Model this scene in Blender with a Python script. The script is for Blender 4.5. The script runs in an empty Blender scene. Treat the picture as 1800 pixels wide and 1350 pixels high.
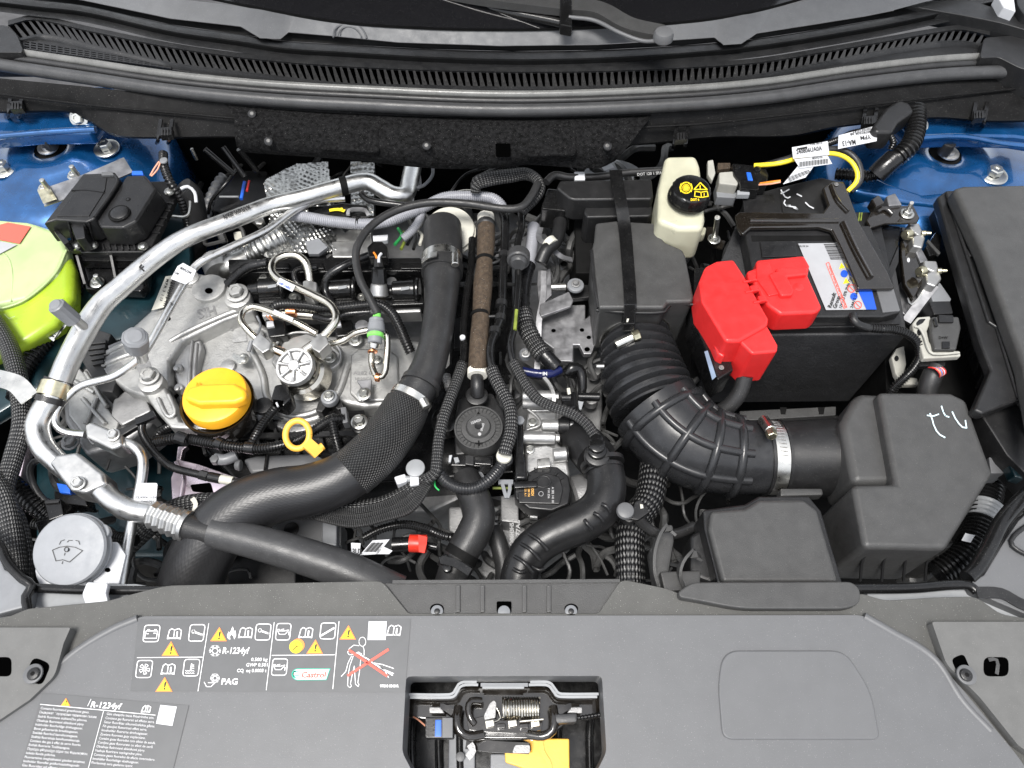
import bpy, bmesh, math, random
from math import sin, cos, pi, radians
from mathutils import Vector, Matrix, noise
random.seed(7)
sc = bpy.context.scene
COL = sc.collection
# ---------------------------------------------------------------- camera, world, sun, exposure
F = 1300.0            # focal length in photo pixels (1800 wide)
CH = 0.90             # camera height over the front panel
TILT = radians(30)    # away from straight down
cd = bpy.data.cameras.new('camera'); cam = bpy.data.objects.new('camera', cd); COL.objects.link(cam)
cam.location = (0, 0, CH); cam.rotation_euler = (TILT, 0, 0)
cd.sensor_width = 36; cd.lens = 26; cd.clip_start = .01; cd.clip_end = 100
sc.camera = cam
SUN_EL, SUN_AZ = radians(74), radians(215)     # azimuth of the light, clockwise from +Y
w = bpy.data.worlds.new('World'); sc.world = w; w.use_nodes = True
nt = w.node_tree; bg = nt.nodes['Background']
sky = nt.nodes.new('ShaderNodeTexSky'); sky.sky_type = 'NISHITA'; sky.sun_disc = False
sky.sun_elevation = SUN_EL; sky.sun_rotation = SUN_AZ; sky.dust_density = 1.5; sky.air_density = 1
hs = nt.nodes.new('ShaderNodeHueSaturation'); hs.inputs['Saturation'].default_value = .22
nt.links.new(sky.outputs[0], hs.inputs['Color']); nt.links.new(hs.outputs[0], bg.inputs[0])
bg.inputs[1].default_value = .15
sd = bpy.data.lights.new('sun', 'SUN'); sd.energy = 2.2; sd.angle = radians(20); sd.color = (1, .965, .92)
sun = bpy.data.objects.new('sun', sd); COL.objects.link(sun)
sdir = Vector((sin(SUN_AZ) * cos(SUN_EL), cos(SUN_AZ) * cos(SUN_EL), sin(SUN_EL)))
sun.rotation_euler = sdir.to_track_quat('Z', 'Y').to_euler(); sun.location = sdir * 5
sc.view_settings.view_transform = 'Standard'; sc.view_settings.look = 'None'
sc.view_settings.exposure = 1.08; sc.view_settings.gamma = 1
# ---------------------------------------------------------------- helpers: a photo pixel and a height give a point of the scene
_c, _s = cos(TILT), sin(TILT)
def ray(px, py):
    x = (px - 900) / F; y = -(py - 675) / F
    return Vector((x, y * _c + _s, y * _s - _c))
def P(px, py, z=0.0):
    d = ray(px, py); o = Vector((0, 0, CH))
    if isinstance(z, tuple):                   # a plane: (point, normal)
        t = (z[0] - o).dot(z[1]) / d.dot(z[1]); return o + d * t
    return o + d * ((z - CH) / d.z)
def S(px, py, z=0.0):                          # metres per photo pixel there
    if isinstance(z, tuple): return (P(px, py, z) - Vector((0, 0, CH))).length / ray(px, py).length / F
    return (z - CH) / ray(px, py).z / F
def plane(a, b, c, off=0.0):
    A, B, C = P(*a), P(*b), P(*c); n = (B - A).cross(C - A).normalized()
    if n.z < 0: n = -n
    return (A + n * off, n)
ORI = {}
def link(o, par):
    COL.objects.link(o)
    if par is not None:
        o.parent = par
def thing(name, label, cat, at, group=None):
    o = bpy.data.objects.new(name, None); COL.objects.link(o)
    l = P(*at); o.location = l; ORI[o.name] = l.copy(); o.empty_display_size = .01
    o['label'] = label; o['category'] = cat
    if group: o['group'] = group
    return o
def mk(name, mat, V, Fc, par=None, bev=0, seg=2, sm=40, lab=None, cat=None, grp=None, kind=None, uv=None, fix=True):
    me = bpy.data.meshes.new(name)
    V = [Vector(v) for v in V]
    lo = Vector((min(v.x for v in V), min(v.y for v in V), min(v.z for v in V)))
    hi = Vector((max(v.x for v in V), max(v.y for v in V), max(v.z for v in V)))
    o0 = Vector(((lo.x + hi.x) / 2, (lo.y + hi.y) / 2, lo.z))
    me.from_pydata([v - o0 for v in V], [], Fc)
    if uv:
        l = me.uv_layers.new(name='UVMap'); flat = []
        for p in me.polygons:
            us = [uv[i] for i in p.vertices]
            if max(u[0] for u in us) - min(u[0] for u in us) > .5: us = [(u[0] + (1 if u[0] < .5 else 0), u[1]) for u in us]
            for u in us: flat += u
        l.data.foreach_set('uv', flat)
    if fix or bev:
        bm = bmesh.new(); bm.from_mesh(me)
        if fix: bmesh.ops.recalc_face_normals(bm, faces=bm.faces)
        if bev:
            es = [e for e in bm.edges if len(e.link_faces) == 2 and e.calc_face_angle(0) > .6]
            try: bmesh.ops.bevel(bm, geom=es, offset=bev, segments=seg, profile=.5, affect='EDGES', clamp_overlap=True)
            except Exception: pass
        bm.to_mesh(me); bm.free()
    me.polygons.foreach_set('use_smooth', [True] * len(me.polygons))
    me.set_sharp_from_angle(angle=radians(sm))
    me.materials.append(mat)
    o = bpy.data.objects.new(name, me)
    ORI[o.name] = o0
    link(o, par)
    o.location = o0 - (ORI[par.name] if par is not None else Vector((0, 0, 0)))
    if bev:
        m = o.modifiers.new('wn', 'WEIGHTED_NORMAL'); m.keep_sharp = True
    if lab: o['label'] = lab
    if cat: o['category'] = cat
    if grp: o['group'] = grp
    if kind: o['kind'] = kind
    return o
def rnd(pts, r, n=4):                          # round the corners of an outline, in pixels
    out = []; N = len(pts)
    for i in range(N):
        a, b, c = Vector(pts[i - 1][:2]), Vector(pts[i][:2]), Vector(pts[(i + 1) % N][:2])
        rr = pts[i][2] if len(pts[i]) > 2 else r
        d1, d2 = (a - b), (c - b); l1, l2 = d1.length, d2.length
        k = min(rr, l1 * .48, l2 * .48)
        if k < .3: out.append((b.x, b.y)); continue
        p, q = b + d1 / l1 * k, b + d2 / l2 * k
        for j in range(n + 1):
            t = j / n; v = p * (1 - t) ** 2 + b * 2 * t * (1 - t) + q * t * t; out.append((v.x, v.y))
    return out
def circ(cx, cy, rx, ry=None, n=24, a0=0, a1=360):
    ry = rx if ry is None else ry; full = abs(a1 - a0) >= 360
    return [(cx + rx * cos(radians(a0 + (a1 - a0) * i / (n if full else n - 1))), cy - ry * sin(radians(a0 + (a1 - a0) * i / (n if full else n - 1)))) for i in range(n)]
def prism(name, mat, pts, zt, h, par=None, r=0, taper=0, bev=.003, seg=2, bottom=True, n=4, **k):
    """outline seen at height (or plane) zt, going straight down by h"""
    if r: pts = rnd(pts, r, n)
    T = [P(p[0], p[1], zt) for p in pts]; c = sum(T, Vector()) / len(T)
    B = []
    for v in T:
        q = v + (v - c) * taper; B.append(Vector((q.x, q.y, (v.z if isinstance(zt, tuple) else zt) - h)))
    N = len(T); Fc = [list(range(N))] + [[i, (i + 1) % N, N + (i + 1) % N, N + i] for i in range(N)]
    if bottom: Fc.append([N + i for i in range(N)][::-1])
    return mk(name, mat, T + B, Fc, par, bev=bev, seg=seg, **k)
def sheet(name, mat, pts, z, par=None, **k):
    T = [P(p[0], p[1], z) for p in pts]
    return mk(name, mat, T, [list(range(len(T)))], par, fix=False, **k)
def spl(pts, n):                               # centripetal-ish Catmull-Rom through 4-vectors
    out = []; L = len(pts)
    for i in range(L - 1):
        p0 = pts[max(i - 1, 0)]; p1 = pts[i]; p2 = pts[i + 1]; p3 = pts[min(i + 2, L - 1)]
        d = (Vector(p2[:3]) - Vector(p1[:3])).length
        m = max(2, int(math.ceil(d / n)))
        t1 = [(p2[k] - p0[k]) for k in range(len(p1))]; t2 = [(p3[k] - p1[k]) for k in range(len(p1))]
        a = (Vector(p2[:3]) - Vector(p0[:3])).length or 1; b = (Vector(p3[:3]) - Vector(p1[:3])).length or 1
        for j in range(m):
            t = j / m; h00 = 2*t**3-3*t*t+1; h10 = t**3-2*t*t+t; h01 = -2*t**3+3*t*t; h11 = t**3-t*t
            out.append([h00*p1[k]+h10*t1[k]*d/a+h01*p2[k]+h11*t2[k]*d/b for k in range(len(p1))])
    out.append(list(pts[-1])); return out
def sweep(name, mat, W, par=None, seg=14, rib=None, sec=None, cap=True, step=None, up=None, turns=1, **k):
    """W: world points [x,y,z,r]; sec: optional cross-section [(a,b)..] in radii; rib=(pitch, depth) in metres / fraction"""
    Q = spl(W, step or (rib[0] / 4 if rib else .008))
    pts = [Vector(q[:3]) for q in Q]; R = [max(q[3], 1e-4) for q in Q]
    cum = [0]
    for i in range(1, len(pts)): cum.append(cum[-1] + (pts[i] - pts[i - 1]).length)
    if rib:                                    # resample evenly so that ribs are regular
        tot = cum[-1]; m = max(4, int(round(tot / rib[0]))) * 4; st = tot / m; NP = []; NR = []; j = 0
        for i in range(m + 1):
            s = min(i * st, tot - 1e-7)
            while j < len(cum) - 2 and cum[j + 1] < s: j += 1
            f = (s - cum[j]) / max(cum[j + 1] - cum[j], 1e-9)
            NP.append(pts[j].lerp(pts[j + 1], f)); NR.append((R[j] * (1 - f) + R[j + 1] * f) * (1 - rib[1] if i % 4 in (2, 3) else 1))
        pts, R = NP, NR; cum = [i * st for i in range(m + 1)]
    if not sec: sec = [(cos(2 * pi * i / seg), sin(2 * pi * i / seg)) for i in range(seg)]
    n = len(sec); V = []; Fc = []; uv = []
    t = (pts[1] - pts[0]).normalized()
    u = Vector(up) if up else Vector((0, 0, 1))
    if abs(t.dot(u)) > .95: u = Vector((0, 1, 0))
    b = u - t * u.dot(t); b.normalize()
    for i, p in enumerate(pts):
        t2 = (pts[min(i + 1, len(pts) - 1)] - pts[max(i - 1, 0)]).normalized()
        if up:
            b = Vector(up) - t2 * Vector(up).dot(t2)
        else: b = b - t2 * b.dot(t2)
        b.normalize(); a = t2.cross(b)
        for j, (x, y) in enumerate(sec):
            V.append(p + (a * x + b * y) * R[i]); uv.append((j / n, cum[i] / (2 * pi * max(R))))
        if i:
            o = (i - 1) * n
            for j in range(n): Fc.append([o + j, o + (j + 1) % n, o + n + (j + 1) % n, o + n + j])
    if cap: Fc += [list(range(n))[::-1], [len(V) - n + j for j in range(n)]]
    return mk(name, mat, V, Fc, par, uv=uv, fix=False, sm=k.pop('sm', 50), **k)
def WP(pts, r=None):                           # (px, py, z[, r px]) -> world + metres
    out = []
    for p in pts:
        v = P(*p[:3]); rr = p[3] if len(p) > 3 else r
        out.append([v.x, v.y, v.z, rr * S(*p[:3])])
    return out
def tube(name, mat, pts, r, par=None, rib=None, **k):
    W_ = WP(pts, r)
    if rib: rib = (rib[0] * S(*pts[len(pts) // 2][:3]), rib[1])
    return sweep(name, mat, W_, par, rib=rib, **k)
FLAT = [(-1, -.16), (1, -.16), (1, .16), (-1, .16)]
def strip(name, mat, pts, r, par=None, th=.16, **k):   # a flat band, its broad side up
    sec = [(-1, -th), (1, -th), (1, th), (-1, th)]
    return sweep(name, mat, WP(pts, r), par, sec=sec, up=k.pop('up', (0, 0, 1)), sm=30, **k)
def frame(axis):
    a = Vector(axis).normalized(); u = Vector((0, 1, 0)) if abs(a.y) < .9 else Vector((1, 0, 0))
    x = u.cross(a).normalized(); y = a.cross(x); return x, y, a
def lathe(name, mat, c, axis, prof, par=None, n=24, rf=None, **k):
    """prof [(r, h)..] metres, from the top downwards or upwards; c world point"""
    x, y, a = frame(axis); V = []; Fc = []
    for i, (r, h) in enumerate(prof):
        for j in range(n):
            q = 2 * pi * j / n; rr = r * (rf(j / n, i) if rf else 1)
            V.append(Vector(c) + x * cos(q) * rr + y * sin(q) * rr + a * h)
        if i:
            o = (i - 1) * n
            for j in range(n): Fc.append([o + j, o + (j + 1) % n, o + n + (j + 1) % n, o + n + j])
    Fc.append(list(range(n))[::-1]); Fc.append([len(V) - n + j for j in range(n)])
    return mk(name, mat, V, Fc, par, sm=k.pop('sm', 35), **k)
def can(name, mat, at, r, h, par=None, axis=(0, 0, 1), b=.12, n=24, rf=None, **k):
    """a short cylinder with rounded rims whose TOP is seen at pixel at=(px,py,z), r and h in pixels there"""
    s = S(*at); R = r * s; Hh = h * s; e = min(R, Hh) * b
    return lathe(name, mat, P(*at), axis, [(R - e, 0), (R - e * .3, -e * .3), (R, -e), (R, -Hh + e), (R - e, -Hh)], par, n=n, rf=rf, **k)
HEX = {}
def bolt(par, px, py, z, r, mat, axis=(0, 0, 1), washer=1.55, h=.8, rot=.3, name='bolt'):
    key = (mat.name, washer, h)
    if key not in HEX:
        V = []; Fc = []
        def ring(rad, zz, n, ph=0):
            V.extend(Vector((rad * cos(2 * pi * i / n + ph), rad * sin(2 * pi * i / n + ph), zz)) for i in range(n)); return len(V) - n
        n = 24; a = ring(washer, 0, n); b = ring(washer, .22, n); c = ring(washer - .12, .3, n); d = ring(1.0, .3, n)
        for p, q in ((a, b), (b, c), (c, d)):
            for i in range(n): Fc.append([p + i, p + (i + 1) % n, q + (i + 1) % n, q + i])
        e = ring(1.0, .28, 6); f = ring(1.0, .3 + h * .85, 6); g = ring(.86, .3 + h, 6); m = ring(.5, .3 + h, 6); o = ring(.45, .3 + h * .8, 6)
        for p, q in ((e, f), (f, g), (g, m), (m, o)):
            for i in range(6): Fc.append([p + i, p + (i + 1) % 6, q + (i + 1) % 6, q + i])
        Fc.append([o + i for i in range(6)])
        me = bpy.data.meshes.new('bolt'); me.from_pydata(V, [], Fc)
        me.polygons.foreach_set('use_smooth', [True] * len(me.polygons)); me.set_sharp_from_angle(angle=radians(35)); me.materials.append(mat); HEX[key] = me
    o = bpy.data.objects.new(name, HEX[key]); link(o, par)
    p = P(px, py, z); s = S(px, py, z) * r; o.scale = (s, s, s)
    x, y, a = frame(axis); M = Matrix((x, y, a)).transposed(); o.rotation_euler = (M @ Matrix.Rotation(rot, 3, 'Z')).to_euler()
    o.location = p - (ORI[par.name] if par is not None else Vector()); ORI[o.name] = p
    return o
def dup(o, par=None, d=(0, 0, 0), **tags):      # copies o and its children, d is a world offset
    c = o.copy(); COL.objects.link(c); c.parent = par
    base = ORI[o.name] + Vector(d); ORI[c.name] = base
    c.location = base - (ORI[par.name] if par is not None else Vector())
    for kk, v in tags.items(): c[kk] = v
    for ch in o.children: dup(ch, c, d)
    return c
def loft(name, mat, rails, n=60, par=None, lin=False, **k):  # rails: lists of (px,py,z); a skin through them
    V = []; Fc = []
    for rl in rails:
        W_ = [list(P(*p)) for p in rl]; Q = spl(W_, .004) if len(W_) > 2 and not lin else W_
        cum = [0]
        for i in range(1, len(Q)): cum.append(cum[-1] + (Vector(Q[i]) - Vector(Q[i - 1])).length)
        j = 0
        for i in range(n):
            s = cum[-1] * i / (n - 1)
            while j < len(cum) - 2 and cum[j + 1] < s: j += 1
            f = (s - cum[j]) / max(cum[j + 1] - cum[j], 1e-9); V.append(Vector(Q[j]).lerp(Vector(Q[j + 1]), min(f, 1)))
    for r in range(len(rails) - 1):
        for i in range(n - 1): Fc.append([r * n + i, r * n + i + 1, (r + 1) * n + i + 1, (r + 1) * n + i])
    return mk(name, mat, V, Fc, par, fix=False, **k)
# ---------------------------------------------------------------- print: text, lines and shapes laid flat on a surface, drawn in photo pixels
_tc = {}
def tmesh(txt, bold=0):
    key = (txt, bold)
    if key not in _tc:
        c = bpy.data.curves.new('t', 'FONT'); c.body = txt; c.offset = bold; c.resolution_u = 2
        o = bpy.data.objects.new('t', c); me = bpy.data.meshes.new_from_object(o)
        vs = [(v.co.x, v.co.y) for v in me.vertices]; fs = [list(p.vertices) for p in me.polygons]
        bpy.data.objects.remove(o); bpy.data.curves.remove(c); bpy.data.meshes.remove(me)
        _tc[key] = (vs, fs)
    return _tc[key]
class Print:
    def __init__(s, z, off=.0006):
        s.z = (z[0] + z[1] * off, z[1]) if isinstance(z, tuple) else z + off; s.V = []; s.F = []
    def add(s, pts, fs):
        o = len(s.V); s.V += [P(x, y, s.z) for x, y in pts]; s.F += [[o + i for i in f] for f in fs]
    def poly(s, pts): s.add(pts, [list(range(len(pts)))])
    def line(s, pts, w=1.2, closed=False):
        q = [Vector(p) for p in pts]; N = len(q)
        for i in range(N if closed else N - 1):
            a, b = q[i], q[(i + 1) % N]; d = b - a
            if d.length < .01: continue
            d.normalize(); m = Vector((-d.y, d.x)) * w / 2; a2 = a - d * w * .3; b2 = b + d * w * .3
            s.poly([tuple(a2 + m), tuple(b2 + m), tuple(b2 - m), tuple(a2 - m)])
    def circle(s, cx, cy, r, w=1.2, ry=None): s.line(circ(cx, cy, r, ry, 20), w, True)
    def box(s, x, y, w, h, lw=1.2, sh=0, r=3):
        pts = rnd([(x + sh * h, y), (x + w + sh * h, y), (x + w, y + h), (x, y + h)], r, 3); s.line(pts, lw, True)
    def text(s, t, x, y, size, ang=0, bold=.02, sx=1, sh=0, width=None, dy=1):
        """baseline start (x,y), size = letter size in px, ang in degrees clockwise on the photo, width = fit to this many px"""
        vs, fs = tmesh(t, bold)
        if not vs: return
        if width: sx = width / (max(v[0] for v in vs) * size)
        a = radians(ang); dx, dyv = (cos(a), sin(a)), (sin(a) * dy, -cos(a) * dy)
        s.add([(x + dx[0] * (vx * sx + sh * vy) * size + dyv[0] * vy * size, y + dx[1] * (vx * sx + sh * vy) * size + dyv[1] * vy * size) for vx, vy in vs], fs)
    def build(s, name, mat, par=None, **k):
        if s.V: return mk(name, mat, s.V, s.F, par, fix=False, sm=30, **k)
# ---------------------------------------------------------------- procedural materials
def mat(name, c, r=.5, m=0.0, var=.12, vs=40, bump=0.0, bs=300, speck=0.0, coat=0.0, spec=.5, streak=False, sss=0, trans=0, alpha=None, emis=None, ior=1.45, rv=.08, dust=0.0):
    M = bpy.data.materials.new(name); M.use_nodes = True; nt = M.node_tree; N = nt.nodes; L = nt.links; b = N['Principled BSDF']
    tc = N.new('ShaderNodeTexCoord'); co = tc.outputs['Object']
    if streak:
        mp = N.new('ShaderNodeMapping'); mp.inputs['Scale'].default_value = (12, 1.0, 1); L.new(tc.outputs['UV'], mp.inputs[0]); sco = mp.outputs[0]
    def nz(scale, det=3, rough=.6, src=None):
        t = N.new('ShaderNodeTexNoise'); t.inputs['Scale'].default_value = scale; t.inputs['Detail'].default_value = det; t.inputs['Roughness'].default_value = rough
        L.new(src or co, t.inputs['Vector']); return t.outputs['Fac']
    def math_(op, a, bb, cl=False):
        q = N.new('ShaderNodeMath'); q.operation = op; q.use_clamp = cl
        for i, v in enumerate((a, bb)):
            if isinstance(v, (int, float)): q.inputs[i].default_value = v
            else: L.new(v, q.inputs[i])
        return q.outputs[0]
    def ramp(f, lo, hi, o0, o1):
        q = N.new('ShaderNodeMapRange'); L.new(f, q.inputs[0])
        for i, v in enumerate((lo, hi, o0, o1)): q.inputs[i + 1].default_value = v
        return q.outputs[0]
    def mix(f, a, bb):
        q = N.new('ShaderNodeMix'); q.data_type = 'RGBA'
        if isinstance(f, float): q.inputs[0].default_value = f
        else: L.new(f, q.inputs[0])
        for i, v in ((6, a), (7, bb)):
            if isinstance(v, tuple): q.inputs[i].default_value = (*v[:3], 1)
            else: L.new(v, q.inputs[i])
        return q.outputs[2]
    n1 = nz(vs); cl = tuple(min(x * (1 + var) + .002 * (var > 0), 1) for x in c); cdk = tuple(x * (1 - var) for x in c)
    col = mix(ramp(n1, .35, .65, 0, 1), cdk, cl)
    if dust: col = mix(math_('MULTIPLY', ramp(nz(14, 5), .45, .75, 0, 1), dust), col, (.3, .29, .27))
    if speck: col = mix(math_('MULTIPLY', ramp(nz(900, 1), .72, .76, 0, 1), speck), col, (.5, .49, .46))
    L.new(col, b.inputs['Base Color'])
    rr = ramp(nz(vs * 1.7), .3, .7, max(r - rv, .02), min(r + rv, 1))
    if streak: rr = math_('ADD', rr, ramp(nz(6, 4, .7, sco), .3, .7, -.08, .12))
    L.new(rr, b.inputs['Roughness'])
    b.inputs['Metallic'].default_value = m; b.inputs['Specular IOR Level'].default_value = spec; b.inputs['IOR'].default_value = ior
    if coat: b.inputs['Coat Weight'].default_value = coat; b.inputs['Coat Roughness'].default_value = .06
    if trans: b.inputs['Transmission Weight'].default_value = trans
    if sss: b.inputs['Subsurface Weight'].default_value = sss; b.inputs['Subsurface Radius'].default_value = (.01, .01, .01)
    if alpha is not None: b.inputs['Alpha'].default_value = alpha
    if bump:
        bp = N.new('ShaderNodeBump'); bp.inputs['Strength'].default_value = bump; bp.inputs['Distance'].default_value = .001
        L.new(nz(bs, 2), bp.inputs['Height']); L.new(bp.outputs[0], b.inputs['Normal'])
    return M
def weave(name, dark, light, nu, nv, r=.4, mode='braid', bump=.7, thr=(.0, .5)):
    """woven or knitted sleeve, drawn in the tube's own UV"""
    M = bpy.data.materials.new(name); M.use_nodes = True; nt = M.node_tree; N = nt.nodes; L = nt.links; b = N['Principled BSDF']
    tc = N.new('ShaderNodeTexCoord'); sp = N.new('ShaderNodeSeparateXYZ'); L.new(tc.outputs['UV'], sp.inputs[0])
    def mth(op, a, bb=0.0):
        q = N.new('ShaderNodeMath'); q.operation = op
        for i, v in enumerate((a, bb)):
            if isinstance(v, (int, float)): q.inputs[i].default_value = v
            else: L.new(v, q.inputs[i])
        return q.outputs[0]
    u = mth('MULTIPLY', sp.outputs[0], nu * 2 * pi); v = mth('MULTIPLY', sp.outputs[1], nv * 2 * pi)
    if mode == 'braid': h = mth('MULTIPLY', mth('SINE', mth('ADD', u, v)), mth('SINE', mth('SUBTRACT', u, v)))
    elif mode == 'chevron':
        tri = mth('ABSOLUTE', mth('SINE', mth('MULTIPLY', u, .5))); h = mth('SINE', mth('ADD', v, mth('MULTIPLY', tri, 5.0)))
    else: h = mth('MULTIPLY', mth('SINE', u), mth('SINE', v))
    mr = N.new('ShaderNodeMapRange'); L.new(h, mr.inputs[0]); mr.inputs[1].default_value = thr[0]; mr.inputs[2].default_value = thr[1]
    nzt = N.new('ShaderNodeTexNoise'); nzt.inputs['Scale'].default_value = 60; L.new(tc.outputs['Object'], nzt.inputs['Vector'])
    mr2 = mth('MULTIPLY', mr.outputs[0], mth('ADD', nzt.outputs['Fac'], .4))
    q = N.new('ShaderNodeMix'); q.data_type = 'RGBA'; L.new(mr2, q.inputs[0]); q.inputs[6].default_value = (*dark, 1); q.inputs[7].default_value = (*light, 1)
    L.new(q.outputs[2], b.inputs['Base Color']); b.inputs['Roughness'].default_value = r
    bp = N.new('ShaderNodeBump'); bp.inputs['Strength'].default_value = bump; bp.inputs['Distance'].default_value = .0012
    L.new(h, bp.inputs['Height']); L.new(bp.outputs[0], b.inputs['Normal'])
    return M
def cells(name, c, r, m, scale, dist=.003, strength=1.0):   # embossed heat shield foil
    M = mat(name, c, r, m, var=.25, vs=90); nt = M.node_tree; N = nt.nodes; L = nt.links; b = N['Principled BSDF']
    tc = N.new('ShaderNodeTexCoord'); v = N.new('ShaderNodeTexVoronoi'); v.inputs['Scale'].default_value = scale; v.inputs['Randomness'].default_value = .25
    L.new(tc.outputs['Object'], v.inputs['Vector']); bp = N.new('ShaderNodeBump'); bp.inputs['Strength'].default_value = strength; bp.inputs['Distance'].default_value = dist; bp.invert = True
    L.new(v.outputs['Distance'], bp.inputs['Height']); L.new(bp.outputs[0], b.inputs['Normal']); return M
pl = mat('black_plastic', (.010, .010, .0105), .34, bump=.12, bs=900, speck=.25)
skm = mat('shade_darkened_skirt', (.006, .006, .0062), .5, spec=.1, bump=.2, bs=900, speck=.3)  # colour and sheen darkened in place of shade from unbuilt surroundings
plm = mat('black_plastic_matte', (.012, .012, .0125), .38, bump=.2, bs=900, speck=.3)
boxm = mat('box_plastic', (.046, .046, .0455), .44, bump=.3, bs=700, speck=.3, var=.08)
plg = mat('black_plastic_glossy', (.006, .006, .0062), .22, speck=.2, bump=.06, bs=200)
pls = mat('grey_black_panel_plastic', (.102, .104, .108), .45, bump=.15, bs=1100, speck=.3, var=.02, rv=.02)
plsh = mat('dusty_shroud_plastic', (.062, .062, .058), .5, bump=.3, bs=1000, speck=.9, var=.05, dust=.04, rv=.03)
plate = mat('grey_satin_plate', (.105, .105, .102), .42, bump=.12, bs=1000, speck=.3, var=.05)
cowlm = mat('cowl_plastic', (.010, .0103, .011), .42, bump=.25, bs=900, speck=.3, dust=.03)
cowlg = mat('windscreen_trim_plastic', (.095, .098, .103), .5, bump=.15, bs=900, speck=.4, var=.05)
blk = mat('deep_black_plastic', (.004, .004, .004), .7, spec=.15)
gap_dark = mat('painted_gap_dark', (.0008, .0008, .0008), 1, spec=0, var=0)  # near-black colour painting the dark inside holes and gaps
rub = mat('rubber_hose', (.019, .019, .0195), .42, bump=.3, bs=500, speck=.3)
rubg = mat('grey_rubber', (.042, .0425, .044), .4, bump=.25, bs=600, speck=.3)
rubs = mat('seal_highlight_rubber', (.13, .13, .125), .25, bump=.25, bs=700, speck=.3)  # the lip's highlight is put into a paler base colour
ductm = mat('duct_rubber', (.018, .0185, .020), .3, bump=.04, bs=300, speck=.15)
loom = mat('split_loom', (.007, .007, .0072), .27, bump=.05)
tape = mat('harness_tape', (.007, .007, .0075), .26, bump=.6, bs=120)
felt = mat('black_felt', (.007, .007, .0073), 1, bump=1.0, bs=380, spec=.08, speck=.25, var=.5, vs=160)
alu = mat('aluminium_pipe', (.66, .66, .65), .33, 1.0, streak=True, var=.06, bump=.05, bs=60)
alus = mat('aluminium_block', (.5, .5, .49), .42, 1.0, var=.08, bump=.1, bs=300)
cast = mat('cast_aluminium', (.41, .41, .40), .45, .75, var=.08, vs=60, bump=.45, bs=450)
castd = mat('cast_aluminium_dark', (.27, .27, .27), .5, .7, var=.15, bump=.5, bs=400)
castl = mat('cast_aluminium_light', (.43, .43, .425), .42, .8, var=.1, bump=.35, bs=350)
steel = mat('stainless_line', (.62, .59, .52), .22, 1.0, var=.08, vs=30)
steelw = mat('clamp_steel', (.66, .65, .61), .3, 1.0, var=.1)
zinc = mat('zinc_bolt', (.55, .55, .52), .33, 1.0, var=.15, vs=200)
ybr = mat('yellow_chromate', (.62, .58, .42), .33, 1.0, var=.2, vs=80)
irid = mat('pearl_zinc_bracket', (.72, .62, .68), .3, 1.0, var=.15, vs=25)
brk = mat('black_painted_steel', (.010, .008, .006), .14, .0, coat=1, speck=.25, bump=.03, bs=150)
galv = mat('galvanised_plate', (.30, .30, .31), .46, .85, var=.25, vs=45, bump=.2, bs=80)
blue = mat('blue_car_paint', (.004, .065, .20), .24, .5, coat=1.0, var=.2, vs=25, bump=.05, bs=60)
teal = mat('teal_body_primer', (.003, .018, .024), .35, .2, coat=.4, var=.3, vs=18)
red = mat('red_plastic', (.62, .022, .022), .36, bump=.08, bs=500, var=.05, speck=.12)
redt = mat('red_tape', (.6, .03, .015), .4)
yel = mat('yellow_plastic', (.85, .40, .018), .42, bump=.1, bs=600, var=.05, speck=.08)
ylo = mat('pale_yellow_plastic', (.80, .43, .06), .42, bump=.1, bs=600, var=.05)
ylw = mat('bright_yellow_wire', (.8, .62, .03), .4)
wht = mat('white_paper', (.52, .53, .55), .45, var=.04)
ltg = mat('light_grey_plastic', (.26, .27, .28), .42, var=.06, bump=.1)
mdg = mat('mid_grey_plastic', (.18, .187, .198), .42, var=.06, bump=.1)
capg = mat('washer_cap_plastic', (.215, .225, .24), .5, var=.04, bump=.12, bs=700)
cream = mat('cream_plastic', (.50, .49, .43), .4, var=.06)
lil = mat('lilac_loom', (.27, .275, .30), .35, var=.06)
grn = mat('green_plastic', (.03, .36, .09), .4)
ylg = mat('yellow_green_paint', (.16, .2, .03), .5, var=.4)
lgrn = mat('light_green_tape', (.17, .55, .10), .4)
blu = mat('blue_connector', (.02, .12, .6), .35)
dblu = mat('dark_blue_tape', (.008, .012, .06), .25, bump=.6, bs=100)
org = mat('orange_wire', (.75, .22, .02), .4); rdw = mat('red_wire', (.6, .03, .03), .4); brw = mat('salmon_wire', (.6, .28, .18), .4)
fox = mat('fluid_plastic', (.50, .49, .37), .35, var=.08, vs=20, sss=.3, trans=.12)
foam = mat('brown_foam_sleeve', (.05, .034, .021), .8, bump=.9, bs=420, var=.35, vs=160, speck=1.0)
foamw = mat('cut_foam_end', (.66, .64, .57), .9, bump=.9, bs=500, var=.2)
blkp = mat('black_print', (.01, .01, .01), .5, var=0); whp = mat('white_print', (.8, .8, .8), .5, var=0)
chalk = mat('chalk_mark', (.55, .68, .72), .7, var=.1); finep = mat('fine_print', (.62, .62, .63), .5, var=0); gryp = mat('grey_print', (.35, .35, .35), .5, var=0)
gldp = mat('amber_print', (.6, .33, .08), .5, var=0); sigy = mat('warning_yellow', (.85, .62, .02), .5, var=0); sigo = mat('warning_orange', (.85, .25, .05), .5, var=0)
sigr = mat('warning_red', (.75, .10, .07), .5, var=0); sigb = mat('sign_blue', (.01, .07, .45), .5, var=0); sigg = mat('logo_green', (.02, .38, .26), .5, var=0)
stick = mat('dark_sticker', (.088, .09, .093), .42, var=.03); silv = mat('silver_label', (.36, .365, .38), .4, .1, var=.03)
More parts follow.
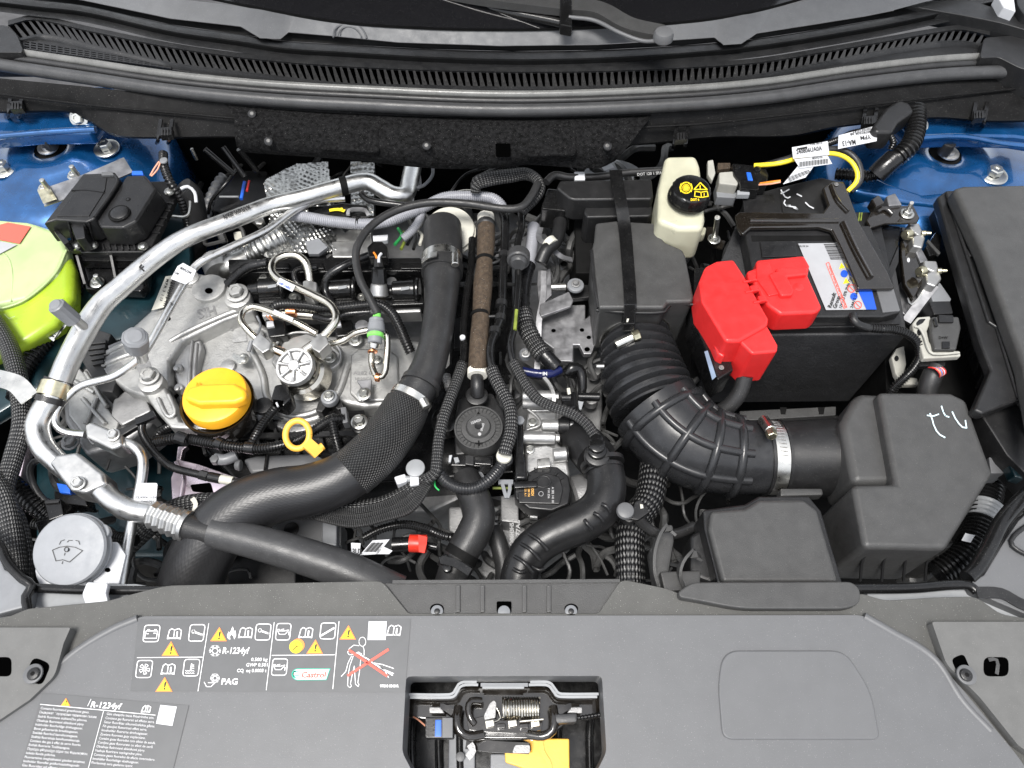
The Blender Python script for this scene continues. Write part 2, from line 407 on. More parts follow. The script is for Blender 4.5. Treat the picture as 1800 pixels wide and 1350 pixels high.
coolant = mat('coolant_in_tank', (.34, .48, .03), .3, var=.15, vs=12, sss=.3); tankw = mat('tank_plastic_haze', (.37, .46, .22), .38, var=.1, vs=14, sss=.3, bump=.05, bs=80)
glass = mat('windscreen_glass', (.008, .008, .009), .08, var=0, coat=1, speck=.15)
copper = mat('copper_washer', (.75, .32, .16), .3, 1.0)
brd = weave('braided_sleeve', (.004, .004, .0045), (.15, .15, .147), 10, 6, thr=(.3, .85))
brdb = weave('coarse_braided_sleeve', (.004, .004, .0045), (.15, .15, .147), 13, 8, thr=(.3, .85))
knit = weave('knitted_hose_sleeve', (.005, .005, .0055), (.055, .055, .053), 52, 40, mode='grid', thr=(-.1, .6), bump=1)
chev = weave('coolant_hose_rubber', (.012, .012, .013), (.017, .017, .018), 46, 34, mode='chevron', thr=(-.6, .9), bump=.07, r=.38)
foil = mat('embossed_foil', (.42, .42, .405), .36, 1.0, var=.2, vs=90, bump=.2, bs=200)
beige = mat('beige_plastic', (.34, .335, .30), .45, var=.08, bump=.1)
# ---------------------------------------------------------------- the bay itself
def floor_box():
    A = [P(-260, 60, -.16), P(2060, 60, -.16)]
    v = [Vector((-1.0, -.05, -.62)), Vector((1.0, -.05, -.62)), Vector((1.0, 1.25, -.62)), Vector((-1.0, 1.25, -.62))]
    mk('engine_bay_undertray', blk, v, [[0, 1, 2, 3]], kind='structure', fix=False)
    for nm, a, b in (('inner_wing_wall', Vector((-.93, -.05, 0)), Vector((-.93, 1.25, 0))), ('inner_wing_wall', Vector((.93, 1.25, 0)), Vector((.93, -.05, 0))), ('bulkhead_wall', Vector((-.93, 1.17, 0)), Vector((.93, 1.17, 0)))):
        mk(nm, blk, [a + Vector((0, 0, -.62)), b + Vector((0, 0, -.62)), b + Vector((0, 0, -.10)), a + Vector((0, 0, -.10))], [[0, 1, 2, 3]], kind='structure', fix=False)
floor_box()
# ---------------------------------------------------------------- slam panel cover (the grey plastic shroud across the front)
slam = thing('front_panel_cover', 'wide grey plastic cover across the front edge with warning stickers and latch opening', 'panel', (900, 1300, -.03))
main = [(250, 1083, 8), (1512, 1081, 10), (1560, 1100, 20), (1632, 1145, 20), (1695, 1215, 20), (1790, 1330, 20), (1830, 1390), (1830, 1460), (1020, 1460), (1046, 1362, 8), (1066, 1322, 10), (1058, 1188, 9), (714, 1189, 9),
        (707, 1322, 10), (728, 1362, 8), (760, 1460), (-40, 1460), (-40, 1290), (60, 1212, 20), (112, 1160, 20), (160, 1122, 20)]
prism('top_panel', pls, main, 0, .045, slam, r=2, bev=.0025, seg=3)
base = [(-40, 1092), (20, 1082), (48, 1070, 8), (190, 1056, 12), (240, 1042, 20), (292, 1029, 20), (672, 1021, 12), (718, 1078, 6), (1052, 1078, 6), (1092, 1018, 12), (1180, 1036, 20), (1225, 1060, 10), (1470, 1068, 10), (1512, 1042, 10),
        (1555, 1056, 20), (1640, 1050, 20), (1715, 1048, 16), (1760, 1080, 16), (1840, 1092), (1840, 1400), (1078, 1400), (1074, 1176), (700, 1178), (690, 1400), (-40, 1400)]
prism('rear_shroud', plsh, base, -.009, .04, slam, r=2, bev=.004, seg=3)
pad = [(1192, 1040, 12), (1215, 1023, 14), (1498, 1022, 14), (1513, 1036, 10), (1512, 1062, 14), (1486, 1070, 16), (1300, 1070, 30), (1240, 1058, 20), (1195, 1050, 8)]
prism('intake_cover_pad', boxm, pad, .004, .02, slam, bev=.004, seg=3, r=2)
emb = [(1262, 1200, 30), (1272, 1143, 28), (1486, 1143, 26), (1532, 1215, 30), (1548, 1300, 14), (1270, 1300, 20)]
prism('embossed_pad', pls, emb, .0022, .01, slam, r=2, bev=.002, seg=3, n=8)
tube('moulded_ridge', pls, [(243, 1088, -.003), (200, 1106, -.003), (140, 1142, -.004), (105, 1172, -.005), (62, 1218, -.004)], 8, slam)
tube('moulded_ridge', pls, [(1518, 1084, -.003), (1560, 1108, -.003), (1640, 1158, -.004), (1690, 1232, -.004), (1740, 1285, -.004)], 8, slam)
lp = [(-40, 1103), (124, 1103, 4), (112, 1130), (96, 1188, 12), (52, 1230), (-40, 1292)]
prism('corner_plate', plate, lp, .006, .03, slam, r=1, bev=.0015)
rp = [(1638, 1093, 4), (1840, 1093), (1840, 1345), (1790, 1310), (1722, 1225, 12), (1664, 1168, 12)]
prism('corner_plate', plate, rp, .006, .03, slam, r=1, bev=.0015)
def recess(cx, cy, rx, ry, ang=0):
    pts = []
    for x, y in rnd([(-rx, -ry), (rx, -ry), (rx, ry), (-rx, ry)], min(rx, ry) * .7): pts.append((cx + x * cos(ang) - y * sin(ang), cy + x * sin(ang) + y * cos(ang)))
    sheet('hole', gap_dark, pts, .0063, slam)
recess(6, 1172, 14, 17); recess(1751, 1172, 22, 17); recess(66, 1180, 17, 21, .4); recess(1690, 1170, 12, 18, -.4)
for x, y in ((57, 1184), (1700, 1186)):
    sc_ = can('screw', pls, (x, y, .012), 17, 5, slam, b=.3)
    can('screw_head', plm, (x, y, .0155), 11, 6, slam, b=.5); can('drive_socket', blk, (x, y, .0158), 4, 1, slam, n=6)
strip('bracket_bar', boxm, [(1738, 1160, .0075), (1752, 1160, .0075), (1752, 1185, .0075)], 3, slam)
# centre crossmember seen through the gap at the back of the cover
cm = thing('radiator_crossmember', 'dark ribbed crossmember behind the front cover with two screws', 'crossmember', (890, 1050, -.04))
prism('beam', boxm, [(672, 1024), (1100, 1022), (1070, 1100), (710, 1100)], -.014, .03, cm, bev=.002)
prism('back_rail', pls, [(-40, 1034), (1840, 1022), (1840, 1036), (-40, 1046)], -.028, .04, cm, bev=.002) if 0 else None
for x in (805, 848, 922, 965): prism('rib', boxm, [(x - 4, 1028), (x + 4, 1028), (x + 4, 1076), (x - 4, 1076)], -.011, .006, cm, bev=.001)
strip('upper_lip', boxm, [(690, 1023, -.012), (1090, 1021, -.012)], 3, cm)
for x in (768, 1004):
    sheet('hole', gap_dark, circ(x, 1070, 12, 9), -.0125, cm); can('screw', mdg, (x, 1074, -.009), 11, 5, cm, b=.4); can('screw_head', plm, (x, 1074, -.006), 5, 3, cm, b=.4)
sheet('slot', gap_dark, rnd([(873, 1057), (899, 1057), (899, 1077), (873, 1077)], 3), -.0125, cm)
can('screw', mdg, (886, 1075, -.010), 11, 4, cm, b=.4)
# ---------------------------------------------------------------- stickers
st1 = [(243, 1089), (722, 1088), (712, 1217), (229, 1215)]
s1 = mk('warning_sticker', stick, [P(x, y, .0008) for x, y in st1], [[0, 1, 2, 3]], None, fix=False, lab='dark grey warning sticker with pictograms, R-1234yf and Castrol print', cat='sticker')
W_ = Print(.0008); Y_ = Print(.0008, .0009); O_ = Print(.0008, .0005); K_ = Print(.0008, .0013); R_ = Print(.0008, .001); G_ = Print(.0008, .0005); G2 = Print(.0008, .0013)
def pict(f):
    def g(*a, **k):
        global W_
        old, W_ = W_, Print(.0008); f(*a, **k); W_.build('pictogram', whp, CUR); W_ = old
    return g
CUR = s1
def warn(cx, top, wd, hh):
    O_, Y_, K_ = Print(.0008, .0005), Print(.0008, .0009), Print(.0008, .0013)
    O_.poly([(cx + wd * .06, top), (cx + wd * .5, top + hh), (cx - wd * .5, top + hh)])
    Y_.poly([(cx + wd * .05, top + hh * .17), (cx + wd * .39, top + hh * .91), (cx - wd * .39, top + hh * .91)])
    K_.text('!', cx - wd * .06, top + hh * .84, hh * .72, bold=.03, sh=.15)
    o_ = O_.build('warning_triangle', sigo, CUR); Y_.build('yellow_field', sigy, o_); K_.build('exclamation_mark', blkp, o_)
@pict
def book(cx, top, wd=24, hh=18, P_=None):
    p = P_ or W_; x0, x1 = cx - wd / 2, cx + wd / 2; y1 = top + hh
    p.line([(cx - 1, y1 - 2), (x0, y1), (x0 + 4, top + 3), (x0 + 8, top), (cx + 1, top + 2.5)], 1.6); p.line([(cx - 1, y1 - 2), (x1 - 1, y1), (x1 + 1, top + 3), (x1 - 4, top), (cx + 1, top + 2.5)], 1.6)
    p.line([(cx - 1, y1 - 1), (cx + 1, top + 2)], 1.4); p.poly([(x0, y1), (x0 + 1, y1 - 3), (cx - 1, y1 - 1.5), (cx - 1, y1)]); p.poly([(cx, y1), (cx, y1 - 1.5), (x1, y1 - 3), (x1 - 1, y1)])
    p.text('i', cx + wd * .14, y1 - 4, hh * .72, bold=.06, sh=.1)
@pict
def oilcan(cx, cy):
    W_.line([(cx - 10, cy - 3), (cx - 7, cy + 3), (cx - 6, cy + 5), (cx + 4, cy + 5), (cx + 11, cy - 3), (cx + 3, cy - 1), (cx - 7, cy - 1)], 1.3); W_.line([(cx - 10, cy - 3), (cx - 6, cy - 4), (cx - 7, cy)], 1.2); W_.line([(cx - 3, cy - 3), (cx + 2, cy - 4)], 1.6); W_.line([(cx + 11, cy + 1), (cx + 10.5, cy + 6)], 1.6)
@pict
def wrench(cx, cy):
    W_.line([(cx - 5, cy - 1), (cx + 9, cy + 4)], 3.2); W_.circle(cx - 7, cy - 2, 2.6, 2); W_.circle(cx + 9, cy + 4, 1.6, 1.4)
@pict
def flake(cx, cy, r):
    W_.line([(cx + r * .55 * cos(radians(60 * i)), cy + r * .55 * sin(radians(60 * i))) for i in range(6)], 1.6, True)
    for i in range(6):
        a = radians(60 * i + 30 - 30); W_.line([(cx + r * .5 * cos(a), cy + r * .5 * sin(a)), (cx + r * cos(a), cy + r * sin(a))], 1.4)
        for d in (-.35, .35): W_.line([(cx + r * .72 * cos(a), cy + r * .72 * sin(a)), (cx + r * .95 * cos(a + d), cy + r * .95 * sin(a + d))], 1.2)
W_.box(251, 1099, 27, 29, 1.6, .13, 5); W_.line([(257, 1109), (277, 1109), (275, 1122), (254, 1122)], 1.4, True); W_.line([(260, 1107), (263, 1107)], 2); W_.line([(272, 1107), (275, 1107)], 2); W_.line([(258, 1114), (261, 1114)], 1.4); W_.line([(270, 1113), (274, 1113)], 1.4)
book(306, 1105); W_.box(331, 1098, 26, 29, 1.6, .13, 5); wrench(347, 1112); warn(299, 1127, 30, 26)
W_.line([(241, 1156), (356, 1155)], 1.1); W_.line([(367, 1096), (348, 1215)], 1.1)
W_.box(238, 1161, 27, 30, 1.6, .13, 5)
for i in range(5):
    a = 72 * i; W_.line([(254 + 1.5 * cos(radians(a)), 1176 + 1.5 * sin(radians(a)))] + [(254 + 9 * cos(radians(a + t)), 1176 + 9 * sin(radians(a + t))) for t in (-8, 12, 30)] + [(254 + 3 * cos(radians(a + 30)), 1176 + 3 * sin(radians(a + 30)))], 1.2, True)
book(295, 1167); W_.box(321, 1159, 27, 29, 1.6, .13, 5); W_.line([(337, 1167), (335, 1178)], 2.2)
for y in (1169, 1172, 1175): W_.line([(337, y), (341, y)], 1.2)
for y in (1179, 1183): W_.line([(326 + 2.2 * i, y + (1 if i % 2 else -.5)) for i in range(8)], 1.1)
warn(288, 1190, 30, 26)
warn(384, 1102, 29, 25); book(431, 1103); W_.box(448, 1097, 26, 28, 1.6, .1, 5); wrench(464, 1110)
W_.poly([(401, 1123), (399, 1117), (402, 1110), (404, 1113), (409, 1101), (412, 1110), (414, 1108), (415, 1117), (412, 1124), (410, 1118), (407, 1115), (404, 1119), (405, 1124)])
flake(378, 1144, 10); W_.text('R-1234yf', 390, 1149, 16, bold=.018, width=47, sh=.2)
W_.text('0.500 kg', 441, 1162, 8.5, bold=.01, width=29, sh=.15); W_.text('GWP 0.501', 432, 1171.5, 8.5, bold=.01, width=38, sh=.15); W_.text('CO  eq 0.0003 t', 416, 1181.5, 8.5, bold=.01, width=52, sh=.15); W_.text('2', 425.5, 1183, 5, bold=.03)
flake(378, 1192, 8); W_.line([(359, 1199), (363, 1207), (371, 1207), (378, 1200), (366, 1200)], 1.3); W_.text('PAG', 388, 1203, 15, bold=.025, width=29, sh=.15)
W_.line([(482, 1094), (468, 1213)], 1.1); W_.box(484, 1096, 25, 29, 1.6, .1, 5); oilcan(497, 1110); book(537, 1103); W_.box(562, 1095, 26, 28, 1.6, .1, 5); W_.line([(565, 1117), (587, 1104)], 3)
Y_.poly(circ(520, 1137, 11.5, n=20)); O_.poly(circ(524, 1134, 11.5, n=20)); K_.line([(514, 1143), (523, 1135)], 1.3); K_.circle(523, 1133, 4, .5); warn(553, 1124, 29, 25)
W_.line([(478, 1152), (588, 1151)], 1.1); W_.line([(596, 1092), (585, 1211)], 1.1); W_.box(477, 1158, 26, 29, 1.6, .1, 5); oilcan(490, 1172)
G_.poly(circ(524, 1185.5, 11.5, 10.5, 18, 90, 270) + [(574, 1195.5), (581, 1175)]); W2 = Print(.0008, .0010); W2.poly(circ(524, 1185.5, 10, 9, 18, 90, 270) + [(573, 1194), (579, 1176.2)])
R2 = Print(.0008, .0014); R2.text('Castrol', 529, 1191, 14.5, bold=.03, width=43, sh=.15)
for y in (1181, 1188): G2.line([(515, y), (525, y)], 2.0)
R2.line([(517, 1185), (528, 1185)], 1.6); G2.line(circ(522, 1185.5, 7, 6.5, 12, 110, 250), 2.2)
warn(611, 1099, 29, 25); book(692, 1099)
wl = Print(.0008, .0005); wl.poly([(648, 1092), (680, 1092), (678, 1125), (646, 1125)])
W_.circle(637, 1128, 6, 1.1, 8); W_.line([(631, 1135), (622, 1134), (614, 1140), (611, 1147), (614, 1151), (622, 1150), (630, 1146), (636, 1150)], 1.1); W_.line([(638, 1136), (640, 1142), (640, 1152)], 1.1)
W_.line([(621, 1153), (615, 1170), (612, 1186), (611, 1205), (615, 1209), (618, 1206), (616, 1202), (620, 1182), (623, 1170), (624, 1190), (625, 1203), (630, 1207), (631, 1203), (629, 1200), (632, 1180), (634, 1160)], 1.1)
W_.line([(618, 1153), (612, 1165), (608, 1180), (600, 1189)], 1.2); W_.line([(628, 1147), (640, 1155), (646, 1158), (655, 1165), (690, 1187)], 2.0); W_.line([(655, 1165), (672, 1168), (692, 1175)], 1.4); W_.line([(658, 1166), (676, 1178), (683, 1191)], 1.4); W_.line([(666, 1173), (692, 1184)], 1.4)
R_.line([(614, 1143), (680, 1188)], 4.5); R_.line([(612, 1187), (682, 1142)], 4.5)
W_.text('97818 8848 R', 668, 1208, 6.5, bold=.04, width=33)
for nm, pr, m_ in (('white_print', W_, whp), ('yellow_print', Y_, sigy), ('orange_print', O_, sigo), ('black_print', K_, blkp), ('red_print', R_, sigr), ('green_print', G_, sigg), ('logo_ground', W2, whp), ('logo_lettering', R2, sigr), ('logo_mark', G2, sigg), ('white_patch', wl, wht)): pr.build(nm, m_, s1)
st2 = [(74, 1218), (332, 1240), (300, 1370), (30, 1370)]
s2 = mk('refrigerant_sticker', stick, [P(x, y, .0008) for x, y in st2], [[0, 1, 2, 3]], None, fix=False, lab='grey sticker with two columns of small white multilingual gas warnings', cat='sticker')
CUR = s2
W_ = Print(.0008); Y_ = Print(.0008, .0009); O_ = Print(.0008, .0005); K_ = Print(.0008, .0013)
warn(115, 1227, 17, 14); W_.line([(71, 1238), (273, 1257)], 1.1); W_.line([(160, 1229), (154, 1241)], .9); W_.text('R-1234yf', 158, 1243, 15, 4, bold=.018, width=54, sh=.25); book(256, 1240, 16, 12); W_.line([(182, 1250), (150, 1370)], .9)
wl = Print(.0008, .0005); wl.poly([(282, 1239), (311, 1242), (303, 1276), (274, 1272)]); wl.build('white_patch', wht, s2)
La = ['Contains fluorinated greenhouse gases.', 'Съдържат флуорирани парникови газове.', 'Sadrži fluorirane stakleničke plinove.', 'Obsahuje fluorované skleníkové plyny.', 'Indeholder fluorholdige drivhusgasser.', 'Bevat gefluoreerde broeikasgassen.', 'Sisaldab fluoritud kasvuhoonegaase.', 'Sisältää fluorattuja kasvihuonekaasuja.', 'Contient des gaz à effet de serre fluorés.', 'Enthält fluorierte Treibhausgase.', 'Περιέχει φθοριούχα αέρια του θερμοκηπίου.', 'Inniheldur flúoraðar gróðurhúsa.', 'Fluortartalmú üvegházhatású gázokat tartalmaz.', 'Inniheldur flúoraðar gróðurhúsalofttegundir.', 'Gas fluoridati ad effetto serra.']
Wd = [86, 102, 87, 84, 84, 78, 80, 86, 90, 73, 107, 52, 107, 100, 80]
Lb = ['Gáis cheaptha teasa fhluairínithe ann.', 'Contiene gas fluorurati ad effetto serra.', 'Satur fluorētas siltumnīcefekta gāzes.', 'Fih gassijiet fluworinati effett serra.', 'Inneholder fluorerte drivhusgasser.', 'Zawiera fluorowe gazy cieplarniane.', 'Contém gases fluorados com efeito de estufa.', 'Conţine gaze fluorurate cu efect de seră.', 'Obsahuje fluórované skleníkové plyny.', 'Vsebuje fluorirane toplogredne pline.', 'Contiene gases fluorados de efecto invernadero.', 'Innehåller fluorhaltiga växthusgaser.', 'Florlanmış sera gazlarını içerir.']
Wb = [84, 87, 90, 78, 82, 80, 100, 98, 86, 83, 108, 82, 74]
Z_ = Print(.0008)
for i, (t, wd) in enumerate(zip(La, Wd)): Z_.text(t, 71 - i * 2.35, 1246.5 + i * 7.15, 6.2, 5, bold=.0, width=wd, sh=.15)
for i, (t, wd) in enumerate(zip(Lb, Wb)): Z_.text(t, 187 - i * 2.25, 1256.5 + i * 7.15, 6.2, 5, bold=.0, width=wd, sh=.15)
Z_.build('small_print', finep, s2)
for nm, pr, m_ in (('white_print', W_, whp), ('yellow_print', Y_, sigy), ('orange_print', O_, sigo), ('black_print', K_, blkp)): pr.build(nm, m_, s2)
# ---------------------------------------------------------------- latch in the opening
well = thing('grille_carrier', 'glossy black carrier with upright ribs under the latch opening', 'carrier', (890, 1330, -.16))
prism('tray', plg, [(690, 1160), (1080, 1160), (1090, 1500), (680, 1500)], -.135, .02, well)
for x, m_ in ((728, pls), (775, pls), (812, pls), (985, pls), (1040, pls)):
    tube('rib', plg, [(x, 1240, -.128), (x - 4, 1300, -.128), (x, 1420, -.128)], 7, well)
prism('flat_web', mdg, [(789, 1290), (835, 1290), (835, 1440), (785, 1440)], -.126, .01, well, bev=.002)
prism('flat_web', mdg, [(862, 1325), (918, 1325), (918, 1440), (860, 1440)], -.126, .01, well, bev=.002)
can('clip', pls, (809, 1330, -.118), 8, 8, well)
lat = thing('bonnet_latch', 'oily black steel bonnet latch with coil spring in the front opening', 'latch', (890, 1300, -.09))
pth = [(718, 1221), (790, 1221), (798, 1217), (806, 1203), (816, 1199), (838, 1199)]
for dy in (0, 5): strip('mounting_edge', ltg, [(x + dy * .5, y + dy, -.035) for x, y in pth], 2.1, lat, th=.9)
pth = [(932, 1199), (962, 1199), (970, 1203), (980, 1217), (988, 1220), (1052, 1220)]
for dy in (0, 5): strip('mounting_edge', ltg, [(x - dy * .5, y + dy, -.035) for x, y in pth], 2.1, lat, th=.9)
strip('mounting_edge', mdg, [(845, 1204, -.037), (928, 1204, -.037)], 3, lat, th=.6); strip('mounting_edge', ltg, [(848, 1209, -.037), (921, 1209, -.037)], 1.6, lat, th=.9)
prism('latch_plate', brk, [(716, 1226), (790, 1226), (812, 1206), (960, 1206), (984, 1226), (1056, 1226), (1056, 1262), (1000, 1268), (960, 1300), (820, 1300), (790, 1270), (716, 1262)], -.065, .01, lat, r=6, bev=.003)
for s_ in (1, -1):
    X = lambda v: 889 + s_ * (v - 889)
    tube('folded_ear', brk, [(X(806), 1243, -.045), (X(803), 1262, -.04), (X(807), 1284, -.04), (X(824), 1294, -.042), (X(850), 1291, -.045)], 8, lat)
    strip('stay', brk, [(X(760), 1243, -.05), (X(778), 1242, -.045), (X(796), 1253, -.045)], 5, lat)
    prism('hex_nut', castd, [(X(754) , 1242), (X(775), 1242), (X(782), 1254), (X(754), 1254)], -.045, .008, lat, bev=.0015)
    can('rivet', steelw, (X(842), 1292, -.055), 9, 3, lat)
tube('hook', brk, [(846, 1232, -.045), (828, 1232, -.04), (823, 1245, -.04), (827, 1262, -.04), (834, 1272, -.042)], 6, lat)
prism('pawl', brk, [(820, 1266), (850, 1258), (882, 1266), (955, 1262), (952, 1284), (905, 1290), (860, 1288), (824, 1284)], -.045, .02, lat, r=4, bev=.003)
prism('catch_lever', castd, [(860, 1237), (868, 1230), (873, 1235), (871, 1262), (852, 1266), (850, 1258)], -.042, .006, lat, r=3, bev=.001)
for k in range(5): prism('pawl_tooth', brk if k % 2 else steel, [(852 + k * 20, 1266 + (k % 2) * 6), (868 + k * 20, 1264 + (k % 2) * 6), (870 + k * 20, 1276 + (k % 2) * 4), (854 + k * 20, 1279 + (k % 2) * 3)], -.036, .01, lat, r=3, bev=.0015)
hel = []
for i in range(14 * 10 + 1):
    a = 2 * pi * i / 10; x = 884 + 65 * i / 140; p = P(x, 1247, -.05); s_ = S(x, 1247, -.05); hel.append([p.x, p.y + cos(a) * 19 * s_, p.z + sin(a) * 19 * s_, 2.1 * s_])
sweep('coil_spring', steel, hel, lat, seg=6, step=.004)
tube('spring_leg', steel, [(872, 1243, -.045), (880, 1262, -.045), (866, 1270, -.043)], 2, lat); tube('spring_leg', steel, [(914, 1268, -.03), (955, 1264, -.03)], 2, lat)
prism('connector', plm, [(747, 1260, 2), (797, 1260, 2), (797, 1298, 2), (747, 1298, 2)], -.035, .02, lat, bev=.002)
prism('connector_lock', blu, [(765, 1265), (776, 1265), (776, 1295), (764, 1295)], -.0345, .006, lat, bev=.001); prism('connector_body', pls, [(777, 1261), (796, 1261), (796, 1297), (777, 1297)], -.0335, .006, lat, bev=.001)
for y in (1264, 1273, 1282, 1291): prism('connector_rib', plm, [(748, y), (762, y), (762, y + 3), (748, y + 3)], -.0335, .004, lat, bev=0)
tube('wire', brw, [(727, 1260, -.06), (735, 1265, -.05), (748, 1276, -.04)], 1.5, lat)
prism('cable_holder', rubg, [(972, 1255, 3), (1015, 1253, 3), (1015, 1270, 3), (974, 1273, 3)], -.035, .02, lat, bev=.003)
tube('release_cable', plg, [(1012, 1262, -.04), (1030, 1260, -.04), (1070, 1253, -.04)], 4, lat, rib=(6, .25))
strip('release_lever', brk, [(820, 1307, -.06), (860, 1312, -.055), (930, 1316, -.055)], 9, lat, th=.4); prism('lever_foot', castd, [(905, 1309), (932, 1309), (932, 1324), (900, 1324)], -.05, .01, lat, r=4, bev=.002)
strip('lever_end', castd, [(826, 1308, -.05), (831, 1320, -.05), (822, 1332, -.05)], 6, lat, th=.5)
prism('safety_catch_handle', ylo, [(916, 1298, 3), (942, 1298, 4), (948, 1293, 4), (956, 1293, 4), (962, 1298, 4), (1001, 1298, 3), (1002, 1420), (920, 1420), (918, 1350), (888, 1340, 3), (887, 1321, 3), (934, 1320, 2), (932, 1306)], -.07, .012, lat, bev=.002)
strip('handle_rib', ylo, [(951, 1297, -.0675), (953, 1320, -.0675), (966, 1345, -.0675), (968, 1400, -.0675)], 4, lat)
mk('ground', mat('asphalt', (.05, .05, .052), .85, bump=.6, bs=60, var=.3, vs=8), [Vector((-30, -30, -.95)), Vector((30, -30, -.95)), Vector((30, 30, -.95)), Vector((-30, 30, -.95))], [[0, 1, 2, 3]], kind='structure', fix=False)
# ---------------------------------------------------------------- windscreen, cowl, wiper, seals
ZC = .07
ws = thing('windscreen', 'dark windscreen glass above the cowl with dusty lower edge', 'windscreen', (900, 20, .12))
def zg(y): return .115 + (60 - y) * .0006
edge = [(330, -12), (480, 18), (600, 38), (720, 47), (850, 51), (1000, 49), (1200, 38), (1320, 20), (1440, -12)]
loft('glass', glass, [[(x, y - 260, .234) for x, y in edge], [(x, y - 90, .16) for x, y in edge], [(x, y, .122) for x, y in edge]], 60, ws)
loft('glass_edge_seal', blk, [[(x, y - 1, .1235) for x, y in edge], [(x, y + 4, .118) for x, y in edge]], 60, ws)
cw = thing('cowl_panel', 'black plastic cowl panel with a long row of louvre fins under the windscreen', 'cowl', (900, 150, .0))
A = [(-60, -90, .125), (100, -60, .124), (255, -8, .122), (383, 6, .120), (480, 20, .119), (600, 42, .118), (720, 51, .117), (850, 55, .117), (1000, 53, .117), (1200, 42, .118), (1320, 24, .119), (1450, -6, .121), (1560, -40, .123), (1860, -120, .125)]
B = [(-60, -50, .112), (20, -22, .112), (147, 0, .110), (300, 32, .108), (423, 46, .106), (440, 56, .106), (457, 67, .106), (493, 68, .106), (507, 56, .106), (600, 64, .105), (700, 74, .104), (880, 80, .104), (1050, 78, .104), (1200, 69, .105), (1256, 65, .105), (1272, 79, .105), (1303, 77, .105), (1330, 58, .106), (1420, 44, .107), (1520, 28, .108), (1570, 18, .11), (1660, -6, .112), (1860, -60, .112)]
def atx(R, xs):
    out = []
    for x in xs:
        for (a, b) in zip(R, R[1:]):
            if a[0] <= x <= b[0]: t = (x - a[0]) / (b[0] - a[0]); out.append((x, a[1] + (b[1] - a[1]) * t, a[2] + (b[2] - a[2]) * t)); break
    return out
XS = sorted(set([round(-60 + i * 12.0, 1) for i in range(160)] + [p[0] for p in B]))
loft('windscreen_trim', cowlg, [atx(A, XS), atx(B, XS)], 700, cw, lin=True)
def rail(y0, ym, y1, z, xs=(-60, 1860), b=0):       # a shallow arc across the picture
    out = []
    for i in range(15):
        t = i / 14; x = xs[0] + (xs[1] - xs[0]) * t; q = (t - .5) * 2
        y = ym + (y0 - ym) * q * q if t < .5 else ym + (y1 - ym) * q * q
        out.append((x, y, z))
    return out
B2 = [(x, y + 1, .095) for x, y, z in B]
C1 = [(-60, -14, .092), (60, 0, .092), (150, 10, .092), (300, 43, .090), (420, 60, .089), (500, 72, .088), (600, 78, .087), (750, 86, .087), (900, 90, .086), (1050, 88, .087), (1200, 80, .087), (1330, 68, .088), (1450, 50, .089), (1560, 31, .091), (1680, 6, .093), (1860, -34, .094)]
loft('trim_groove', blk, [atx(B2, XS), atx(C1, XS)], 700, cw, lin=True)
def sh(R, dy, dz): return [(x, y + dy * (1 - .25 * abs(x - 900) / 900), z + dz) for x, y, z in R]
C2 = sh(C1, 3, .004); C3 = sh(C1, 14, .004); C4 = sh(C1, 17, .0); C5 = sh(C1, 24, -.008); C6 = sh(C1, 28, -.006)
loft('cowl_band', cowlm, [C1, C2, C3, C4], 100, cw, sm=60)
loft('cowl_step', blk, [C4, C5], 100, cw); loft('cowl_band', cowlm, [C5, C6, sh(C1, 37, -.007)], 100, cw, sm=60)
# louvre fins: two guide lines
U = [(14, 46), (60, 36), (160, 57), (300, 85), (450, 106), (600, 118), (750, 125), (900, 128), (1050, 127), (1200, 121), (1330, 112), (1450, 93), (1560, 74), (1640, 60), (1690, 54), (1740, 64)]
D = [(34, 70), (80, 62), (175, 84), (300, 112), (450, 131), (600, 148), (750, 152), (900, 155), (1050, 153), (1200, 145), (1330, 133), (1450, 110), (1560, 88), (1640, 76), (1690, 74), (1730, 80)]
def along(R, n, z):
    Q = spl([[float(a), float(b), 0.0] for a, b in R], 3); cum = [0]
    for i in range(1, len(Q)): cum.append(cum[-1] + math.dist(Q[i], Q[i - 1]))
    out = []; j = 0
    for i in range(n):
        s = cum[-1] * i / (n - 1)
        while j < len(cum) - 2 and cum[j + 1] < s: j += 1
        f = (s - cum[j]) / max(cum[j + 1] - cum[j], 1e-9); out.append((Q[j][0] + (Q[j + 1][0] - Q[j][0]) * f, Q[j][1] + (Q[j + 1][1] - Q[j][1]) * f, z))
    return out
NF = 136
UU, DD = along(U, NF, .079), along(D, NF, .070)
loft('louvre_upper_lip', cowlm, [[(x, y - 10, .0815) for x, y, z in UU], [(x, y - 2, .081) for x, y, z in UU], [(x, y + 1, .077) for x, y, z in UU]], 120, cw, sm=60)
loft('louvre_well', gap_dark, [[(x, y, .05) for x, y, z in UU], [(x, y + 6, .045) for x, y, z in DD]], 80, cw)
fin0 = None
for i in range(NF - 1):
    (x0, y0, _), (x1, y1, _) = UU[i], DD[i]; sl = 1
    a = P(x0, y0, .0785); b = P(x1, y1, .0705); wv = Vector((S(x0, y0, .08), 0, 0)); lean = (x0 - 900) / 900
    w0, w1 = 2.0, 4.6
    V = [a - wv * w0, a + wv * w0, b + wv * w1, b - wv * w1]; V += [v + Vector((0, 0, -.014)) for v in V]
    mk('louvre_fin', plm, V, [[0, 1, 2, 3], [0, 4, 5, 1], [1, 5, 6, 2], [2, 6, 7, 3], [3, 7, 4, 0]], cw)
loft('louvre_lower_lip', cowlm, [[(x, y - 3, .0715) for x, y, z in DD], [(x, y + 1, .0715) for x, y, z in DD], [(x, y + 9, .065) for x, y, z in DD]], 120, cw, sm=60)
